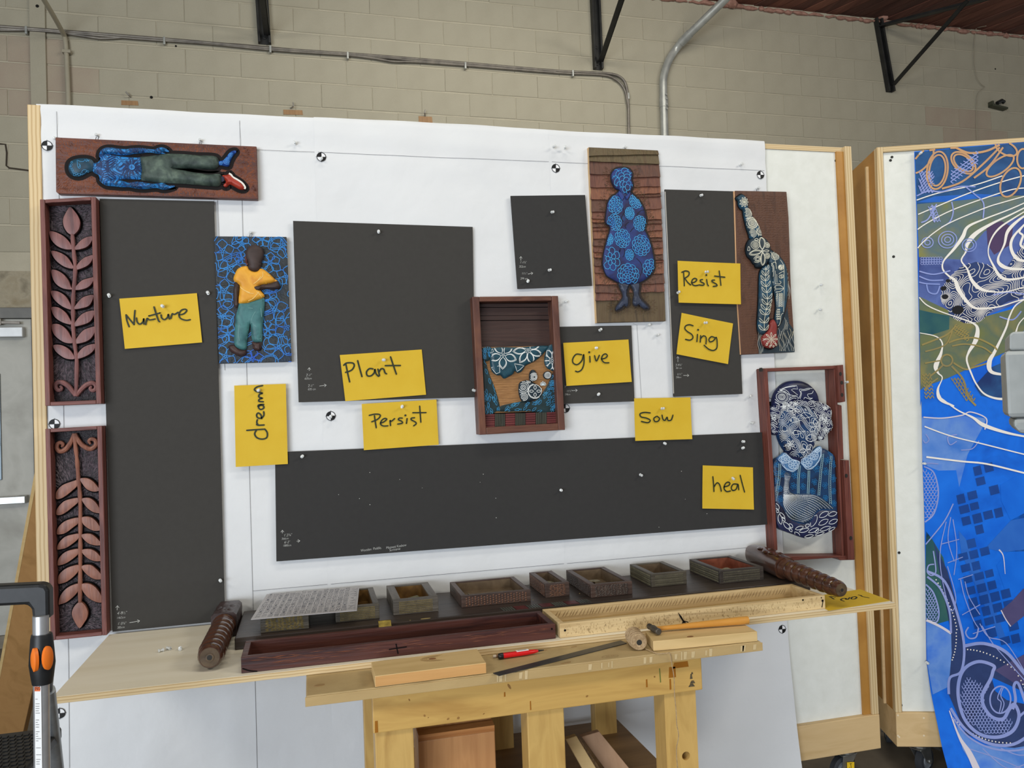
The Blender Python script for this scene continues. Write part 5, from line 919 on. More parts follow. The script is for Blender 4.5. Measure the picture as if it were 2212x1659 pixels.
# --- 5 woman in the blue dress
zWa, zWb, zWc = zoom(1080, 300, 1460, 1501), zoom(1270, 480, 1450, 1298), zoom(1270, 310, 1440, 1410)
c5 = .026
M_olive = wood('olive_stain', [(66, 54, 40), (96, 80, 56), (82, 64, 46)], 'Z', .55, 34, .12, bump=.3)
M_cl = [wood('clapboard_%d' % i, c, 'Z', .5, 60, .14, bump=.35) for i, c in enumerate(([(78, 46, 40), (112, 70, 54), (92, 54, 46)], [(88, 50, 42), (130, 82, 58), (98, 60, 48)], [(66, 44, 38), (98, 64, 50), (76, 50, 42)], [(74, 62, 42), (98, 84, 58), (84, 66, 46)]))]
wom, P5 = base_board('woman_relief', 'carved relief of a woman in a blue flowered dress on clapboards', zWa([(760, 70), (1348, 97), (1372, 480), (1415, 1555), (828, 1570), (790, 760)]), c5, M_olive)
mb = MB(); mb.slab(PW, PX(zWa, [(757, 70), (765, 70), (795, 760), (833, 1570), (825, 1570), (788, 760)], c5), .005, c5 - .002); mb.build('raw_edge', wood('raw_edge', [(196, 160, 112), (214, 180, 132)], 'Z', .6, 40), wom)
lefts = [72, 145, 190, 300, 412, 515, 622, 680, 713, 752, 782, 850, 912, 965, 1015, 1080, 1145, 1240, 1312, 1380]
rights = [98, 130, 215, 322, 403, 463, 490, 595, 685, 720, 780, 838, 868, 930, 985, 1030, 1052, 1150, 1230, 1305]
def edgex(y, right): return np.interp(y, [70, 400, 800, 1200, 1570], [1350, 1370, 1387, 1402, 1416]) if right else np.interp(y, [70, 300, 800, 1200, 1570], [760, 770, 795, 812, 829])
for side, ys in ((0, lefts), (1, rights)):
    for i in range(len(ys) - 1):
        full = i < 2
        if full and side: continue
        y0, y1 = ys[i], ys[i + 1]; xe0, xe1 = edgex(y0, side) + random.uniform(-4, 5), edgex(y1, side) + random.uniform(-3, 5); mid0 = 1050 + (y0 - 300) * .04
        if full: tl, tr_, br, bl = (xe0, y0), (edgex(rights[i], 1), rights[i]), (edgex(rights[i + 1], 1) + 3, rights[i + 1]), (xe1, y1)
        elif side == 0: tl, tr_, br, bl = (xe0, y0), (mid0, y0 + random.uniform(-6, 6)), (mid0, y1 + random.uniform(-6, 6)), (xe1, y1)
        else: tl, tr_, br, bl = (mid0, y0 + random.uniform(0, 14)), (xe0, y0), (xe1, y1), (mid0, y1 + random.uniform(0, 14))
        n = 6; mb = MB(); up = [np.array(tl) + (np.array(tr_) - np.array(tl)) * k / n for k in range(n + 1)]; dn = [np.array(bl) + (np.array(br) - np.array(bl)) * k / n + np.array([0, random.uniform(-3, 3)]) for k in range(n + 1)]
        U = PX(zWa, up, c5 + .004); D = PX(zWa, dn, c5 + .008); vs = []
        for (a, b), (c, d) in zip(U, D): vs += [PW.w(a, b, c5 + .0005), PW.w(c, d, c5 + .0075), PW.w(c, d, c5 - .001)]
        fs = []
        for k in range(n): fs += [(3 * k, 3 * k + 1, 3 * k + 4, 3 * k + 3), (3 * k + 1, 3 * k + 2, 3 * k + 5, 3 * k + 4)]
        fs += [(0, 1, 2), (3 * n, 3 * n + 2, 3 * n + 1)]; mb.add(vs, fs); mb.build('clapboard', M_cl[3] if i < 2 else M_cl[(i * 7 + side * 3) % 3], wom)
Hd = [(420, 600), (430, 540), (470, 480), (540, 445), (640, 440), (730, 460), (780, 510), (790, 580), (775, 650), (800, 720), (795, 790), (765, 850), (740, 900), (690, 930), (640, 912), (600, 880), (560, 825), (500, 800), (460, 740), (430, 670)]
Dr = [(1020, 452), (985, 478), (960, 490), (925, 540), (912, 620), (903, 700), (915, 727), (945, 760), (920, 850), (895, 950), (880, 1050), (890, 1110), (915, 1165), (960, 1195), (1030, 1232), (1100, 1242), (1180, 1228), (1240, 1200), (1280, 1165), (1312, 1115), (1315, 1050), (1300, 950), (1270, 850), (1236, 770), (1250, 700), (1240, 640), (1220, 580), (1190, 530), (1150, 490), (1105, 452)]
Lg = [[(490, 945), (640, 960), (620, 1060), (610, 1130), (635, 1190), (630, 1290), (600, 1310), (570, 1300), (520, 1350), (450, 1372), (440, 1340), (480, 1270), (530, 1210), (550, 1160), (540, 1100), (510, 1030)], [(675, 960), (805, 945), (800, 1100), (815, 1160), (850, 1220), (900, 1270), (945, 1320), (940, 1345), (880, 1345), (800, 1285), (780, 1300), (730, 1298), (705, 1250), (715, 1180), (725, 1120), (710, 1050)]]
cF = c5 + .009
allp = [PX(zWc, Hd, cF), PX(zWa, Dr, cF)] + [PX(zWb, l, cF) for l in Lg]
M_hb = mat('smoked_ground', [(32, 25, 22), (46, 36, 29)], .7, scale=40)
for p in allp: halo(wom, sm(p, 3, True), .013, c5 + .0088, M_hb)
mb = MB(); radiate(mb, [sm(p, 3, True) for p in allp], PX(zWa, [(775, 220), (1360, 240), (1410, 1500), (835, 1500)], cF), 3600, c5 + .0074, .0016, (.007, .013), .035, 9, .3, .004); mb.build('carving_marks', mat('tan_ridge', [(78, 60, 44), (104, 82, 58)], .5, scale=40), wom, kind='stuff')
M_dress = mat('indigo_dress', [(32, 38, 76), (40, 58, 116), (38, 34, 66), (34, 74, 128)], .6, scale=13, lo=.25, hi=.8); M_boot2 = mat('slate_boot', [(44, 50, 66), (62, 70, 90)], .45, scale=24)
rl = [Relief(PW, PX(zWb, l, cF + .004), c5 + .002, .008, .008, .010, .006, 'boot', M_boot2, wom) for l in Lg]
rd = Relief(PW, PX(zWa, Dr, cF + .006), c5 + .002, .012, .007, .016, .008, 'dress', M_dress, wom)
rh = Relief(PW, PX(zWc, Hd, cF + .006), c5 + .002, .014, .007, .014, .006, 'head', M_dress, wom)
def rosette(mb, c, r, h, ins, rings=4, w=.0020, ry=1.0, seed=0):
    R_ = random.Random(seed); ribbon(mb, PW, circle(c, r * .12, 9, r * .12 * ry), w, h, closed=True, ins=ins); rot = R_.uniform(0, 6)
    for k in range(rings):
        r0, r1 = r * (.14 + .86 * k / rings), r * (.14 + .86 * (k + 1) / rings); n = 5 + 2 * k; rot += .4
        for i in range(n):
            t0, t1 = rot + 2 * PI * i / n, rot + 2 * PI * (i + 1) / n; pts = []
            for u in (0, .12, .3, .5, .7, .88, 1):
                t = t0 + (t1 - t0) * u; q = r0 + (r1 - r0) * (0.25 + .75 * min(1, math.sin(PI * u) ** .45)) * R_.uniform(.93, 1.03) if 0 < u < 1 else r0 + (r1 - r0) * .25
                pts.append((c[0] + q * math.cos(t), c[1] + q * ry * math.sin(t)))
            ribbon(mb, PW, pts, w, h, ins=ins); ribbon(mb, PW, [(c[0] + r0 * .9 * math.cos(t0), c[1] + r0 * .9 * ry * math.sin(t0)), pts[0]], w, h, ins=ins)
s5 = 1 / 545
mb = MB(); hD = lambda a, b: rd.h(a, b) + .0009
for z, c, r, ry, k in ((zWc, (490, 1100), 140 * .12057, 1.15, 4), (zWc, (862, 1030), 125 * .12057, 1.05, 4), (zWc, (750, 1250), 88 * .12057, 1.25, 4), (zWc, (480, 1412), 130 * .12057, 1.1, 4), (zWc, (935, 1430), 120 * .12057, 1.15, 4), (zWb, (540, 252), 125 * .13867, 1.15, 4), (zWb, (318, 258), 82 * .13867, 1.2, 4), (zWb, (832, 360), 148 * .13867, 1.1, 4), (zWb, (362, 570), 150 * .13867, 1.2, 2), (zWb, (648, 508), 70 * .13867, 1.2, 3), (zWb, (630, 815), 178 * .13867, .95, 4), (zWb, (985, 720), 140 * .13867, 1.05, 3)): rosette(mb, PX(z, [c], cF + .014)[0], r * s5, hD, rd.ins, k, .0024, ry, int(c[0]))
rosette(mb, PX(zWc, [(710, 785)], cF + .014)[0], .088, lambda a, b: rh.h(a, b) + .0009, rh.ins, 7, .0024, 1.15, 3)
mb.build('flower_lines', mat('dress_blue_lines', [(44, 130, 190), (64, 156, 206), (40, 118, 190)], .45, scale=20), wom, kind='stuff')
mb = MB()
for z, pts in ((zWc, [(600, 1020), (640, 990), (655, 945), (690, 960), (720, 1000)]), (zWc, [(630, 1150), (650, 1230), (600, 1330), (640, 1400)]), (zWc, [(880, 1270), (950, 1200), (1030, 1180)]), (zWc, [(740, 1400), (700, 1430), (670, 1480), (690, 1520)]), (zWb, [(660, 150), (690, 110), (720, 80)]), (zWb, [(500, 430), (495, 460), (510, 400)]), (zWb, [(560, 400), (575, 450), (560, 520), (545, 540)]), (zWb, [(670, 390), (705, 400), (715, 450), (705, 510), (735, 540)]), (zWb, [(760, 560), (830, 640), (850, 740), (800, 860)])): ribbon(mb, PW, sm(PX(z, pts, cF + .014), 5), .0026, hD, ins=rd.ins)
mb.build('dress_creases', mat('crease_black', (18, 18, 36), .5), wom)
mb = MB()
for pts in ([(560, 850), (545, 900), (610, 1020), (650, 960), (600, 890)], [(760, 860), (740, 940), (700, 1000), (670, 945), (700, 930)]):
    p = PX(zWc, pts, cF + .016); mb.slab(PW, p, cF + .008, cF + .0165)
mb.build('collar', mat('collar_blue', [(34, 58, 122), (46, 76, 146)], .45, scale=20), wom)
# --- 6 figure with the raised fist
zR, zR1, zR2 = zoom(1420, 390, 1740, 1295), zoom(1580, 400, 1730, 1244), zoom(1600, 570, 1730, 1052)
c6 = .028
M_brn = wood('brown_stain', [(66, 42, 32), (92, 60, 44), (78, 50, 38)], 'Z', .55, 40, .2, bump=.2)
fis, P6 = base_board('raised_fist_relief', 'carved relief of a patterned figure with raised fist and a red hand below', zR([(680, 88), (1130, 97), (1148, 320), (1158, 600), (1163, 800), (1172, 1000), (1190, 1270), (1201, 1500), (735, 1522), (702, 1000), (692, 560)]), c6, M_brn)
mb = MB(); mb.slab(PW, PX(zR, [(668, 92), (681, 92), (693, 560), (703, 1000), (736, 1520), (727, 1522), (694, 1000), (683, 560)], c6), .006, c6 - .003); mb.build('raw_edge', wood('raw_edge_pine', [(188, 142, 100), (206, 164, 122)], 'Z', .6, 40), fis)
mb = MB(); bi6 = inside_poly(P6); A = np.array(P6); cells = []
for i in range(34):
    for j in range(66):
        x = A[:, 0].min() + .006 + i * .0069 + random.uniform(-.002, .002); y = A[:, 1].min() + .006 + j * .0098 + random.uniform(-.002, .002)
        if bi6(x, y)[0] and dist_poly(P6)(x, y)[0] > .006: cells.append((x, y, math.radians(205 + 10 * math.sin(i * .5)), .012))
gouge(mb, PW, cells, .0022, c6 + .0002); mb.build('carving_marks', mat('brown_ridge', [(80, 54, 40), (112, 76, 54)], .5, scale=40), fis, kind='stuff')
M_tealk = mat('teal_slate', [(26, 46, 58), (40, 66, 80), (30, 80, 108)], .45, scale=22); M_navyk = mat('night_teal', [(30, 42, 50), (42, 58, 68)], .5, scale=22)
M_cream = mat('cream_line', [(214, 212, 196), (226, 222, 196)], .5, scale=30)
FI = {'arm': (zR1, [(90, 235), (130, 195), (180, 165), (215, 175), (250, 205), (285, 250), (298, 320), (300, 400), (330, 450), (370, 540), (420, 620), (480, 720), (520, 820), (548, 935), (480, 960), (400, 960), (340, 950), (320, 880), (285, 780), (250, 640), (225, 520), (215, 450), (165, 410), (130, 340), (125, 280)]),
      'head': (zR1, [(345, 965), (420, 935), (520, 930), (600, 965), (655, 1030), (690, 1120), (692, 1200), (680, 1280), (640, 1380), (590, 1450), (530, 1470), (450, 1465), (430, 1420), (395, 1390), (360, 1330), (300, 1270), (270, 1180), (275, 1090), (305, 1010)]),
      'torso': (zR, [(962, 590), (1000, 610), (1060, 655), (1110, 715), (1135, 790), (1142, 900), (1140, 1000), (1125, 1100), (1100, 1200), (1060, 1272), (1035, 1262), (1032, 1200), (1042, 1100), (1030, 1000), (1008, 900), (998, 800), (985, 740), (970, 680), (955, 640)]),
      'leaf_arm': (zR, [(935, 745), (985, 738), (1002, 800), (1005, 900), (1008, 1000), (992, 1100), (978, 1200), (965, 1300), (930, 1345), (890, 1330), (880, 1250), (885, 1150), (890, 1050), (893, 950), (895, 850), (905, 790)]),
      'red_hand': (zR, [(985, 1240), (1010, 1215), (1040, 1262), (1038, 1330), (1048, 1390), (1040, 1440), (1000, 1467), (950, 1460), (920, 1430), (911, 1380), (930, 1345), (968, 1310)])}
q6 = {k: PX(z, p, c6 + .008) for k, (z, p) in FI.items()}
wat = PX(zR, [(1062, 1275), (1108, 1180), (1135, 1110), (1152, 1250), (1188, 1300), (1199, 1500), (885, 1513), (878, 1340), (900, 1330), (915, 1440), (1000, 1480), (1055, 1440), (1045, 1330)], c6)
mb = MB(); mb.slab(PW, wat, c6, c6 + .001); mb.build('water_ground', M_navyk, fis)
for k in q6: halo(fis, sm(q6[k], 3, True), .010, c6 + .0012, M_halo)
r6 = {'torso': Relief(PW, q6['torso'], c6, .007, .010, .016, .006, 'torso', M_tealk, fis), 'leaf_arm': Relief(PW, q6['leaf_arm'], c6, .008, .010, .016, .006, 'hanging_arm', M_tealk, fis), 'arm': Relief(PW, q6['arm'], c6, .008, .010, .014, .006, 'raised_arm', M_tealk, fis), 'head': Relief(PW, q6['head'], c6, .012, .012, .022, .006, 'head', M_navyk, fis), 'red_hand': Relief(PW, q6['red_hand'], c6, .012, .009, .014, .006, 'red_hand', mat('hand_red', [(118, 44, 40), (142, 56, 50)], .45, scale=24), fis)}
def L6(items, key, nm='pattern_lines', w=.0019):
    R_ = r6[key]; mb = MB(); h = lambda a, b: R_.h(a, b) + .0009
    for z, pts, cl in items: ribbon(mb, PW, sm(PX(z, pts, c6 + .016), 4, cl) if len(pts) < 14 else PX(z, pts, c6 + .016), w, h, closed=cl, ins=R_.ins)
    return mb.build(nm, M_cream, fis, kind='stuff')
def rings(c, rs): return [(zR1, circle(c, r, 16), True) for r in rs]
it = rings((275, 505), (14, 34, 52, 72, 90)) + rings((370, 680), (12, 26, 42, 88, 100)) + rings((366, 870), (16, 34, 54, 76)) + rings((515, 830), (14, 32, 54, 72))
it += [(zR1, circle((370 + 64 * math.cos(a), 680 + 64 * math.sin(a)), 7, 6), True) for a in np.linspace(0, 6.28, 19)[:-1]]
it += [(zR1, [(290, 590), (270, 660), (300, 760), (310, 800)], False), (zR1, [(400, 600), (450, 660), (500, 760)], False), (zR1, [(440, 780), (470, 860), (480, 920)], False), (zR1, [(240, 590), (300, 600), (380, 570)], False)]
for k in range(9):
    a = k * 2 * PI / 9; it.append((zR1, [(225 + r * math.cos(a + d), 305 + r * 1.2 * math.sin(a + d)) for r, d in ((30, 0), (52, .22), (76, 0), (52, -.22))], True))
it += rings((225, 305), (10, 20)); L6(it, 'arm')
it = rings((408, 1078), (12, 30, 50, 74)) + rings((622, 1082), (12, 26, 46)) + rings((450, 1330), (24, 40, 58)) + rings((625, 1272), (14, 30, 48)) + rings((532, 1188), (12, 20))
it += [(zR1, [(525 + x, 1060 + y) for x, y in ((0, -110), (38, -60), (38, 30), (5, 90), (-30, 30), (-36, -60))], True), (zR1, [(525 + x * 1.35, 1058 + y * 1.1) for x, y in ((0, -110), (38, -60), (38, 30), (5, 90), (-30, 30), (-36, -60))], True), (zR1, [(325, 1225), (380, 1190), (460, 1185), (505, 1205), (450, 1235), (370, 1245)], True), (zR1, [(312, 1228), (380, 1175), (470, 1170), (512, 1202), (450, 1250), (360, 1262)], True), (zR1, [(560, 1185), (600, 1168), (655, 1182), (605, 1202)], True), (zR1, [(540, 1225), (570, 1290), (565, 1380), (545, 1425), (518, 1380), (515, 1290)], True), (zR1, [(540, 1212), (582, 1290), (578, 1390), (545, 1440), (505, 1390), (502, 1290)], True), (zR1, [(400, 980), (440, 960), (460, 990), (420, 1000)], True), (zR1, [(300, 1100), (320, 1160), (290, 1170)], True)]
L6(it, 'head')
it = [(zR2, [(440, 20), (430, 160), (425, 280), (440, 420), (462, 600), (455, 720), (430, 850), (405, 1000), (408, 1160)], False)]
for y, l in ((80, 60), (180, 62), (275, 70), (375, 78), (480, 82), (590, 88), (690, 92), (780, 92), (870, 92), (1010, 88), (1140, 86)):
    x = np.interp(y, [20, 160, 280, 420, 600, 720, 850, 1000, 1160], [440, 430, 425, 440, 462, 455, 430, 405, 408])
    for s in (-1, 1): it.append((zR2, [(x, y + 20), (x + s * l * .35, y - 12), (x + s * l * .95, y - 75), (x + s * l * .8, y - 10), (x + s * l * .4, y + 18)], True))
L6(it, 'leaf_arm')
it = [(zR2, [(600, 120), (602, 240), (605, 340), (640, 350)], False), (zR2, [(625, 180), (630, 330)], False), (zR2, [(665, 225), (695, 195), (735, 195), (748, 220), (720, 250), (690, 250)], True), (zR2, circle((710, 222), 14, 10), True), (zR2, [(660, 180), (700, 150), (745, 130)], False), (zR2, [(670, 300), (700, 320), (680, 350), (640, 345)], False), (zR2, [(600, 400), (640, 375), (690, 380), (745, 430), (690, 480), (640, 490), (605, 490)], True), (zR2, [(600, 440), (680, 440), (745, 430)], False), (zR2, [(610, 400), (610, 500), (620, 620), (640, 780), (610, 1060), (660, 1085), (690, 1020), (700, 900), (740, 860)], False), (zR2, [(540, 250), (560, 300), (570, 420), (600, 560), (600, 700)], False), (zR2, [(560, 240), (580, 330), (590, 460)], False), (zR2, [(750, 10), (752, 200), (755, 400), (750, 600), (745, 840)], False), (zR2, [(560, 215), (565, 60), (520, 10)], False), (zR2, [(575, 220), (580, 60), (540, -10)], False), (zR1, [(700, 1200), (780, 1350), (800, 1500)], False), (zR1, [(720, 1420), (760, 1380), (800, 1400)], False), (zR1, [(870, 1340), (920, 1420), (940, 1560)], False)]
it += rings((782, 1268), (14, 32, 52, 72)) + rings((880, 1475), (14, 30, 46)) + [(zR2, circle((690, 60), r, 10), True) for r in (14, 30)] + [(zR2, circle((640 + 36 * (i % 3), 530 + 34 * (i // 3)), 9 + 3 * ((i * 7) % 3), 7), True) for i in range(21)] + [(zR2, circle((645 + 26 * (i % 2), 800 + 40 * (i // 2)), 10, 5), True) for i in range(10)] + [(zR2, circle((575, 730), r, 10), True) for r in (10, 24, 38)] + [(zR2, circle((572, 650), r, 10), True) for r in (8, 20)]
L6(it, 'torso')
cR = (520, 1318); it = [(zR2, circle(cR, r, 14), True) for r in (8, 22, 40)] + [(zR2, [(cR[0] + r * math.cos(a + d), cR[1] + r * math.sin(a + d)) for r, d in ((52, 0), (75, .18), (118, 0), (75, -.18))], True) for a in np.linspace(0, 2 * PI, 9)[:-1]] + [(zR2, circle(p, 14, 8), True) for p in ((386, 1326), (445, 1415), (502, 1442), (562, 1442), (608, 1415))] + [(zR2, [(505, 975), (540, 960), (575, 900), (570, 830), (530, 850)], False), (zR2, circle((535, 900), 26, 10), True)]
L6(it, 'red_hand')
mb = MB(); wi = inside_poly(wat)
for x0, y0, y1, am, ph_ in [(655 + 28 * i, 1120 + (i * 53) % 90, 1560, 18 + (i % 3) * 6, i * .9) for i in range(10)] + [(300 + 26 * i, 1180 + 20 * i, 1570, 12, i * 1.3) for i in range(4)] + [(760 + 20 * i, 940 + 40 * i, 1150, 16, i) for i in range(4)] + [(770 + 18 * i, 20 + 70 * i, 380 + 60 * i, 14, i) for i in range(5)]:
    ys = np.linspace(y0, y1, 12); ribbon(mb, PW, PX(zR2, [(x0 + am * math.sin((y - y0) * .022 + ph_) + (y - y0) * .03, y) for y in ys], c6 + .001), .0018, c6 + .0028, ins=bi6)
mb.build('wave_lines', mat('wave_line', [(150, 158, 160), (176, 166, 140)], .5, scale=20), fis, kind='stuff')
# --- 7 deep box frame with the little landscape
zK = zoom(1000, 620, 1240, 1171)
M_wal = wood('walnut_block', [(72, 42, 34), (104, 66, 50), (84, 52, 42)], 'X', .5, 30, .2, bump=.25); M_walz = wood('walnut_z', [(70, 42, 36), (98, 62, 50), (120, 78, 56)], 'Z', .5, 16, .3, bump=.25)
c7, b7, p7 = .066, .0125, .030
O = PX(zK, [(98, 102), (1004, 93), (1078, 1506), (174, 1558)], c7); boxf = thing('box_frame_relief', 'deep walnut box frame holding a small teal and gold landscape above a chequered strip', 'carving', tuple(PW.w(*O[3], 0)), GA)
(a0, b0), (a1, b1), (a2, b2), (a3, b3) = O; w = .0255; wt = .018
for nm, poly, m in (('frame_stile', [(a0, b0), (a0 + w, b0), (a3 + w, b3), (a3, b3)], M_walz), ('frame_stile', [(a1 - w, b1), (a1, b1), (a2, b2), (a2 - w, b2)], M_walz), ('frame_rail', [(a0 + w + .0005, b0), (a1 - w - .0005, b1), (a1 - w - .0005, b1 - wt), (a0 + w + .0005, b0 - wt)], M_wal), ('frame_rail', [(a3 + w + .0005, b3 + w), (a2 - w - .0005, b2 + w), (a2 - w - .0005, b2), (a3 + w + .0005, b3)], M_wal)):
    mb = MB(); mb.slab(PW, poly, .006, c7); mb.build(nm, m, boxf, bevel=.002)
ix0, ix1, iz1, iz0 = a0 + w, a1 - w, b0 - wt, b3 + w; sl = (a3 - a0) / (b3 - b0)
def bx(z): return a0 + w + (z - b0) * sl, a1 - w + (z - b1) * sl
M_pl = wood('smoked_plank', [(44, 31, 28), (66, 46, 40), (54, 38, 34)], 'X', .5, 40, .06, bump=.25)
mb = MB(); mb.slab(PW, [(ix0, iz1 + .004), (ix1, iz1 + .004), (ix1 + sl * (iz0 - iz1), iz0), (ix0 + sl * (iz0 - iz1), iz0)], .0062, .0096); mb.build('backing', M_blk, boxf)
zz = [iz1] + [PX(zK, [(500, y)], b7)[0][1] for y in (215, 302, 352, 640)]
for i in range(4):
    x0, x1 = bx(zz[i]); x2, x3 = bx(zz[i + 1]); mb = MB(); e = .0012; mb.slab(PW, [(x0, zz[i] - e), (x1, zz[i] - e), (x3, zz[i + 1] + e), (x2, zz[i + 1] + e)], .0097, b7 + (.004, .0, .006, .002)[i]); mb.build('plank', M_pl, boxf)
pic = PX(zK, [(203, 636), (960, 618), (1000, 1302), (230, 1332)], p7); mb = MB(); mb.slab(PW, pic, .006, p7); mb.build('picture_panel', wood('gold_carved_ground', [(122, 84, 48), (158, 114, 68), (136, 94, 54)], 'X', .5, 70, .1, bump=.6), boxf)
pin7 = inside_poly(pic); M_canopy = mat('teal_canopy', [(24, 50, 60), (34, 74, 88), (28, 58, 72)], .4, scale=26); M_river = mat('dark_river', [(26, 42, 44), (34, 58, 62)], .45, scale=26)
def R7(nm, pts, e, d, r, m): return Relief(PW, [(min(max(x, pic[3][0] - .03), pic[1][0] + .02), y) for x, y in PX(zK, pts, p7 + e)], p7, e, d, r, .006, nm, m, boxf)
rv = [R7('river', [(212, 800), (240, 790), (272, 900), (330, 1050), (370, 1180), (388, 1262), (382, 1306), (350, 1312), (232, 1328)], .003, .003, .008, M_river), R7('river', [(385, 1262), (480, 1232), (620, 1205), (760, 1200), (830, 1130), (900, 1020), (968, 900), (992, 1300), (700, 1308), (380, 1312)], .003, .003, .008, M_river)]
rc = R7('canopy', [(305, 642), (600, 636), (900, 618), (860, 685), (800, 750), (740, 790), (665, 825), (640, 860), (612, 895), (578, 905), (545, 882), (525, 920), (470, 950), (432, 965), (400, 932), (360, 930), (310, 890), (290, 820), (290, 740)], .008, .008, .012, M_canopy)
rw = R7('canopy', [(900, 625), (958, 622), (975, 868), (920, 870), (878, 840), (860, 780), (872, 700)], .008, .006, .01, M_canopy); rb = R7('canopy', [(204, 645), (300, 636), (288, 760), (232, 782), (206, 740)], .004, .004, .01, M_river)
rf_ = R7('crouching_figure', [(600, 1010), (650, 985), (700, 988), (760, 1018), (822, 1060), (830, 1110), (800, 1170), (740, 1198), (640, 1208), (606, 1170), (590, 1090)], .010, .008, .012, M_navyk); rf2 = R7('crouching_figure', [(703, 950), (710, 900), (735, 872), (767, 890), (782, 940), (762, 990), (715, 990)], .012, .008, .01, M_navyk); rf3 = R7('child_head', circle((892, 930), 42, 12), .010, .006, .01, M_navyk)
mb = MB()
def l7(z, pts, cl, R_, w=.0019): ribbon(mb, PW, PX(z, pts, p7 + .012), w, lambda a, b: R_.h(a, b) + .0009, closed=cl, ins=lambda a, b: R_.ins(a, b) & pin7(a, b))
for c, r, n, R_ in (((420, 718), 130, 5, rc), ((682, 665), 140, 7, rc), ((938, 775), 115, 8, rw)):
    for k in range(n):
        t = 2 * PI * k / n + .35
        for sc_ in (1, .84): l7(zK, petal(c, t, 22, r * (1.15 if sc_ == 1 else 1.05), r * (.62 if n < 6 else .5) * sc_, 7), True, R_)
    l7(zK, circle(c, 12, 8), True, R_)
for pts in ([(300, 850), (380, 830), (385, 900), (350, 915), (320, 880)], [(540, 810), (600, 820), (640, 830), (600, 870), (570, 890), (555, 850)], [(290, 700), (320, 680), (310, 650)]): l7(zK, pts, True, rc)
for c, rs, R_ in (((632, 1058), (12, 26, 44, 60), rf_), ((638, 1158), (12, 26, 40), rf_), ((755, 1098), (70, 78), rf_), ((690, 992), (8, 20), rf_), ((745, 950), (14, 24, 34, 44), rf2), ((892, 930), (10, 22, 32), rf3)):
    for r in rs: l7(zK, circle(c, r, 14), True, R_)
for k in range(4): l7(zK, petal((755, 1098), k * PI / 2, 16, 60, 26, 6), True, rf_)
mb.build('flower_lines', mat('line_white', (226, 228, 224), .45), boxf, kind='stuff')
mb = MB()
for k, a in enumerate((1.57, 1.0, 2.14, .5, 2.64)):
    q = PX(zK, [(838, 1040)], p7)[0]; ribbon(mb, PW, petal(q, a, .002, .0165 - .001 * k, .006, 6), .0015, p7 + .008, closed=True)
mb.build('lotus', mat('lotus_line', (200, 224, 232), .45), boxf)
mb = MB(); R9 = random.Random(4)
for R_, n in ((rv[0], 26), (rv[1], 60), (rb, 14)):
    A = np.array(R_.poly); lo, hi = A.min(0), A.max(0); k = 0
    while k < n:
        c = (R9.uniform(lo[0], hi[0]), R9.uniform(lo[1], hi[1]))
        if R_.ins(*c)[0]: k += 1; ribbon(mb, PW, petal(c, (R9.uniform(1.5, 2.1) if R_ is not rv[1] else R9.uniform(.1, 1.0)), -.009, .013, .007, 6), .0014, lambda a, b: R_.h(a, b) + .0009, closed=True, ins=R_.ins)
mb.build('leaf_lines', mat('line_sky', [(70, 150, 190), (52, 128, 178)], .45, scale=20), boxf, kind='stuff')
M_tr = wood('red_slat', [(86, 34, 36), (112, 50, 48)], 'X', .5, 40, .1, bump=.2); M_tg = wood('green_slat', [(48, 48, 40), (66, 66, 54)], 'Z', .5, 40, .1, bump=.2)
xs = [232, 338, 446, 552, 660, 768, 882, 1000]
for i in range(7):
    x0, x1 = xs[i], xs[i + 1]; yt = [1340 - (x - 232) * .034 for x in (x0, x1)]; yb = [1482 - (x - 232) * .034 for x in (x0, x1)]
    for k in range(6):
        if i % 2 == 0: q = [(x0 + 3, yt[0] + (yb[0] - yt[0]) * k / 6 + 2), (x1 - 3, yt[1] + (yb[1] - yt[1]) * k / 6 + 2), (x1 - 3, yt[1] + (yb[1] - yt[1]) * (k + 1) / 6 - 2), (x0 + 3, yt[0] + (yb[0] - yt[0]) * (k + 1) / 6 - 2)]
        else: u0, u1 = x0 + (x1 - x0) * k / 6 + 2, x0 + (x1 - x0) * (k + 1) / 6 - 2; q = [(u0, yt[0]), (u1, yt[0]), (u1, yb[0]), (u0, yb[0])]
        mb = MB(); mb.slab(PW, PX(zK, q, p7 + .008), .006, p7 + .008); mb.build('slat', M_tr if i % 2 == 0 else M_tg, boxf)
# --- 8 portrait bust in a notched frame
zF8, zU8, zL8 = zoom(1620, 760, 1880, 918), zoom(1620, 790, 1860, 1810), zoom(1640, 980, 1860, 1738)
M_oak = wood('red_oak', [(64, 32, 28), (114, 62, 50), (90, 46, 40)], 'Z', .5, 40, .08, bump=.3); M_oakx = wood('red_oak_x', [(64, 32, 28), (114, 62, 50), (90, 46, 40)], 'X', .5, 40, .08, bump=.3)
c8 = .062
port = thing('portrait_relief', 'portrait bust of a woman in hat and lace collar inside a notched red-brown frame', 'carving', tuple(PW.w(*PX(zF8, [(450, 1590)], 0)[0], 0)), GA)
def fb(nm, pts, c0, c1, m): mb = MB(); mb.slab(PW, PX(zF8, pts, c1), c0, c1); return mb.build(nm, m, port, bevel=.002)
fb('frame_stile', [(104, 128), (134, 130), (175, 820), (212, 1510), (186, 1530), (146, 820)], -.004, c8, M_oak)
fb('frame_rail', [(104, 126), (690, 103), (690, 130), (136, 150)], .004, c8 - .002, M_oakx); fb('frame_rail', [(186, 1560), (800, 1555), (798, 1588), (690, 1590), (665, 1570), (360, 1590), (190, 1598)], -.004, c8 - .002, M_oakx)
fb('frame_stile', [(640, 104), (655, 103), (690, 800), (720, 1556), (705, 1556), (672, 800)], -.004, c8 - .004, M_oak)
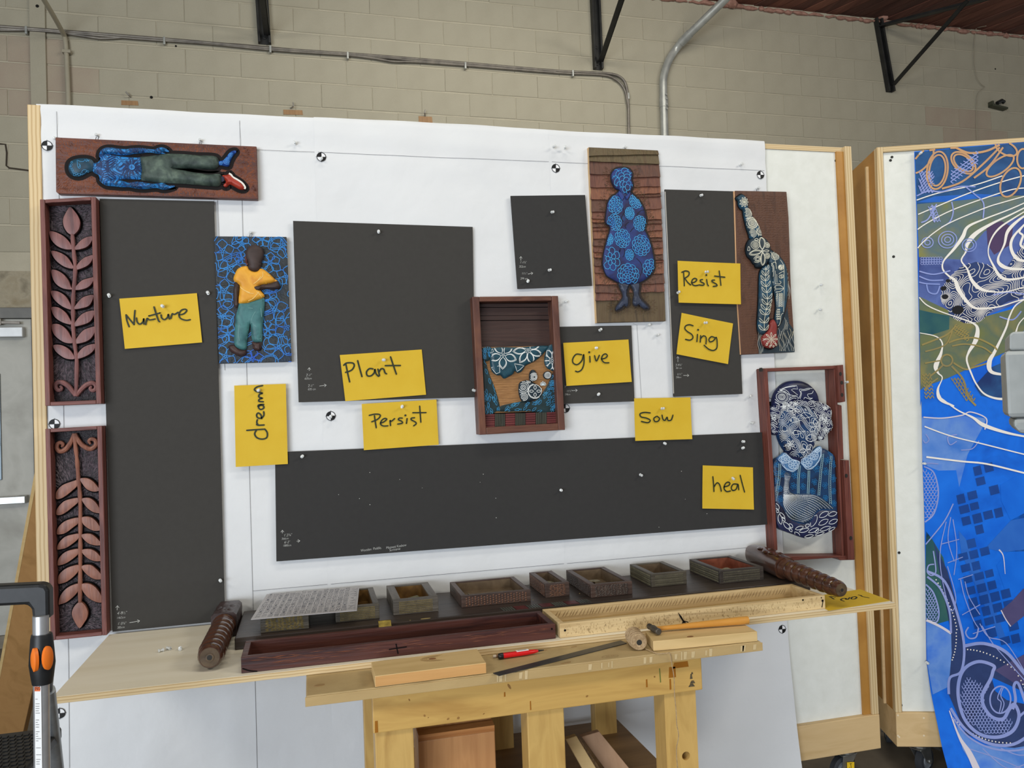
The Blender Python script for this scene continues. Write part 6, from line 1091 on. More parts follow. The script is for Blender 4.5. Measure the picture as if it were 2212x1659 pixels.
fb('notched_cleat', [(668, 102), (712, 98), (728, 380), (684, 388)], .004, c8 + .012, M_oak); fb('notched_cleat', [(662, 400), (700, 408), (716, 820), (678, 820)], .004, c8 - .006, M_oak); fb('notched_cleat', [(714, 828), (756, 826), (800, 1585), (752, 1588)], .004, c8 + .010, M_oak)
mb = MB()
for q in ((690, 168), (700, 235), (702, 328), (88, 136), (735, 945), (770, 1420)): a, b = PX(zF8, [q], c8 + .012)[0]; mb.slab(PW, circle((a, b), .0055, 10, .008), c8 + .002, c8 + .0135)
mb.build('bolt_hole', M_hole, port)
M_b1 = mat('ink_navy', [(22, 24, 44), (34, 40, 76), (28, 26, 44)], .4, scale=12); M_b2 = mat('ink_face', [(22, 24, 40), (26, 36, 70), (28, 62, 104), (24, 24, 40)], .4, scale=11); M_b3 = mat('ink_dress', [(26, 30, 46), (24, 60, 100), (28, 34, 56)], .4, scale=9); M_b4 = mat('lace_blue', [(44, 84, 138), (84, 128, 172), (40, 66, 110)], .45, scale=18); M_b5 = mat('bird_slate', [(40, 46, 62), (52, 72, 98), (30, 42, 46)], .42, scale=14)
def R8(nm, z, pts, b, e, d, r, m, step=.007): return Relief(PW, PX(z, pts, b + e), b, e, d, r, step, nm, m, port)
subs8 = []
hat = R8('hat', zU8, [(385, 645), (390, 560), (410, 480), (450, 400), (520, 320), (610, 265), (720, 245), (840, 255), (950, 300), (1040, 380), (1090, 450), (1115, 530), (1112, 600), (1000, 600), (860, 600), (700, 610), (560, 640), (450, 660)], .026, .020, .014, .03, M_b1)
hair = R8('hair', zU8, [(320, 780), (330, 700), (400, 650), (520, 610), (700, 570), (900, 555), (1050, 570), (1180, 610), (1270, 660), (1320, 740), (1312, 850), (1340, 960), (1325, 1020), (1290, 1080), (1230, 1130), (1200, 1200), (1150, 1225), (1100, 1210), (1060, 1100), (900, 1000), (600, 1000), (480, 1100), (440, 1135), (380, 1110), (340, 1050), (330, 950), (340, 860)], .026, .026, .014, .02, M_b1)
body = R8('dress', zL8, [(235, 190), (310, 90), (400, 60), (700, 40), (1000, -40), (1080, -90), (1200, -30), (1280, 40), (1292, 150), (1310, 500), (1328, 900), (1334, 1220), (1280, 1280), (1150, 1350), (1000, 1400), (880, 1430), (760, 1440), (620, 1390), (480, 1340), (360, 1290), (310, 1200), (290, 1050), (275, 850), (260, 600), (245, 350)], .026, .024, .012, .04, M_b3)
R8('neck', zU8, [(600, 1380), (870, 1440), (990, 1380), (1010, 1470), (870, 1600), (700, 1570), (610, 1480)], .04, .018, .006, .02, M_b1)
face = R8('face', zU8, [(480, 860), (540, 750), (620, 690), (720, 660), (860, 650), (980, 690), (1060, 780), (1110, 880), (1140, 1000), (1112, 1100), (1080, 1180), (1050, 1290), (1000, 1390), (930, 1460), (850, 1500), (760, 1490), (650, 1450), (580, 1380), (520, 1280), (480, 1180), (462, 1080), (465, 960)], .046, .020, .020, .045, M_b2)
subs8.append(R8('nose', zU8, [(700, 950), (740, 960), (760, 1060), (800, 1110), (790, 1150), (720, 1165), (640, 1150), (630, 1110), (670, 1060)], .072, .006, .008, .016, M_b2, .005)); subs8.append(R8('lips', zU8, [(560, 1280), (600, 1245), (660, 1250), (720, 1240), (765, 1275), (755, 1340), (700, 1390), (640, 1400), (585, 1360)], .072, .004, .006, .012, M_b1, .005)); R8('ear', zU8, [(390, 1030), (430, 1005), (470, 1040), (470, 1110), (430, 1130), (395, 1090)], .05, .010, .006, .01, M_b1)
for p in ([(505, 1000), (560, 960), (610, 985), (600, 1030), (540, 1050), (505, 1040)], [(780, 1000), (850, 970), (910, 1000), (900, 1050), (830, 1060), (785, 1040)]): subs8.append(R8('eyelid', zU8, p, .074, .003, .006, .012, M_b2, .005))
collar = [R8('collar', zL8, p, .048, .012, .006, .012, M_b4) for p in ([(310, 90), (380, 20), (430, -20), (500, 40), (560, 90), (660, 120), (690, 150), (672, 210), (645, 262), (590, 305), (530, 310), (455, 280), (400, 230), (350, 140)], [(690, 120), (760, 60), (860, 0), (950, -80), (1040, -130), (1062, -60), (1042, 60), (1000, 150), (930, 230), (850, 280), (780, 262), (722, 205)])]
bird = R8('bird', zL8, [(430, 330), (480, 320), (540, 350), (540, 400), (505, 500), (512, 590), (550, 660), (620, 690), (760, 678), (900, 690), (1020, 730), (1120, 790), (1200, 860), (1275, 940), (1180, 948), (1080, 938), (985, 965), (920, 1060), (880, 1130), (800, 1180), (700, 1170), (580, 1140), (490, 1070), (430, 970), (405, 850), (405, 700), (415, 560), (428, 450)], .052, .010, .010, .025, M_b5)
arms = R8('sleeves', zL8, [(272, 838), (340, 860), (410, 930), (450, 1010), (520, 1100), (640, 1165), (780, 1195), (880, 1140), (960, 1010), (1060, 955), (1200, 960), (1328, 985), (1332, 1220), (1280, 1280), (1150, 1348), (1000, 1398), (880, 1428), (760, 1438), (620, 1388), (480, 1338), (362, 1288), (312, 1200), (292, 1050)], .05, .010, .007, .02, M_b1)
M_wl = mat('white_line', (222, 226, 226), .45); M_cy = mat('dress_cyan', [(24, 96, 152), (38, 120, 176)], .45, scale=20)
def hface(a, b):
    h = face.h(a, b)
    for s_ in subs8: h = np.where(s_.ins(a, b), np.maximum(h, s_.h(a, b)), h)
    return h
def cont(rel, seed, k, res, lv, w, m=M_wl, hf=None): A = np.array(rel.poly); lo, hi = A.min(0), A.max(0); mb = MB(); segs(mb, PW, contour_segs(waves(seed, k, 6), lo[0], hi[0], lo[1], hi[1], res, lv), w, lambda a, b: (hf or rel.h)(a, b) + .001, rel.ins); return mb.build('contour_lines', m, port, kind='stuff')
cont(face, 31, 58, .0024, np.arange(-4.2, 4.3, .8), .0016, hf=hface); cont(hair, 14, 46, .003, np.arange(-4.2, 4.3, 1.0), .0018)
def l8(mb, rel, z, items, w=.0019):
    hf = hface if rel is face else rel.h
    for pts, cl in items: ribbon(mb, PW, PX(z, pts if len(pts) > 13 else sm(pts, 4, cl), .07), w, lambda a, b: hf(a, b) + .0013, closed=cl, ins=rel.ins)
mb = MB(); l8(mb, hat, zU8, [(circle((545, 508), r, 18), True) for r in (18, 36, 52, 80, 100, 128)] + [([(520, 410), (560, 370), (620, 345), (720, 325), (780, 320), (798, 380), (730, 375), (690, 390), (740, 430), (800, 475), (740, 490), (660, 470), (600, 430), (540, 400)], True), ([(540, 405), (600, 360), (700, 340), (765, 335)], False), ([(820, 530), (845, 450), (825, 385), (900, 385), (980, 365), (1050, 370)], False), ([(840, 540), (862, 450), (850, 410), (920, 400), (1000, 380)], False), ([(1060, 405), (1030, 450), (960, 465), (985, 520), (1040, 530)], False), ([(905, 545), (920, 515), (1000, 545), (1045, 525)], False), ([(660, 540), (720, 500), (800, 510), (805, 550)], False), ([(670, 560), (730, 525), (780, 535)], False), ([(400, 520), (420, 580), (500, 620)], False)]); mb.build('hat_lines', M_wl, port)
mb = MB()
for c, r, n in (((690, 705), 100, 5), ((1035, 990), 130, 6), ((880, 1370), 120, 5), ((620, 1280), 70, 5)):
    for k in range(n): l8(mb, face, zU8, [(petal(c, 2 * PI * k / n + .4, 8, r, r * .5, 7), True)])
for cx_, cy_, s in ((870, 810, 1.0), (680, 885, .85), (715, 1090, .75), (960, 1180, 1.15)): l8(mb, face, zU8, [([(cx_ - 85 * s, cy_), (cx_ - 30 * s, cy_ - 48 * s), (cx_ + 30 * s, cy_ - 40 * s), (cx_ + 100 * s, cy_ + 5 * s), (cx_ + 30 * s, cy_ + 35 * s), (cx_ - 40 * s, cy_ + 40 * s)], True), (circle((cx_ - 62 * s, cy_ + 2), 5, 6), True)])
mb.build('face_lines', M_wl, port, kind='stuff')
mb = MB()
for x, y in ((530, 1062), (548, 1068), (566, 1070), (584, 1066), (600, 1058), (790, 1062), (815, 1072), (842, 1076), (868, 1074), (892, 1066)): a, b = PX(zU8, [(x, y)], .085)[0]; ribbon(mb, PW, [(a, b + .003), (a + .001, b - .003)], .0022, .0865)
mb.build('eyelashes', M_wl, port)
mb = MB()
for c, r in (((745, 620), 60), ((640, 650), 60), ((1235, 690), 40), ((1250, 1050), 60), ((1190, 850), 70), ((1240, 900), 60), ((380, 850), 60), ((560, 670), 40), ((1160, 1175), 30)): l8(mb, hair, zU8, [(petal(c, 2 * PI * k / 5 + c[0], 6, r, r * .45, 6), True) for k in range(5)])
mb.build('hair_flowers', M_wl, port, kind='stuff')
mb = MB()
for cl_, cs in ((collar[0], (((455, 95), 72), ((580, 185), 78))), (collar[1], (((830, 150), 84), ((945, 35), 74), ((1000, -70), 50)))):
    for c, r in cs:
        l8(mb, cl_, zL8, [(circle(c, r, 18), True)] + [(circle((c[0] + r * .55 * math.cos(a), c[1] + r * .55 * math.sin(a)), r * .34, 9), True) for a in np.linspace(0, 2 * PI, 8)[:-1]] + [(circle(c, r * .2, 7), True)], .0016)
    A = np.array(cl_.poly); cen = A.mean(0); ribbon(mb, PW, [cen + (p - cen) * (.93 + .025 * math.sin(i * 1.1)) for i, p in enumerate(A)], .0026, lambda a, b: cl_.h(a, b) + .0014, closed=True); ribbon(mb, PW, [cen + (p - cen) * (.82 + .03 * math.sin(i * .9)) for i, p in enumerate(A)], .0018, lambda a, b: cl_.h(a, b) + .0014, closed=True)
mb.build('lace_lines', mat('lace_line', (190, 212, 232), .45), port, kind='stuff')
mb = MB(); bh = lambda a, b: body.h(a, b) + .0012; R9 = random.Random(2)
for c in ((285, 180), (290, 460), (380, 340), (345, 600), (350, 770), (745, 370), (740, 560), (575, 550), (600, 360), (935, 480), (965, 250), (905, 640), (1130, 300), (1150, 120), (1115, 540), (1265, 420), (1265, 640), (1270, 850), (1275, 180), (1120, 760), (270, 330), (1225, -10)):
    q = PX(zL8, [c], .06)[0]; r0 = R9.uniform(.8, 1.1) * .0155
    for k in range(6): ribbon(mb, PW, petal(q, 2 * PI * k / 6 + R9.uniform(0, .4), .002, r0, .0075, 6), .0017, bh, closed=True, ins=body.ins)
mb.build('dress_flowers', M_cy, port, kind='stuff')
mb = MB()
for x0, y0, x1, y1, x2, y2 in ((348, 165, 335, 450, 285, 810), (680, 200, 660, 450, 660, 680), (838, 285, 835, 450, 825, 690), (1080, 0, 1040, 330, 1008, 715), (1225, 30, 1195, 450, 1210, 860)):
    for d in (-16, 16): ribbon(mb, PW, resample(sm(PX(zL8, [(x0 + d, y0), (x1 + d, y1), (x2 + d, y2)], .06), 4), .01), .002, bh, ins=body.ins)
    for t in np.linspace(.03, .97, 22):
        x = x0 * (1 - t) ** 2 + 2 * t * (1 - t) * x1 + t * t * x2; y = y0 * (1 - t) ** 2 + 2 * t * (1 - t) * y1 + t * t * y2; q = PX(zL8, [(x, y)], .06)[0]; ribbon(mb, PW, [(q[0] - .0014, q[1] + .0014), (q[0] + .0014, q[1] - .0014)], .0014, bh, ins=body.ins)
mb.build('dress_stripes', mat('stripe_pale', (152, 186, 192), .45), port, kind='stuff')
mb = MB(); rows = 15
for i in range(rows):
    t = i / (rows - 1); L_ = [(415 + 115 * t, 380 + 10 * t), (408 + 95 * t, 560 + 10 * t), (408 + 120 * t, 760 - 90 * t), (440 + 260 * t, 960 - 250 * t), (560 + 420 * t, 1110 - 380 * t), (760 + 490 * t, 1165 - 235 * t)]
    for p in resample(sm(L_, 5), 26): 
        a, b = PX(zL8, [p], .07)[0]
        if bird.ins(a, b)[0]: mb.add([PW.w(x, y, float(bird.h(x, y)[0]) + .0012) for x, y in circle((a, b), .0009 + .0008 * (p[1] > 700), 6)], [tuple(range(6))])
mb.build('bird_dots', M_wl, port, kind='stuff')
mb = MB()
for cx_, cy_, an, l, w_ in ((1110, 1040, -.5, 190, 80), (1260, 1030, -.3, 160, 70), (940, 1150, -1.1, 230, 80), (1100, 1170, -.5, 190, 80), (1270, 1160, -.4, 170, 70), (690, 1270, -.3, 150, 55), (770, 1310, -.3, 180, 60), (830, 1230, -.5, 80, 50), (930, 1310, -.4, 190, 60), (1130, 1280, -.35, 200, 60), (990, 1320, -.8, 90, 40), (1250, 1290, -.5, 130, 50), (860, 1410, -.2, 160, 50), (660, 1380, .7, 130, 50), (1040, 1370, -.3, 170, 45), (475, 1230, .8, 170, 70), (545, 1230, .9, 90, 45), (540, 1300, .9, 90, 40), (365, 1120, 1.4, 180, 60), (310, 900, 1.0, 120, 60), (325, 985, 1.2, 50, 36), (400, 1060, .9, 140, 50), (420, 1120, 1.0, 90, 40)):
    c = (cx_ - l * .5 * math.cos(an), cy_ - l * .5 * math.sin(an)); l8(mb, arms, zL8, [(petal(c, an, 0, l, w_, 7, .7), True)], .0022)
mb.build('feather_lines', M_wl, port, kind='stuff')
# ------------------------------------------------------------------ workbench and plywood shelf
M_bench = wood('varnished_bench', [(178, 136, 72), (206, 166, 94), (192, 150, 82)], 'X', .4, 18, .12, bump=.05); M_benchz = wood('varnished_leg', [(178, 138, 76), (208, 170, 100), (192, 152, 86)], 'Z', .4, 18, .12, bump=.05)
M_top = mat('worn_bench_top', [(158, 134, 92), (184, 160, 114), (172, 146, 102)], .5, scale=7, bump=.06, bscale=60); M_topedge = mat('worn_top_edge', [(172, 144, 96), (190, 162, 112)], .55, scale=9, aniso=(.3, 1, 1), bump=.08, bscale=80)
M_glue = mat('dried_glue', [(206, 182, 138), (196, 172, 126)], .6, scale=30); M_stain = mat('dark_stain', [(146, 116, 74), (164, 134, 90)], .5, scale=40); M_dent = mat('dent', [(140, 100, 50), (160, 118, 62)], .5, scale=40); M_amber = mat('varnish_drip', (158, 100, 30), .3)
ZP, ZN = .908, .890
bench = thing('workbench', 'yellow varnished workbench with thick worn top under the plywood', 'workbench', (1.42, -.47, 0))
PF = lambda y: Plane((0, y, 0), (1, 0, 0), (0, 0, 1), (0, -1, 0))
mb = MB(); mb.box(.778, 2.066, -.79, -.16, .8645, ZN - .0005); mb.build('bench_top', M_top, bench, bevel=.004)
mb = MB(); mb.box(.776, 2.068, -.7935, -.7905, .8635, ZN - .003); mb.build('top_edge_band', M_topedge, bench, bevel=.001)
mb = MB(); mb.box(.945, 1.892, -.752, -.727, .758, .864); mb.build('apron', M_bench, bench, bevel=.003)
mb = MB(); mb.box(.945, 1.885, -.245, -.22, .758, .864); mb.build('apron', M_bench, bench, bevel=.003)
for x0, x1, y0, y1 in ((.95, 1.052, -.737, -.662), (1.366, 1.473, -.737, -.662), (1.366, 1.45, -.245, -.17), (.95, 1.05, -.245, -.17), (1.745, 1.825, -.245, -.17)):
    mb = MB(); mb.box(x0, x1, y0 if y0 < -.5 else y0 + .026, y1, 0, .757 if y0 < -.5 else .864); mb.build('leg', M_benchz, bench, bevel=.003)
# right front leg with a round hole through it
hx, hz, hr = (lambda p: (p[0], p[2], .0125))(onY((1482, 1633), -.737))
x0, x1 = 1.777, 1.876; n = 24; mb = MB()
for y in (-.737, -.662):
    k = len(mb.v); o = [(x0, 0), (x1, 0), (x1, .757), (x0, .757)]
ring = [(hx + hr * math.cos(2 * PI * i / n), hz + hr * math.sin(2 * PI * i / n)) for i in range(n)]
def sq(t):
    c, s = math.cos(t), math.sin(t); m = max(abs(c), abs(s)); return ((x0 + x1) / 2 + c / m * (x1 - x0) / 2, hz + s / m * .06)
outer = [sq(2 * PI * i / n + .0) for i in range(n)]
vs = [(a, y, b) for y in (-.737, -.662) for a, b in ring] + [(a, y, b) for y in (-.737, -.662) for a, b in outer]
fs = []
for i in range(n):
    j = (i + 1) % n; fs += [(i, j, 2 * n + j, 2 * n + i), (n + i, 3 * n + i, 3 * n + j, n + j), (i, n + i, n + j, j), (2 * n + i, 2 * n + j, 3 * n + j, 3 * n + i)]
mb.add(vs, fs); mb.box(x0, x1, -.737, -.662, 0, hz - .06); mb.box(x0, x1, -.737, -.662, hz + .06, .757); mb.build('leg', M_benchz, bench)
mb = MB(); mb.box(.96, 1.87, -.66, -.10, .42, .44); mb.build('lower_shelf', wood('shelf_wood', [(120, 92, 58), (150, 118, 78)], 'X', .6, 14, .15, bump=.1), bench, bevel=.003)
pf = PF(-.7525); mb = MB()
for q, r, rr in (((990, 1551), .006, 1.1), ((1045, 1542), .0045, .6), ((884, 1512), .003, 2.2), ((917, 1546), .004, 1.6), ((925, 1550), .003, .7), ((968, 1553), .006, .8), ((1268, 1504), .006, .8), ((1414, 1462), .004, 1.3), ((1100, 1483), .005, 3.4)):
    a, b = pf.px(q); mb.slab(pf, circle((a, b), r * .6, 10, r * rr * .5, .5), -.001, .0004)
mb.build('dents', M_dent, bench, kind='stuff')
mb = MB()
for q, w_, h_ in (((1397, 1476), .0045, .022), ((813, 1570), .008, .03), ((1452, 1452), .022, .03), ((1470, 1436), .05, .016), ((1146, 1524), .003, .024), ((1448, 1478), .005, .03), ((1090, 1500), .004, .012)): a, b = pf.px(q); mb.slab(pf, [(a - w_ / 2, b - h_ / 2), (a + w_ / 2, b - h_ / 2), (a + w_ * .45, b + h_ / 2), (a - w_ * .4, b + h_ / 2)], -.001, .0006)
mb.build('varnish_runs', M_amber, bench, kind='stuff')
mb = MB()
for q, w_, h_ in (((1493, 1461), .008, .014), ((1496, 1473), .016, .008), ((1494, 1480), .02, .008), ((1495, 1454), .006, .006)): a, b = pf.px(q); mb.slab(pf, [(a - w_ / 2, b - h_ / 2), (a + w_ / 2, b - h_ / 2), (a + w_ * .2, b + h_ / 2), (a - w_ * .2, b + h_ / 2)], -.001, .0007)
mb.build('ink_stamp', mat('stamp_ink', [(60, 56, 48), (110, 92, 60)], .6, scale=200), bench)
mb = MB(); a, b = pf.px((1425, 1459)); ribbon(mb, pf, [(a, b + .02), (a + .0015, b - .02)], .0025, .0008); mb.build('green_scratch', mat('green_pencil', (88, 110, 44), .6), bench)
pt_ = PF(-.794); mb = MB()
for q in ((1075, 1466), (1082, 1465), (1092, 1464), (1125, 1458), (1137, 1456), (1275, 1442), (1300, 1437), (1315, 1436), (1322, 1434), (1393, 1421), (1406, 1419), (1460, 1412), (1472, 1410), (1480, 1409), (1497, 1406), (1525, 1403), (1535, 1401), (1603, 1394), (1607, 1393), (1630, 1390)):
    a, b = pt_.px(q); b = .877; w_, h_ = random.uniform(.002, .007), random.uniform(.006, .012); mb.slab(pt_, [(a - w_, b - h_), (a + w_ * .5, b - h_), (a + w_, b + h_), (a - w_ * .8, b + h_)], 0, .0006)
mb.build('glue_drips', M_glue, bench, kind='stuff')
ps = shift(ZN); mb = MB()
for q, r, rr in (((1048, 1413), .008, .5), ((1240, 1397), .012, .5), ((1190, 1396), .008, .4), ((1175, 1405), .014, .4), ((1222, 1432), .022, .35), ((1120, 1404), .012, .4), ((1330, 1388), .012, .5), ((1190, 1390), .006, .5), ((690, 1480), .018, .7)): p = onZ(q, ZN); mb.slab(ps, circle((p[0], p[1]), r * .8, 12, r * rr * .7, .3), -.001, .0003)
mb.build('top_stains', M_stain, bench, kind='stuff')
mb = MB(); p = onZ((1318, 1418), ZN); ribbon(mb, ps, circle((p[0], p[1]), .024, 20, .011), .0012, .0006, closed=True)
for dx in (-.012, -.006, .002, .008): ribbon(mb, ps, sm([(p[0] + dx, p[1] - .004), (p[0] + dx + .003, p[1] + .004), (p[0] + dx + .004, p[1] - .003)], 4), .0011, .0006)
mb.build('pencil_scribble', M_stain, bench)
M_plytop = wood('plywood_face', [(226, 216, 192), (236, 228, 208), (230, 221, 198)], 'X', .5, 9, .12, bump=.03)
shelf = thing('plywood_sheet', 'long pale plywood sheet lying across the workbench', 'plywood', (1.4, -.32, ZN))
mb = MB(); mb.box(.155, 2.662, -.626, -.03, ZN, ZP); mb.build('sheet', M_plytop, shelf, bevel=.0008)
mb = MB(); mb.box(.1545, 2.6625, -.6272, -.6262, ZN + .0005, ZP - .0005); mb.build('veneer_edge', ply_edge('shelf_edge', False), shelf)
# ------------------------------------------------------------------ carved things lying on the plywood
M_slab = wood('dark_slab', [(40, 34, 31), (62, 52, 47), (48, 41, 37)], 'X', .4, 34, .05, bump=.18)
slab_ = thing('dark_slab', 'long dark stained slab under the row of little boxes', 'slab', (1.56, -.18, ZP)); ZS = .943
mb = MB(); mb.box(.572, 2.52, -.372, -.032, ZP, ZS); mb.build('slab', M_slab, slab_, bevel=.003)
M_gs = mat('slab_groove', [(64, 66, 62), (82, 84, 78)], .4); M_rs = mat('slab_red_tile', [(70, 32, 34), (92, 44, 44)], .45, scale=40)
x = 1.395; pz = shift(ZS)
for i in range(7):
    w_ = .0425
    if i % 2 == 0:
        for k in range(5): mb = MB(); mb.slab(pz, [(x + k * .0085, -.369), (x + k * .0085 + .006, -.369), (x + k * .0085 + .003, -.328), (x + k * .0085 - .003, -.328)], -.002, .0015); mb.build('slat', M_gs, slab_)
    else: mb = MB(); mb.slab(pz, [(x, -.369), (x + w_ - .002, -.369), (x + w_ - .005, -.328), (x - .003, -.328)], -.002, .0012); mb.build('tile', M_rs, slab_)
    x += w_ + .001
mb = MB()
for q in ((1252, 1282), (1151, 1296), (886, 1340)): p = onZ(q, ZS); mb.slab(pz, circle((p[0], p[1]), .0022, 7), 0, .0006)
p = onZ((922, 1341), ZS); mb.slab(pz, circle((p[0], -.366), .016, 10, .004), 0, .0008); mb.build('flecks', mat('pale_fleck', (170, 150, 96), .6), slab_)
GBX = 'little carved boxes in a row on the dark slab'
def W2(nm, cols, r=.45): return [wood(nm, cols, ax, r, 50, .1, bump=.3) for ax in ('X', 'Y')]
def carved(mb, pl, x0, x1, z0, z1, kind, seed=0):
    R_ = random.Random(seed)
    if kind == 'weave':
        nx, nz = int((x1 - x0) / .0042), 7; dx, dz = (x1 - x0) / nx, (z1 - z0) / nz
        for i in range(nx):
            for j in range(nz):
                a, b = x0 + (i + .5) * dx, z0 + (j + .5) * dz; gouge(mb, pl, [(a, b, PI / 2 if (i + j) % 2 else PI / 2 + .2, dz * 1.05)], dx * .8, 0)
    elif kind == 'ripple':
        for j in range(9):
            for i in range(int((x1 - x0) / .011)): gouge(mb, pl, [(x0 + .008 + i * .011 + R_.uniform(-.003, .003), z0 + (j + .5) * (z1 - z0) / 9, R_.uniform(-.15, .15), .014)], .004, 0)
    elif kind == 'dimple':
        nx = int((x1 - x0) / .0098)
        for i in range(nx):
            for j in range(4):
                a, b = x0 + (i + .5) * (x1 - x0) / nx, z0 + (j + .5 + (.25 if i % 2 else -.2)) * (z1 - z0) / 4; mb.add([pl.w(*p, .0002) for p in circle((a, b), .0032, 7)] + [pl.w(a + .001, b + .001, .0022)], [(k, (k + 1) % 7, 7) for k in range(7)])
    elif kind == 'chip':
        for j in range(5):
            for i in range(int((x1 - x0) / .0052)): gouge(mb, pl, [(x0 + .003 + i * .0052, z0 + (j + .5) * (z1 - z0) / 5, PI / 2 + (.35 if j % 2 else -.35), .0085)], .0032, 0)
def cbox(x0, x1, y0, y1, h, label, ms, fl, kf, ks, mc, t_=.019, floor_m=None):
    t = thing('carved_box', label, 'box', ((x0 + x1) / 2, (y0 + y1) / 2, ZS), GBX); z0, z1 = ZS + .0005, ZS + h; mx, my = ms
    for nm, bx_, m in (('front_side', (x0, x1, y0, y0 + t_ * .8), mx), ('back_side', (x0, x1, y1 - t_ * .8, y1), mx), ('left_side', (x0, x0 + t_, y0 + t_ * .8 + .0004, y1 - t_ * .8 - .0004), my), ('right_side', (x1 - t_, x1, y0 + t_ * .8 + .0004, y1 - t_ * .8 - .0004), my)):
        mb = MB(); mb.box(*bx_, z0, z1); mb.build(nm, m, t, bevel=.0012)
    mb = MB(); mb.box(x0 + t_, x1 - t_, y0 + t_ * .8, y1 - t_ * .8, z0, z0 + .004); mb.build('floor', fl, t)
    for nm, q in (('lining', (x0 + t_ + .0008, x1 - t_ - .0008, y1 - t_ * .8 - .0008, y1 - t_ * .8 - .0002)), ('lining', (x1 - t_ - .0008, x1 - t_ - .0002, y0 + t_ * .8, y1 - t_ * .8 - .001)), ('lining', (x0 + t_ + .0002, x0 + t_ + .0008, y0 + t_ * .8, y1 - t_ * .8 - .001))): mb = MB(); mb.box(*q, z0 + .004, z1 - .004); mb.build(nm, fl, t)
    fp = Plane((0, y0 - .0002, 0), (1, 0, 0), (0, 0, 1), (0, -1, 0)); mb = MB(); carved(mb, fp, x0 + t_ * .7, x1 - t_ * .7, z0 + .003, z1 - .005, kf, 1); mb.build('carving', mc, t, kind='stuff')
    if ks: sp = Plane((x0 - .0002, 0, 0), (0, 1, 0), (0, 0, 1), (-1, 0, 0)); mb = MB(); carved(mb, sp, y0 + .008, y1 - .008, z0 + .003, z1 - .005, ks, 2); mb.build('side_carving', mc, t, kind='stuff')
    return t
mg = W2('grey_brown', [(74, 68, 60), (104, 96, 86)]); md = W2('dark_brown', [(58, 44, 38), (84, 64, 54)]); mo = W2('olive_brown', [(64, 58, 48), (88, 80, 66)]); mdk = W2('black_brown', [(48, 42, 38), (70, 62, 56)])
fG = mat('box_floor_grey', [(92, 76, 58), (116, 98, 76)], .6, scale=30); fO = mat('box_floor_gold', [(84, 58, 28), (122, 90, 44)], .5, scale=30); fR = mat('box_floor_red', [(112, 60, 44), (146, 84, 62)], .5, scale=30)
kG = mat('carve_gold', [(98, 84, 46), (140, 122, 72)], .4, scale=60); kB = mat('carve_black', [(44, 36, 34), (80, 68, 60)], .35, scale=60); kR = mat('carve_rust', [(92, 62, 46), (120, 82, 60)], .45, scale=60); kO = mat('carve_olive', [(80, 76, 58), (108, 102, 78)], .4, scale=60)
cbox(.645, .787, -.345, -.11, .047, 'carved box under the left end of the glyph sheet', mo, fO, 'ripple', None, kG)
cbox(.868, 1.004, -.31, -.055, .047, 'carved box under the right end of the glyph sheet', mo, fO, 'weave', None, kG)
bx3 = cbox(1.05, 1.196, -.29, -.055, .048, 'gold-woven carved box just right of the glyph sheet', mg, fO, 'weave', None, kG, .026)
bx4 = cbox(1.275, 1.512, -.278, -.05, .039, 'widest carved box, dimpled front, holding a cut spike', md, fG, 'dimple', None, kR, .017)
bx5 = cbox(1.57, 1.656, -.258, -.05, .048, 'narrowest carved box with a rust rippled front', md, fG, 'ripple', 'ripple', kR)
bx6 = cbox(1.712, 1.862, -.32, -.05, .045, 'deepest carved box with black chipped side, right of the narrowest one', md, fG, 'ripple', 'ripple', kB)
bx7 = cbox(1.962, 2.098, -.255, -.057, .047, 'square carved box with chip-carved olive sides', mo, fG, 'chip', 'chip', kO)
bx8 = cbox(2.203, 2.378, -.302, -.067, .048, 'rightmost carved box with a red inside, beside the carved post', mdk, fR, 'chip', 'chip', kO)
M_spike = mat('corroded_iron', [(96, 90, 74), (132, 124, 102), (112, 100, 80)], .7, .1, scale=60, bump=.3); M_stone = mat('stone_chip', [(118, 112, 94), (140, 132, 112)], .8, scale=50, bump=.4)
GSP = 'old spikes and stones inside the carved boxes'; zf = ZS + .0045
def spike(base, d, L, r, hd, label):
    base = np.array(base, float); d = np.array(d, float) / np.linalg.norm(d); t = thing('iron_spike', label, 'spike', tuple(base), GSP)
    mb = MB(); mb.lathe(base, d, [(0, r * .8), (L * .5, r), (L, r)], 6); mb.build('shank', M_spike, t)
    x = np.cross(d, (0, .3, 1)); x /= np.linalg.norm(x); y = np.cross(x, d); e = base + d * L; mb = MB(); q = [e + x * u * hd + y * v * hd * .8 for u, v in ((-1, -.7), (.2, -1), (1, -.4), (.9, .7), (-.3, 1), (-1, .5))]; mb.hexa(q, [p + d * .004 for p in q]); mb.build('head', M_spike, t, bevel=.001)
spike((1.312, -.225, zf + .016), (1, -.12, .02), .024, .0042, .0115, 'double-headed iron spike in the widest box'); t = bpy.data.objects['iron_spike']
mb = MB(); q = [np.array((1.311, -.2245, zf + .016)) + np.array((0, u * .011, v * .014)) for u, v in ((-1, -.7), (.2, -1), (1, -.3), (.6, .9), (-.5, 1))]; mb.hexa([p - np.array((.003, 0, 0)) for p in q], q); o = mb.build('head', M_spike, t, bevel=.001)
spike((1.77, -.19, zf), (.05, 0, 1), .021, .0042, .019, 'iron spike with a diamond head standing in the deepest box')
spike((1.612, -.15, zf), (.1, 0, 1), .022, .004, .017, 'flat-headed iron spike in the narrowest box'); spike((2.02, -.15, zf), (0, .1, 1), .016, .005, .020, 'flat-headed iron spike in the square olive box')
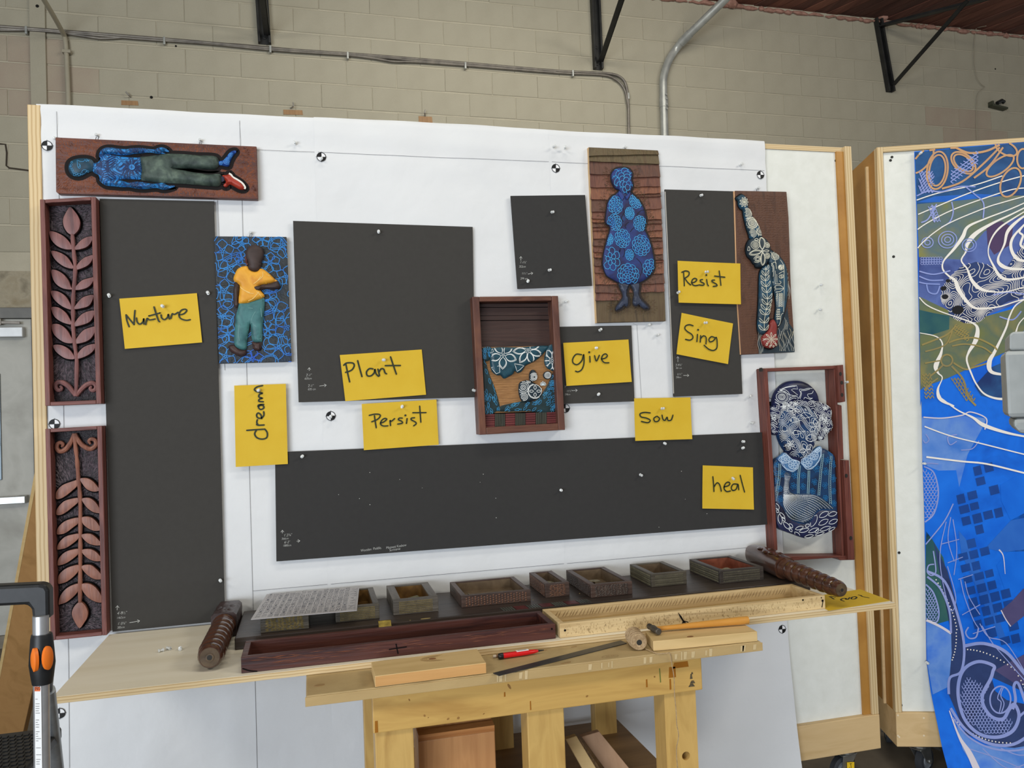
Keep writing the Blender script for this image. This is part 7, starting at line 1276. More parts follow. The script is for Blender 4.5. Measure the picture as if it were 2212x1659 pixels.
def rock(c, r, seed, label, fl=.5, nm='stone_chip', m=M_stone):
    R_ = np.random.default_rng(seed); mb = MB(); n = 9; prof = [(0, .55), (.35, 1), (.75, .95), (1, .45)]; vs = []
    for h, k in prof: vs += [(c[0] + r * k * math.cos(2 * PI * i / n) * R_.uniform(.85, 1.15), c[1] + r * k * math.sin(2 * PI * i / n) * R_.uniform(.85, 1.15), c[2] + h * r * fl * 2) for i in range(n)]
    mb.add(vs, [(j * n + i, j * n + (i + 1) % n, (j + 1) * n + (i + 1) % n, (j + 1) * n + i) for j in range(3) for i in range(n)] + [tuple(range(n))[::-1], tuple(3 * n + i for i in range(n))]); return tag(mb.build(nm, m, smooth=True), label, 'stone', GSP)
rock((2.268, -.18, zf), .021, 1, 'round pale stone in the red-lined box'); rock((2.303, -.17, zf), .02, 2, 'squarish pale stone in the red-lined box')
t = thing('glass_shard', 'small greenish chunk in the gold-woven box', 'shard', (1.12, -.18, zf), GSP); mb = MB(); mb.hexa([(1.10, -.2, zf), (1.14, -.205, zf), (1.145, -.17, zf), (1.105, -.165, zf)], [(1.108, -.195, zf + .026), (1.146, -.198, zf + .03), (1.142, -.175, zf + .028), (1.112, -.172, zf + .022)]); mb.build('chunk', mat('shard_green', [(84, 84, 50), (120, 116, 76)], .2, scale=60), t, bevel=.002)
t = thing('brass_plate', 'small square brass plate leaning behind the red-brown tray', 'brass plate', (1.015, -.42, ZP)); mb = MB(); p0, p1 = np.array((.994, -.432, ZP)), np.array((1.033, -.432, ZP))
tl, tr_ = np.array((.993, -.395, .957)), np.array((1.032, -.395, .957)); mb.hexa([p0, p1, tr_, tl], [p + np.array((0, .003, .001)) for p in (p0, p1, tr_, tl)]); mb.build('plate', mat('old_brass', [(92, 78, 34), (150, 130, 60)], .3, .7, scale=60), t, bevel=.0006)
# sheet of glyphs on the first two boxes
zs_ = ZS + .0475; A_, B_, C_, D_ = (.619, -.362), (.931, -.376), (.958, -.04), (.648, -.03)
gs = thing('glyph_sheet', 'grey sheet printed with rows of carved-looking glyphs, lying on two boxes', 'printed sheet', (.79, -.2, zs_))
mb = MB(); mb.slab(shift(zs_), [A_, B_, C_, D_], 0, .0022); mb.build('sheet', mat('grey_print', [(158, 153, 152), (172, 167, 166)], .35, scale=12), gs)
gm, R_ = MB(), random.Random(3); up_ = np.array(D_) - np.array(A_); rt_ = np.array(B_) - np.array(A_)
def gp(u, v): p = np.array(A_) + rt_ * u + up_ * v; return (p[0], p[1])
pg = shift(zs_)
for i in range(15):
    u0 = .03 + i * .0585; v = .04
    while v < .95:
        h_ = R_.uniform(.04, .11); w_ = .042; k = R_.choice('brxlzoc'); s_ = []
        if k == 'b': s_ = [[(0, 0), (1, 0), (1, 1), (0, 1), (0, 0)], [(.3, .3), (.7, .3), (.7, .7), (.3, .7)]]
        elif k == 'r': s_ = [[(.1 + .25 * j, 0), (.1 + .25 * j, 1)] for j in range(4)]
        elif k == 'x': s_ = [[(0, 0), (1, 1)], [(0, 1), (1, 0)], [(.5, 0), (.5, 1)]]
        elif k == 'l': s_ = [[(0, .2 + .3 * j), (.5, .35 + .3 * j), (1, .2 + .3 * j)] for j in range(3)]
        elif k == 'z': s_ = [[(0, 0), (.4, .9), (.6, .1), (1, 1)], [(0, .5), (1, .5)]]
        elif k == 'o': s_ = [[(.5 + .5 * math.cos(a), .5 + .5 * math.sin(a)) for a in np.linspace(0, 6.28, 9)], [(.5, .2), (.5, .8)]]
        else: s_ = [[(1, 0), (.2, .1), (0, .5), (.3, .9), (1, 1)], [(.5, .5), (1, .5)]]
        for q in s_: ribbon(gm, pg, [gp(u0 + a * w_, v + b * h_) for a, b in q], R_.uniform(.001, .0016), .0026)
        v += h_ + .018
for i in range(9):
    for _ in range(3): a, b = R_.uniform(.905, .955), .06 + i * .1; ribbon(gm, pg, [gp(a, b + R_.uniform(0, .07)), gp(a + .03, b + R_.uniform(0, .08))], .0012, .0028)
for _ in range(30): ribbon(gm, pg, [gp(R_.uniform(.965, .99), R_.random() * .95 + .02)] * 1 + [gp(R_.uniform(.965, .985), R_.random() * .02 + .5)] if False else [gp(.968, .03 + _ * .031), gp(.982, .035 + _ * .031)], .0011, .0028)
gm.build('glyphs', mat('glyph_ink', [(70, 70, 78), (58, 66, 80)], .4, scale=20), gs, kind='stuff')
# turned and carved posts
M_post = wood('polished_post', [(50, 30, 22), (78, 48, 34), (62, 38, 28)], 'Y', .24, 30, .1, bump=.03, spec=.5, coat=.25); M_postd = mat('worn_post_end', [(70, 56, 42), (98, 80, 58)], .5, scale=40, bump=.2); M_car = mat('carved_post_block', [(48, 36, 34), (72, 56, 54)], .4, scale=40, bump=.2)
def post(name, label, back, front, tip, hw, r0, r1, oct_, beads):
    back, front, tip = [np.array(p, float) for p in (back, front, tip)]; d = (tip - front) / np.linalg.norm(tip - front); L = np.linalg.norm(tip - front); d0 = (front - back) / np.linalg.norm(front - back)
    t = thing(name, label, 'turned post', (front[0], front[1], front[2] - hw), 'carved turned posts'); x = np.cross(d0, (0, 0, 1)); x /= np.linalg.norm(x); y = np.cross(x, d0)
    mb = MB(); nS = 10; nr = 24; rings = []
    for j in range(nS + 1):
        c = back + (front - back) * j / nS; ring = []
        for k in range(nr):
            a = 2 * PI * k / nr + PI / nr; m = max(abs(math.cos(a)), abs(math.sin(a))); q = (1 / m) ** (.35 if oct_ else .93); bump = 1 + (.018 * math.sin(j * 1.9 + k * 1.3) if 0 < j < nS else 0)
            f = hw * q * bump * (1.0 if j > 0 else .94); ring.append(c + x * math.cos(a) * f + y * math.sin(a) * f)
        rings.append(ring)
    mb.add([p for r_ in rings for p in r_], [(j * nr + k, j * nr + (k + 1) % nr, (j + 1) * nr + (k + 1) % nr, (j + 1) * nr + k) for j in range(nS) for k in range(nr)] + [tuple(range(nr))[::-1], tuple(nS * nr + k for k in range(nr))]); mb.build('carved_block', M_car if not oct_ else M_post, t, smooth=True)
    ptop = Plane(back, d0, x, y); Lb = np.linalg.norm(front - back); mb = MB()
    for (u, v, a, l, w_) in ((.3, .15, .2, .06, .024), (.45, -.35, -.15, .055, .022), (.66, .2, .1, .055, .022), (.74, -.25, -.25, .045, .02), (.86, .1, .2, .035, .02), (.55, .5, .15, .05, .018)):
        q = petal((Lb * u - l * .4, hw * v), a, 0, l, w_, 7); c_ = np.mean(q, 0); mb.add([ptop.w(*p, hw * .985) for p in q] + [ptop.w(c_[0], c_[1], hw + .0045)], [(i, (i + 1) % len(q), len(q)) for i in range(len(q))])
    mb.build('leaf_carving', M_car if not oct_ else M_post, t, smooth=True)
    prof = [(0, r0 * 1.02), (.006, r0 * 1.08), (.011, r0 * 1.0), (.015, r0 * 1.06), (.02, r0 * .98), (.026, r0 * .95)]; a = .026; step = (L - .026 - .03) / beads
    for i in range(beads):
        R_ = r0 + (r1 - r0) * (i / max(1, beads - 1)); prof += [(a + step * u, R_ * k) for u, k in ((.03, .84), (.12, .93), (.3, 1.03), (.5, 1.07), (.7, 1.04), (.87, .95), (.97, .84))]; a += step
    prof += [(L - .024, r1 * .98), (L - .012, r1 * .95), (L - .002, r1 * .82), (L, r1 * .78)]
    mb = MB(); mb.lathe(front, d, prof, 28); mb.build('turned_shaft', M_post, t, smooth=True)
    mb = MB(); mb.lathe(tip - d * .001, d, [(0, r1 * .76), (.0025, r1 * .74), (.0025, r1 * .34), (.0045, r1 * .32), (.0045, r1 * .2)], 22, cap=False); mb.build('worn_end', M_postd, t)
    mb = MB(); mb.lathe(tip - d * .001, d, [(0, r1 * .21), (.0042, r1 * .21)], 14); mb.build('dowel_hole', M_hole, t)
    return t
post('carved_post', 'square-blocked turned post with a drilled round end, at the left end of the slab', (.531, -.036, .947), (.527, -.214, .947), (.524, -.557, .947), .0385, .0335, .035, False, 6)
post('carved_post', 'round leafy turned post with beads, lying beyond the pale tray', (2.492, -.05, .985), (2.452, -.325, .983), (2.462, -.625, .968), .0395, .034, .028, True, 6)
# trays
M_tray = wood('wine_tray', [(50, 26, 26), (84, 46, 38), (62, 34, 32)], 'X', .45, 40, .06, bump=.2, lo=.35, hi=.8); M_trayw = wood('pale_tray', [(186, 156, 108), (214, 188, 140), (150, 122, 84)], 'X', .6, 34, .06, bump=.25, lo=.3, hi=.85)
def tray(name, label, x0, x1, y0, y1, z1, m, fl, t_=.017):
    t = thing(name, label, 'tray', ((x0 + x1) / 2, (y0 + y1) / 2, ZP))
    for nm, b in (('front_rail', (x0, x1, y0, y0 + t_)), ('back_rail', (x0, x1, y1 - t_, y1)), ('end_rail', (x0, x0 + t_, y0 + t_ + .0004, y1 - t_ - .0004)), ('end_rail', (x1 - t_, x1, y0 + t_ + .0004, y1 - t_ - .0004))):
        mb = MB(); mb.box(*b, ZP + .0004, z1); mb.build(nm, m, t, bevel=.0015)
    mb = MB(); mb.box(x0 + t_, x1 - t_, y0 + t_, y1 - t_, ZP + .0004, ZP + .006); mb.build('bottom', fl, t); return t
ty = tray('long_tray', 'long wine-red wooden tray, left of the pale one', .609, 1.497, -.606, -.442, .9515, M_tray, wood('tray_bottom_gold', [(96, 66, 34), (140, 104, 58)], 'X', .5, 30))
mb = MB(); fp = PF(-.6064)
for (a, b), (c, d) in (((1.025, .944), (1.03, .915)), ((1.005, .93), (1.055, .932))): ribbon(mb, fp, [(a, b), ((a + c) / 2, (b + d) / 2), (c, d)], .003, .0006)
ribbon(mb, fp, sm([(.612, .922), (.63, .914), (.65, .910)], 4), .003, .0006); mb.slab(fp, circle((1.485, .938), .003, 8), 0, .0006); mb.build('burn_marks', M_blk, ty)
mb = MB(); R_ = random.Random(8); gouge(mb, fp, [(R_.uniform(.63, 1.48), R_.choice((.944, .941, .936, .928)) + R_.uniform(-.003, .003), R_.uniform(-.05, .05), R_.uniform(.02, .06)) for _ in range(60)], .0018, .0001); mb.build('rubbed_streaks', mat('rubbed_copper', [(128, 74, 50), (104, 60, 44)], .5, scale=40), ty, kind='stuff')
tw = tray('long_tray', 'long pale rough-sawn wooden tray, right of the red one', 1.509, 2.412, -.608, -.424, .951, M_trayw, wood('tray_bottom_pale', [(158, 130, 80), (186, 156, 104)], 'X', .6, 24))
mb = MB(); fp = PF(-.6084); R_ = random.Random(5)
for _ in range(420): x = R_.uniform(1.52, 2.4); z_ = R_.uniform(.912, .944); mb.slab(fp, [(x, z_), (x + .0012, z_), (x + .0012, z_ + R_.uniform(.002, .007)), (x, z_ + R_.uniform(.002, .006))], 0, .0003)
mb.build('saw_marks', mat('saw_stain', [(168, 140, 96), (184, 158, 112)], .6, scale=40), tw, kind='stuff')
bp_ = Plane((0, -.4412, 0), (1, 0, 0), (0, 0, 1), (0, -1, 0)); mb = MB(); x = 1.55
while x < 2.38: gouge(mb, bp_, [(x, .934, 1.0 + R_.uniform(-.1, .1), .028)], .0032, .0002); x += R_.uniform(.008, .016)
mb.build('saw_marks', mat('saw_dark', [(148, 120, 80), (172, 144, 100)], .6, scale=40), tw, kind='stuff')  # darker tone for the saw marks on the back rail
mb = MB()
for x, z, r in ((1.525, .93, .0035), (2.402, .935, .004), (2.398, .945, .002), (2.33, .944, .003)): mb.slab(fp, circle((x, z), r, 8), 0, .0006)
ribbon(mb, fp, [(2.403, .934), (2.398, .914)], .003, .0005); ribbon(mb, fp, fp.pts([(1465, 1324), (1470, 1332), (1475, 1340), (1478, 1345)]), .006, .0006, ws=(.001, .0055, .0045, .005))
for q_ in ((1473, 1349), (1478, 1350), (1483, 1348), (1487, 1344)): ribbon(mb, fp, fp.pts([(1476, 1341), q_]), .0026, .0007)
mb.build('knots', M_blk, tw, kind='stuff')
# the Love card on the plywood
lc = [onZ(q, ZP + .0008) for q in ((1790, 1319), (1923.5, 1297.5), (1858, 1273))]; l4 = lc[2] + (lc[0] - lc[1]) * .93
lv_ = thing('yellow_card', 'yellow card reading Love upside down, flat on the plywood under the post', 'card', (2.56, -.53, ZP), GC); pl = shift(ZP + .0003); mb = MB(); mb.slab(pl, [(p[0], p[1]) for p in (lc[0], lc[1], lc[2], l4)], 0, .0007); mb.build('card', M_yel, lv_)
zV = zoom(1440, 1140, 1990, 2212); mb = MB()
for s in ([(1664, 583), (1690, 590), (1700, 598), (1762, 611)], [(1640, 598), (1612, 605), (1606, 620), (1636, 619), (1652, 606), (1636, 598)], [(1592, 606), (1572, 625), (1556, 614), (1558, 624)], [(1560, 614), (1530, 616), (1514, 628), (1545, 640)], [(1412, 598), (1430, 606), (1455, 622)], [(1425, 596), (1470, 604)]):
    ribbon(mb, pl, [(p[0], p[1]) for p in (onZ(q, ZP + .001) for q in zV(sm(s, 4)))], .0052, .0012)
mb.build('lettering', M_mark, lv_)
# ------------------------------------------------------------------ things on the bench top
def plank(name, label, c4, h, m, z0=ZN):
    t = thing(name, label, 'wood offcut', (np.mean([p[0] for p in c4]), np.mean([p[1] for p in c4]), z0)); mb = MB(); mb.slab(shift(z0 + .0004), c4, 0, h); mb.build('board', m, t, bevel=.0015); return t
M_pine = wood('pine', [(196, 164, 108), (214, 184, 130), (204, 172, 116)], 'X', .5, 12, .12, bump=.03); M_knot = mat('pine_knot', [(120, 78, 48), (150, 104, 66)], .5, scale=60)
o1 = plank('pine_offcut', 'short pine offcut with a knot, left on the bench edge', [(.951, -.789), (1.246, -.785), (1.248, -.655), (.951, -.668)], .0285, M_pine)
mb = MB(); mb.hexa([(.952, -.7897, ZN + .002), (1.245, -.7857, ZN + .002), (1.245, -.784, ZN + .002), (.952, -.788, ZN + .002)], [(.952, -.7897, ZN + .0275), (1.245, -.7857, ZN + .0275), (1.245, -.784, ZN + .0275), (.952, -.788, ZN + .0275)]); mb.build('orange_edge', wood('orange_edge', [(194, 144, 84), (210, 160, 100)], 'X', .5, 20), o1)
ptop = shift(ZN + .029); p = onZ((934, 1423), ZN + .029); mb = MB(); mb.slab(ptop, circle((p[0], p[1]), .010, 12, .007), 0, .0003); mb.build('knot', M_knot, o1)
mb = MB()
for k in range(1, 5): ribbon(mb, ptop, circle((p[0] + .004 * k, p[1]), .012 + .009 * k, 20, .008 + .004 * k)[4:17], .0012, .0004)
mb.build('grain_rings', mat('grain_line', (176, 140, 90), .5), o1)
o2 = plank('pine_offcut', 'pine offcut under the hammer at the right of the bench', [(1.736, -.768), (2.055, -.789), (2.061, -.712), (1.756, -.668)], .0285, M_pine)
p = onZ((1491, 1375), ZN + .029); mb = MB(); mb.slab(ptop, circle((p[0], p[1]), .010, 12, .006), 0, .0003); mb.build('knot', M_knot, o2)
zh = ZN + .029
hm = thing('hammer', 'small hammer with an amber handle on the right pine offcut', 'hammer', (1.9, -.7, zh)); hc = np.array((1.773, -.692, zh + .0115)); he = np.array((2.068, -.716, zh + .014))
d = (he - hc) / np.linalg.norm(he - hc); mb = MB(); ts = np.linspace(0, 1, 12); mb.tube([hc + d * .006 + (he - hc - d * .006) * t for t in ts], [.0062, .0066, .0070, .0076, .0084, .0092, .0098, .0104, .011, .0116, .0122, .0118], 12); mb.build('handle', wood('amber_handle', [(188, 128, 50), (210, 152, 72)], 'X', .3, 30, .1, coat=.3), hm, smooth=True)
hd_ = np.array((-.03, 1, 0)); mb = MB(); mb.lathe(hc - hd_ * .034, hd_, [(0, .0075), (.002, .0095), (.010, .0095), (.013, .0075), (.022, .0095), (.036, .0105), (.046, .009), (.05, .0072), (.058, .009), (.066, .0085), (.068, .006)], 14); mb.build('head', mat('hammer_iron', [(70, 66, 60), (104, 98, 88)], .45, .6, scale=60), hm, smooth=True)
tw_ = thing('twine_spool', 'spool of natural twine with its loose end hanging over the bench edge', 'twine', (1.70, -.735, ZN)); RS = .0235; f0, f1 = onZ((1381, 1388), ZN + RS), onZ((1366, 1370), ZN + RS); dd = (f1 - f0) / np.linalg.norm(f1 - f0); Ls = np.linalg.norm(f1 - f0)
M_tw = mat('jute', [(158, 132, 98), (190, 164, 128)], .9, scale=120, bump=.5)
prof = [(0, .008)]; k = 0
for r in np.arange(.0095, RS - .003, .0025): prof += [(.000, r), (-.0012, r + .0014)]
a = .003
while a < Ls - .004: prof += [(a, RS - .0018), (a + .0018, RS - .0002), (a + .0036, RS - .0018)]; a += .004
prof += [(Ls, RS - .004), (Ls, .008)]
mb = MB(); mb.lathe(f0, dd, prof, 26, cap=False); mb.build('winding', M_tw, tw_, smooth=True)
mb = MB(); mb.lathe(f0 - dd * .001, dd, [(.001, .0078), (.05, .0078)], 14); mb.build('core', M_hole, tw_)
ang0 = 0; pts = []
x = np.cross(dd, (0, 0, 1)); x /= np.linalg.norm(x); y = np.cross(x, dd)
for s in range(60): a = s * .42; u = .012 + s * (Ls - .024) / 60; pts.append(f0 + dd * u + (RS + .0006) * (x * math.cos(a) + y * math.sin(a)))
mb = MB(); mb.tube(pts, .0013, 5); mb.tube([f1 - dd * .03 + (RS + .001) * (x * math.cos(a) + y * math.sin(a)) + dd * .022 * math.cos(a - .6) for a in np.linspace(0, 2 * PI, 22)], .0014, 5)
tail = [np.array((1.722, -.745, ZN + .003)), np.array((1.735, -.79, ZN + .002)), onY((1438, 1402), -.7985) * (1, 1, 0) + np.array((0, 0, ZN + .001))] + [onY(q, -.799) for q in ((1447, 1412), (1452, 1440), (1456, 1465), (1457, 1500), (1460, 1530), (1462, 1565), (1466, 1590), (1461, 1620), (1464, 1665), (1466, 1720))]
mb.tube(sm(tail, 4), .0013, 5); mb.build('loose_strand', M_tw, tw_, smooth=True)
t = thing('steel_rule', 'long dark steel rule lying across the bench front edge', 'ruler', (1.48, -.73, ZN)); mb = MB(); q = [(1.262, -.792), (1.273, -.818), (1.694, -.672), (1.688, -.640)]; mb.slab(shift(ZN + .0006), q, 0, .0016); mb.build('blade', mat('rule_steel', [(66, 66, 66), (86, 86, 84)], .4, .5, scale=14), t)
pk = thing('utility_knife', 'red utility pen with black cap and white label', 'knife', (1.37, -.685, ZN)); a, b = np.array((1.305, -.681, ZN + .009)), np.array((1.422, -.672, ZN + .009)); dr = (b - a) / np.linalg.norm(b - a)
mb = MB(); mb.tube([a + (b - a) * t_ for t_ in (.10, .14, .7, .92, 1)], [.0078, .0084, .0082, .006, .0036], 10, flat=(np.array((0, 0, 1.)), .9)); mb.build('body', mat('red_plastic', (206, 22, 26), .3), pk, smooth=True)
mb = MB(); mb.tube([a + (b - a) * t_ for t_ in (-.02, .0, .1)], [.006, .0082, .0086], 10); mb.tube([a + (b - a) * .02 + np.array((0, .006, .003)), a + (b - a) * .3 + np.array((0, .006, .003))], .0035, 8); mb.build('cap', mat('black_plastic', (26, 26, 28), .35), pk, smooth=True)
mb = MB(); mb.tube([b, b + dr * .018], [.0034, .0012], 8); mb.build('tip', M_steel, pk, smooth=True)
pl = Plane(a + np.array((0, 0, .0078)), dr, np.cross((0, 0, 1.), dr), (0, 0, 1)); mb = MB(); mb.slab(pl, [(.052, -.0055), (.088, -.005), (.088, .005), (.052, .0055)], -.001, .0006); mb.build('label', mat('label_white', (232, 226, 222), .5), pk)
mb = MB()
for k in range(8): ribbon(mb, pl, [(.058 + k * .0032, -.002), (.0585 + k * .0032, .002)], .0014, .0009)
mb.build('label_print', M_inkb, pk)
pc_ = thing('pencil', 'brown pencil lying behind the red utility pen', 'pencil', (1.33, -.66, ZN)); a, b = np.array((1.292, -.662, ZN + .0045)), np.array((1.40, -.652, ZN + .0045)); mb = MB(); mb.tube([a + (b - a) * .08, b], .0042, 6); mb.build('shaft', mat('pencil_brown', [(120, 84, 60), (146, 106, 78)], .5, scale=40), pc_); mb = MB(); mb.tube([a, a + (b - a) * .08], .0043, 8); mb.build('eraser_end', mat('pencil_end', (206, 190, 168), .6), pc_)
p = onZ((1120, 1405), ZN); mb = MB(); mb.tube([np.array((p[0] + .006 * math.cos(a_) * (1 - a_ / 14), p[1] + .006 * math.sin(a_), ZN + .003 + a_ * .0006)) for a_ in np.linspace(0, 9, 24)], .0014, 5); tag(mb.build('wood_curl', mat('curl', (214, 190, 140), .6), smooth=True), 'tiny pale wood shaving curl behind the red utility pen', 'shaving')
# ------------------------------------------------------------------ under the bench
M_fir = wood('fir', [(176, 122, 74), (200, 146, 94), (184, 130, 82)], 'Z', .45, 26, .06, bump=.04)
t = thing('timber_block', 'broad orange fir timber standing under the bench between its left legs', 'timber', (1.19, -.55, .44)); mb = MB(); b0 = onY((903, 1598), -.6); b1 = onY((1069, 1576), -.6)
mb.hexa([(b0[0], -.6, .441), (b1[0], -.6, .441), (b1[0], -.50, .441), (b0[0], -.50, .441)], [(b0[0], -.6, b0[2] - .006), (b1[0], -.6, b0[2] - .006), (b1[0], -.50, b0[2] + .05), (b0[0], -.50, b0[2] + .05)]); mb.build('block', M_fir, t, bevel=.003)
mb = MB(); mb.hexa([(b0[0] + .001, -.6005, b0[2] - .0045), (b1[0] - .001, -.6005, b0[2] - .0045), (b1[0] - .001, -.572, b0[2] + .0125), (b0[0] + .001, -.572, b0[2] + .0125)], [(b0[0] + .001, -.601, b0[2] + .012), (b1[0] - .001, -.601, b0[2] + .012), (b1[0] - .001, -.572, b0[2] + .0165), (b0[0] + .001, -.572, b0[2] + .0165)]); mb.build('end_grain_strip', wood('end_grain', [(168, 108, 56), (200, 140, 82)], 'X', .5, 60), t)
for (q0, q1, w_, y0, y1, la, m) in (((1222, 1597), (1262, 1668), .035, -.56, -.60, 'left pale plank leaning under the bench', M_pine), ((1238, 1600), (1285, 1672), .022, -.53, -.57, 'middle dark-streaked plank leaning under the bench', wood('streaked', [(60, 50, 44), (186, 156, 116), (110, 92, 70)], 'Z', .6, 60, .1)), ((1256, 1592), (1312, 1668), .06, -.50, -.54, 'right wider plank leaning under the bench', wood('pinkish_plank', [(176, 138, 106), (194, 158, 126)], 'Z', .5, 20, .1))):
    a, b = onY(q0, y0), onY(q1, y1); d = (b - a) / np.linalg.norm(b - a); k_ = (.441 - a[2]) / d[2]; b = a + d * k_; xx = np.array((1, 0, .15)); xx /= np.linalg.norm(xx); yy = np.array((0, .02, 0))
    t = thing('leaning_plank', la, 'plank', (b[0], b[1], .441)); mb = MB(); mb.hexa([b, b + np.array((w_ * 1.25, 0, 0)), b + np.array((w_ * 1.25, 0, 0)) + yy, b + yy], [a, a + xx * w_, a + xx * w_ + yy, a + yy]); mb.build('plank', m, t, bevel=.0015)
# ------------------------------------------------------------------ left foreground: step ladder, leaning plank, tool; right: grey case
M_alu = mat('brushed_aluminium', [(182, 184, 186), (204, 205, 206)], .3, .7, scale=30); M_blkp = mat('black_moulding', [(26, 27, 28), (34, 35, 36)], .42, scale=60); M_org = mat('orange_button', (232, 118, 34), .4)
lad = thing('step_ladder', 'aluminium step ladder with black grab handle and orange buttons, cut off at the left edge', 'ladder', (.1, -1.0, 0))
YL = -1.2; h0 = onY((88, 1290), YL); 
out = [onY(q, YL) for q in ((-80, 1270), (0, 1266), (84, 1262), (99, 1265), (105, 1276), (106, 1334), (101, 1341), (75, 1343), (69, 1336), (67, 1318), (59, 1307), (0, 1310), (-80, 1315))]
mb = MB(); mb.hexa([p + np.array((0, .034, 0)) for p in out], out); mb.build('grab_handle', M_blkp, lad, bevel=.006)
rail_top, rail_bot = onY((88, 1330), YL), onY((91, 1660), YL); dn = (rail_bot - rail_top) / np.linalg.norm(rail_bot - rail_top); foot = rail_top + dn * (rail_top[2] / -dn[2])
mb = MB(); mb.tube([rail_top, foot], .0142, 16, flat=(np.array((0, 1., 0)), .85)); mb.build('front_rail', M_alu, lad, smooth=True)
c0, c1 = onY((90, 1369), YL), onY((92, 1476), YL); pr = [c0 + (c1 - c0) * t for t in (0, .08, .35, .6, .9, 1)]
mb = MB(); mb.tube(pr, [.0175, .019, .021, .0225, .019, .0175], 16); joint = mb.build('joint_cover', M_blkp, lad, smooth=True)
for s, q in ((1, (108, 1420)), (-1, (72, 1425))):
    p = onY(q, YL - .018); mb = MB(); mb.lathe(p - np.array((s * .006, 0, 0)), (s * .8, -.6, 0), [(0, .010), (.006, .010), (.009, .006)], 18); 
    for i, v in enumerate(mb.v): mb.v[i] = (v[0], v[1], p[2] + (v[2] - p[2]) * 2.2)
    mb.build('release_button', M_org, lad, smooth=True)
fp = Plane((0, YL - .0125, 0), (1, 0, 0), (0, 0, 1), (0, -1, 0)); mb = MB(); mb.slab(fp, fp.pts([(75, 1482), (89, 1482), (92, 1720), (77, 1720)]), 0, .0006); mb.build('label', mat('label_paper', (236, 236, 234), .5), lad)
mb = MB(); mb.slab(fp, fp.pts([(75, 1483), (87, 1483), (87, 1493), (75, 1493)]), .0006, .0010); mb.build('label_heading', mat('heading_orange', (226, 104, 40), .5), lad)
cu = bpy.data.curves.new('label_text', 'FONT'); cu.body = 'ING'; cu.size = .0088; o = text_mesh('label_text', cu, M_inkb, lad); p = fp.w(*fp.px((75.5, 1491)), .0012); o.location = Vector(p - ORG[lad]); o.rotation_euler = (PI / 2, 0, 0); o.scale = (.62, 1, 1)
mb = MB(); R_ = random.Random(2)
for y in range(1500, 1660, 5):
    if R_.random() < .75: q = fp.pts([(76.5 + (y - 1480) * .012, y), (76.5 + (y - 1480) * .012 + R_.uniform(4, 11), y)]); ribbon(mb, fp, q, .0007, .001)
mb.build('label_print', mat('fine_print', (90, 90, 92), .6), lad, kind='stuff')
a, b = onY((104, 1490), -1.08), onY((124, 1660), -.86); d = (b - a) / np.linalg.norm(b - a); e = a + d * (a[2] / -d[2]); mb = MB(); mb.tube([a, e], .0135, 12, flat=(np.array((0, 1., 0)), .8)); mb.build('rear_leg', mat('leg_grey', [(140, 144, 146), (160, 164, 166)], .35, .6, scale=30), lad, smooth=True)
p = onY((106, 1466), -1.14); mb = MB(); mb.tube([onY((96, 1466), YL + .01), p, onY((104, 1490), -1.08)], .008, 8); mb.build('hinge', M_blkp, lad, smooth=True)
zt_ = onY((40, 1652), -1.12)[2]; mb = MB(); mb.box(-.35, .258, -1.16, -.92, zt_ - .03, zt_ - .002); plat = mb.build('platform', M_blkp, lad, bevel=.006)
mb = MB(); 
for i in range(26):
    for j in range(11): x = -.1 + i * .0135 + (j % 2) * .0067; y = -1.15 + j * .02; mb.box(x - .0045, x + .0045, y - .006, y + .006, zt_ - .002, zt_)
mb.build('tread_pattern', M_blkp, lad, kind='stuff')
mb = MB(); mb.tube([foot + np.array((-.56, 0, 0)), onY((88, 1330), YL) + np.array((-.56, 0, 0))], .0142, 12); mb.build('front_rail', M_alu, lad, smooth=True)
mb = MB(); mb.box(foot[0] - .56, foot[0], YL - .01, YL + .07, .28, .31); mb.build('step', M_alu, lad, bevel=.003)
for f_ in (foot, foot + np.array((-.56, 0, 0)), e): mb = MB(); mb.box(f_[0] - .02, f_[0] + .02, f_[1] - .018, f_[1] + .018, 0, .04); mb.build('rubber_foot', M_blkp, lad, bevel=.003)
# plank leaning against the rear of the display panel
tl = onY((78.5, 1001), .24); bl = onZ((-38, 1640), 0.0); wv_ = np.array((.16, -.03, .015)); th = np.array((.01, .035, .01))
wood_lean = wood('leaning_board', [(160, 120, 72), (176, 134, 84), (168, 126, 78)], 'Z', .5, 12, .08, bump=.05)
t = thing('leaning_board', 'tall brown board leaning behind the left edge of the display panel', 'board', tuple(bl * (1, 1, 0))); fl = lambda p: np.array((p[0], p[1], 0.))
mb = MB(); mb.hexa([fl(bl), fl(bl + wv_), fl(bl + wv_ + th), fl(bl + th)], [tl, tl + wv_ - np.array((0, 0, .02)), tl + wv_ + th, tl + th]); mb.build('board', wood_lean, t, bevel=.002)
mb = MB(); e_ = np.array((.012, -.0035, 0)); mb.hexa([fl(bl + (0, -.0008, 0)), fl(bl + e_), fl(bl + e_ + (0, .001, 0)), fl(bl + (0, .001, 0))], [tl + (0, -.0008, 0), tl + e_, tl + e_ + (0, .001, 0), tl + (0, .001, 0)]); mb.build('pale_edge', M_pine, t)
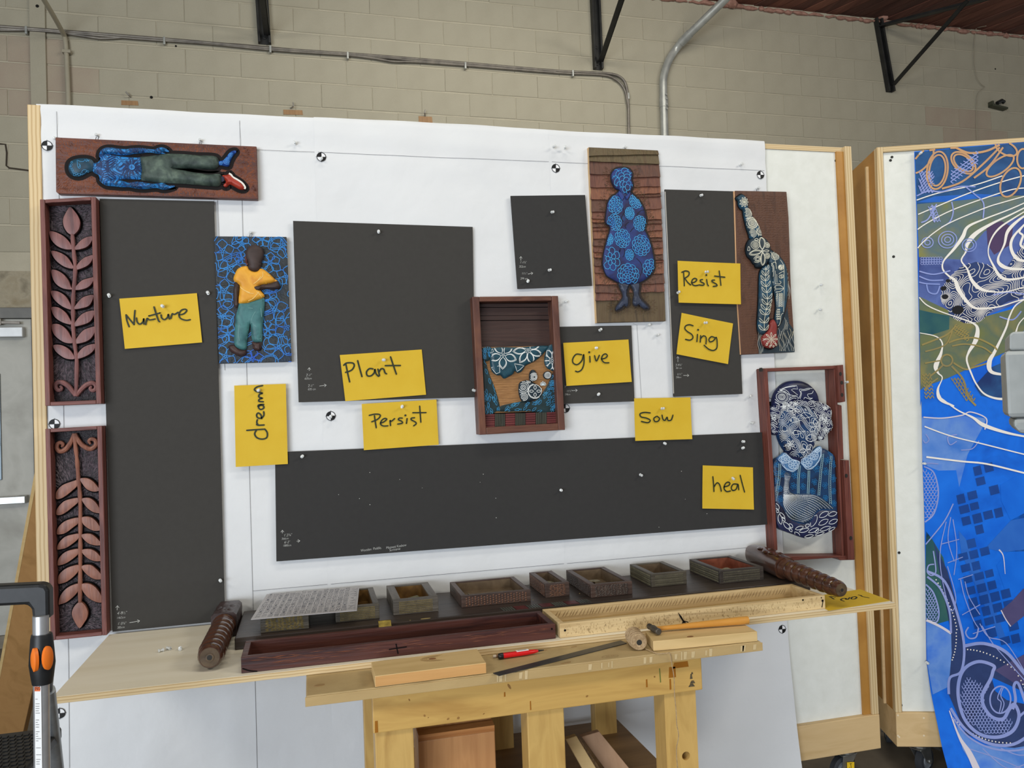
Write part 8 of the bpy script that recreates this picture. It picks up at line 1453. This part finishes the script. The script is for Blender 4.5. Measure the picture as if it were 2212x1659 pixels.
# upturned tool with a blue grip by the door
g0 = onZ((60, 1412), 0.); t = thing('blue_gripped_tool', 'grey tool handle with a blue grip standing on the floor by the door', 'tool', tuple(g0)); g1 = onY((69, 1372), g0[1] + .05); g2 = onY((78, 1300), g0[1] + .2); g2 = g1 + (g2 - g1) * 1.0
mb = MB(); mb.tube([g0, g0 + (g1 - g0) * .5, g1], [.022, .019, .021], 10); mb.build('grip', mat('blue_grip', (34, 72, 146), .45), t, smooth=True)
mb = MB(); mb.tube([g1, g2], .012, 10); mb.build('rod', mat('rod_grey', (112, 116, 118), .4, .4), t, smooth=True)
pts = [onZ(q, .006) for q in ((-30, 1402), (0, 1399), (20, 1396), (32, 1390), (40, 1384))]; mb = MB(); mb.tube(sm(pts, 5), .006, 6); tag(mb.build('floor_cord', mat('cord_dark', (70, 62, 54), .6), smooth=True), 'thin dark cord on the floor near the door', 'cord')
# grey case on a stand, partly out of the picture at the right edge
YC = -1.75; M_case = mat('grey_case', [(160, 164, 162), (170, 174, 172)], .55, scale=30)
case = thing('grey_case', 'light grey moulded case cut off by the right edge of the photo', 'case', tuple(onY((2290, 815), YC) * (1, 1, 0)))
dcase = np.array((.68, .73, 0.))
def cq(nm, pts, y0, y1, m=M_case, bev=.008): 
    P = [onY(q, YC) for q in pts]; mb = MB(); mb.hexa([p + dcase * (y1 - YC) for p in P], [p + dcase * (y0 - YC) for p in P]); return mb.build(nm, m, case, bevel=bev)
cq('body', [(2170, 757), (2420, 750), (2432, 895), (2177, 903)], YC, YC + .16); cq('lid', [(2181, 722), (2188, 716), (2412, 708), (2414, 752), (2181, 756)], YC + .004, YC + .15); cq('base_ledge', [(2188, 904), (2425, 896), (2424, 934), (2204, 938), (2191, 922)], YC + .006, YC + .15)
pc0 = onY((2310, 930), YC) + dcase * .08; mb = MB(); mb.tube([pc0, pc0 * (1, 1, 0) + np.array((0, 0, .03))], .018, 12); mb.build('stand_pole', M_steel, case, smooth=True)
mb = MB(); mb.lathe(pc0 * (1, 1, 0), (0, 0, 1), [(0, .2), (.012, .2), (.03, .03)], 24); mb.build('stand_base', M_steel, case, smooth=True)
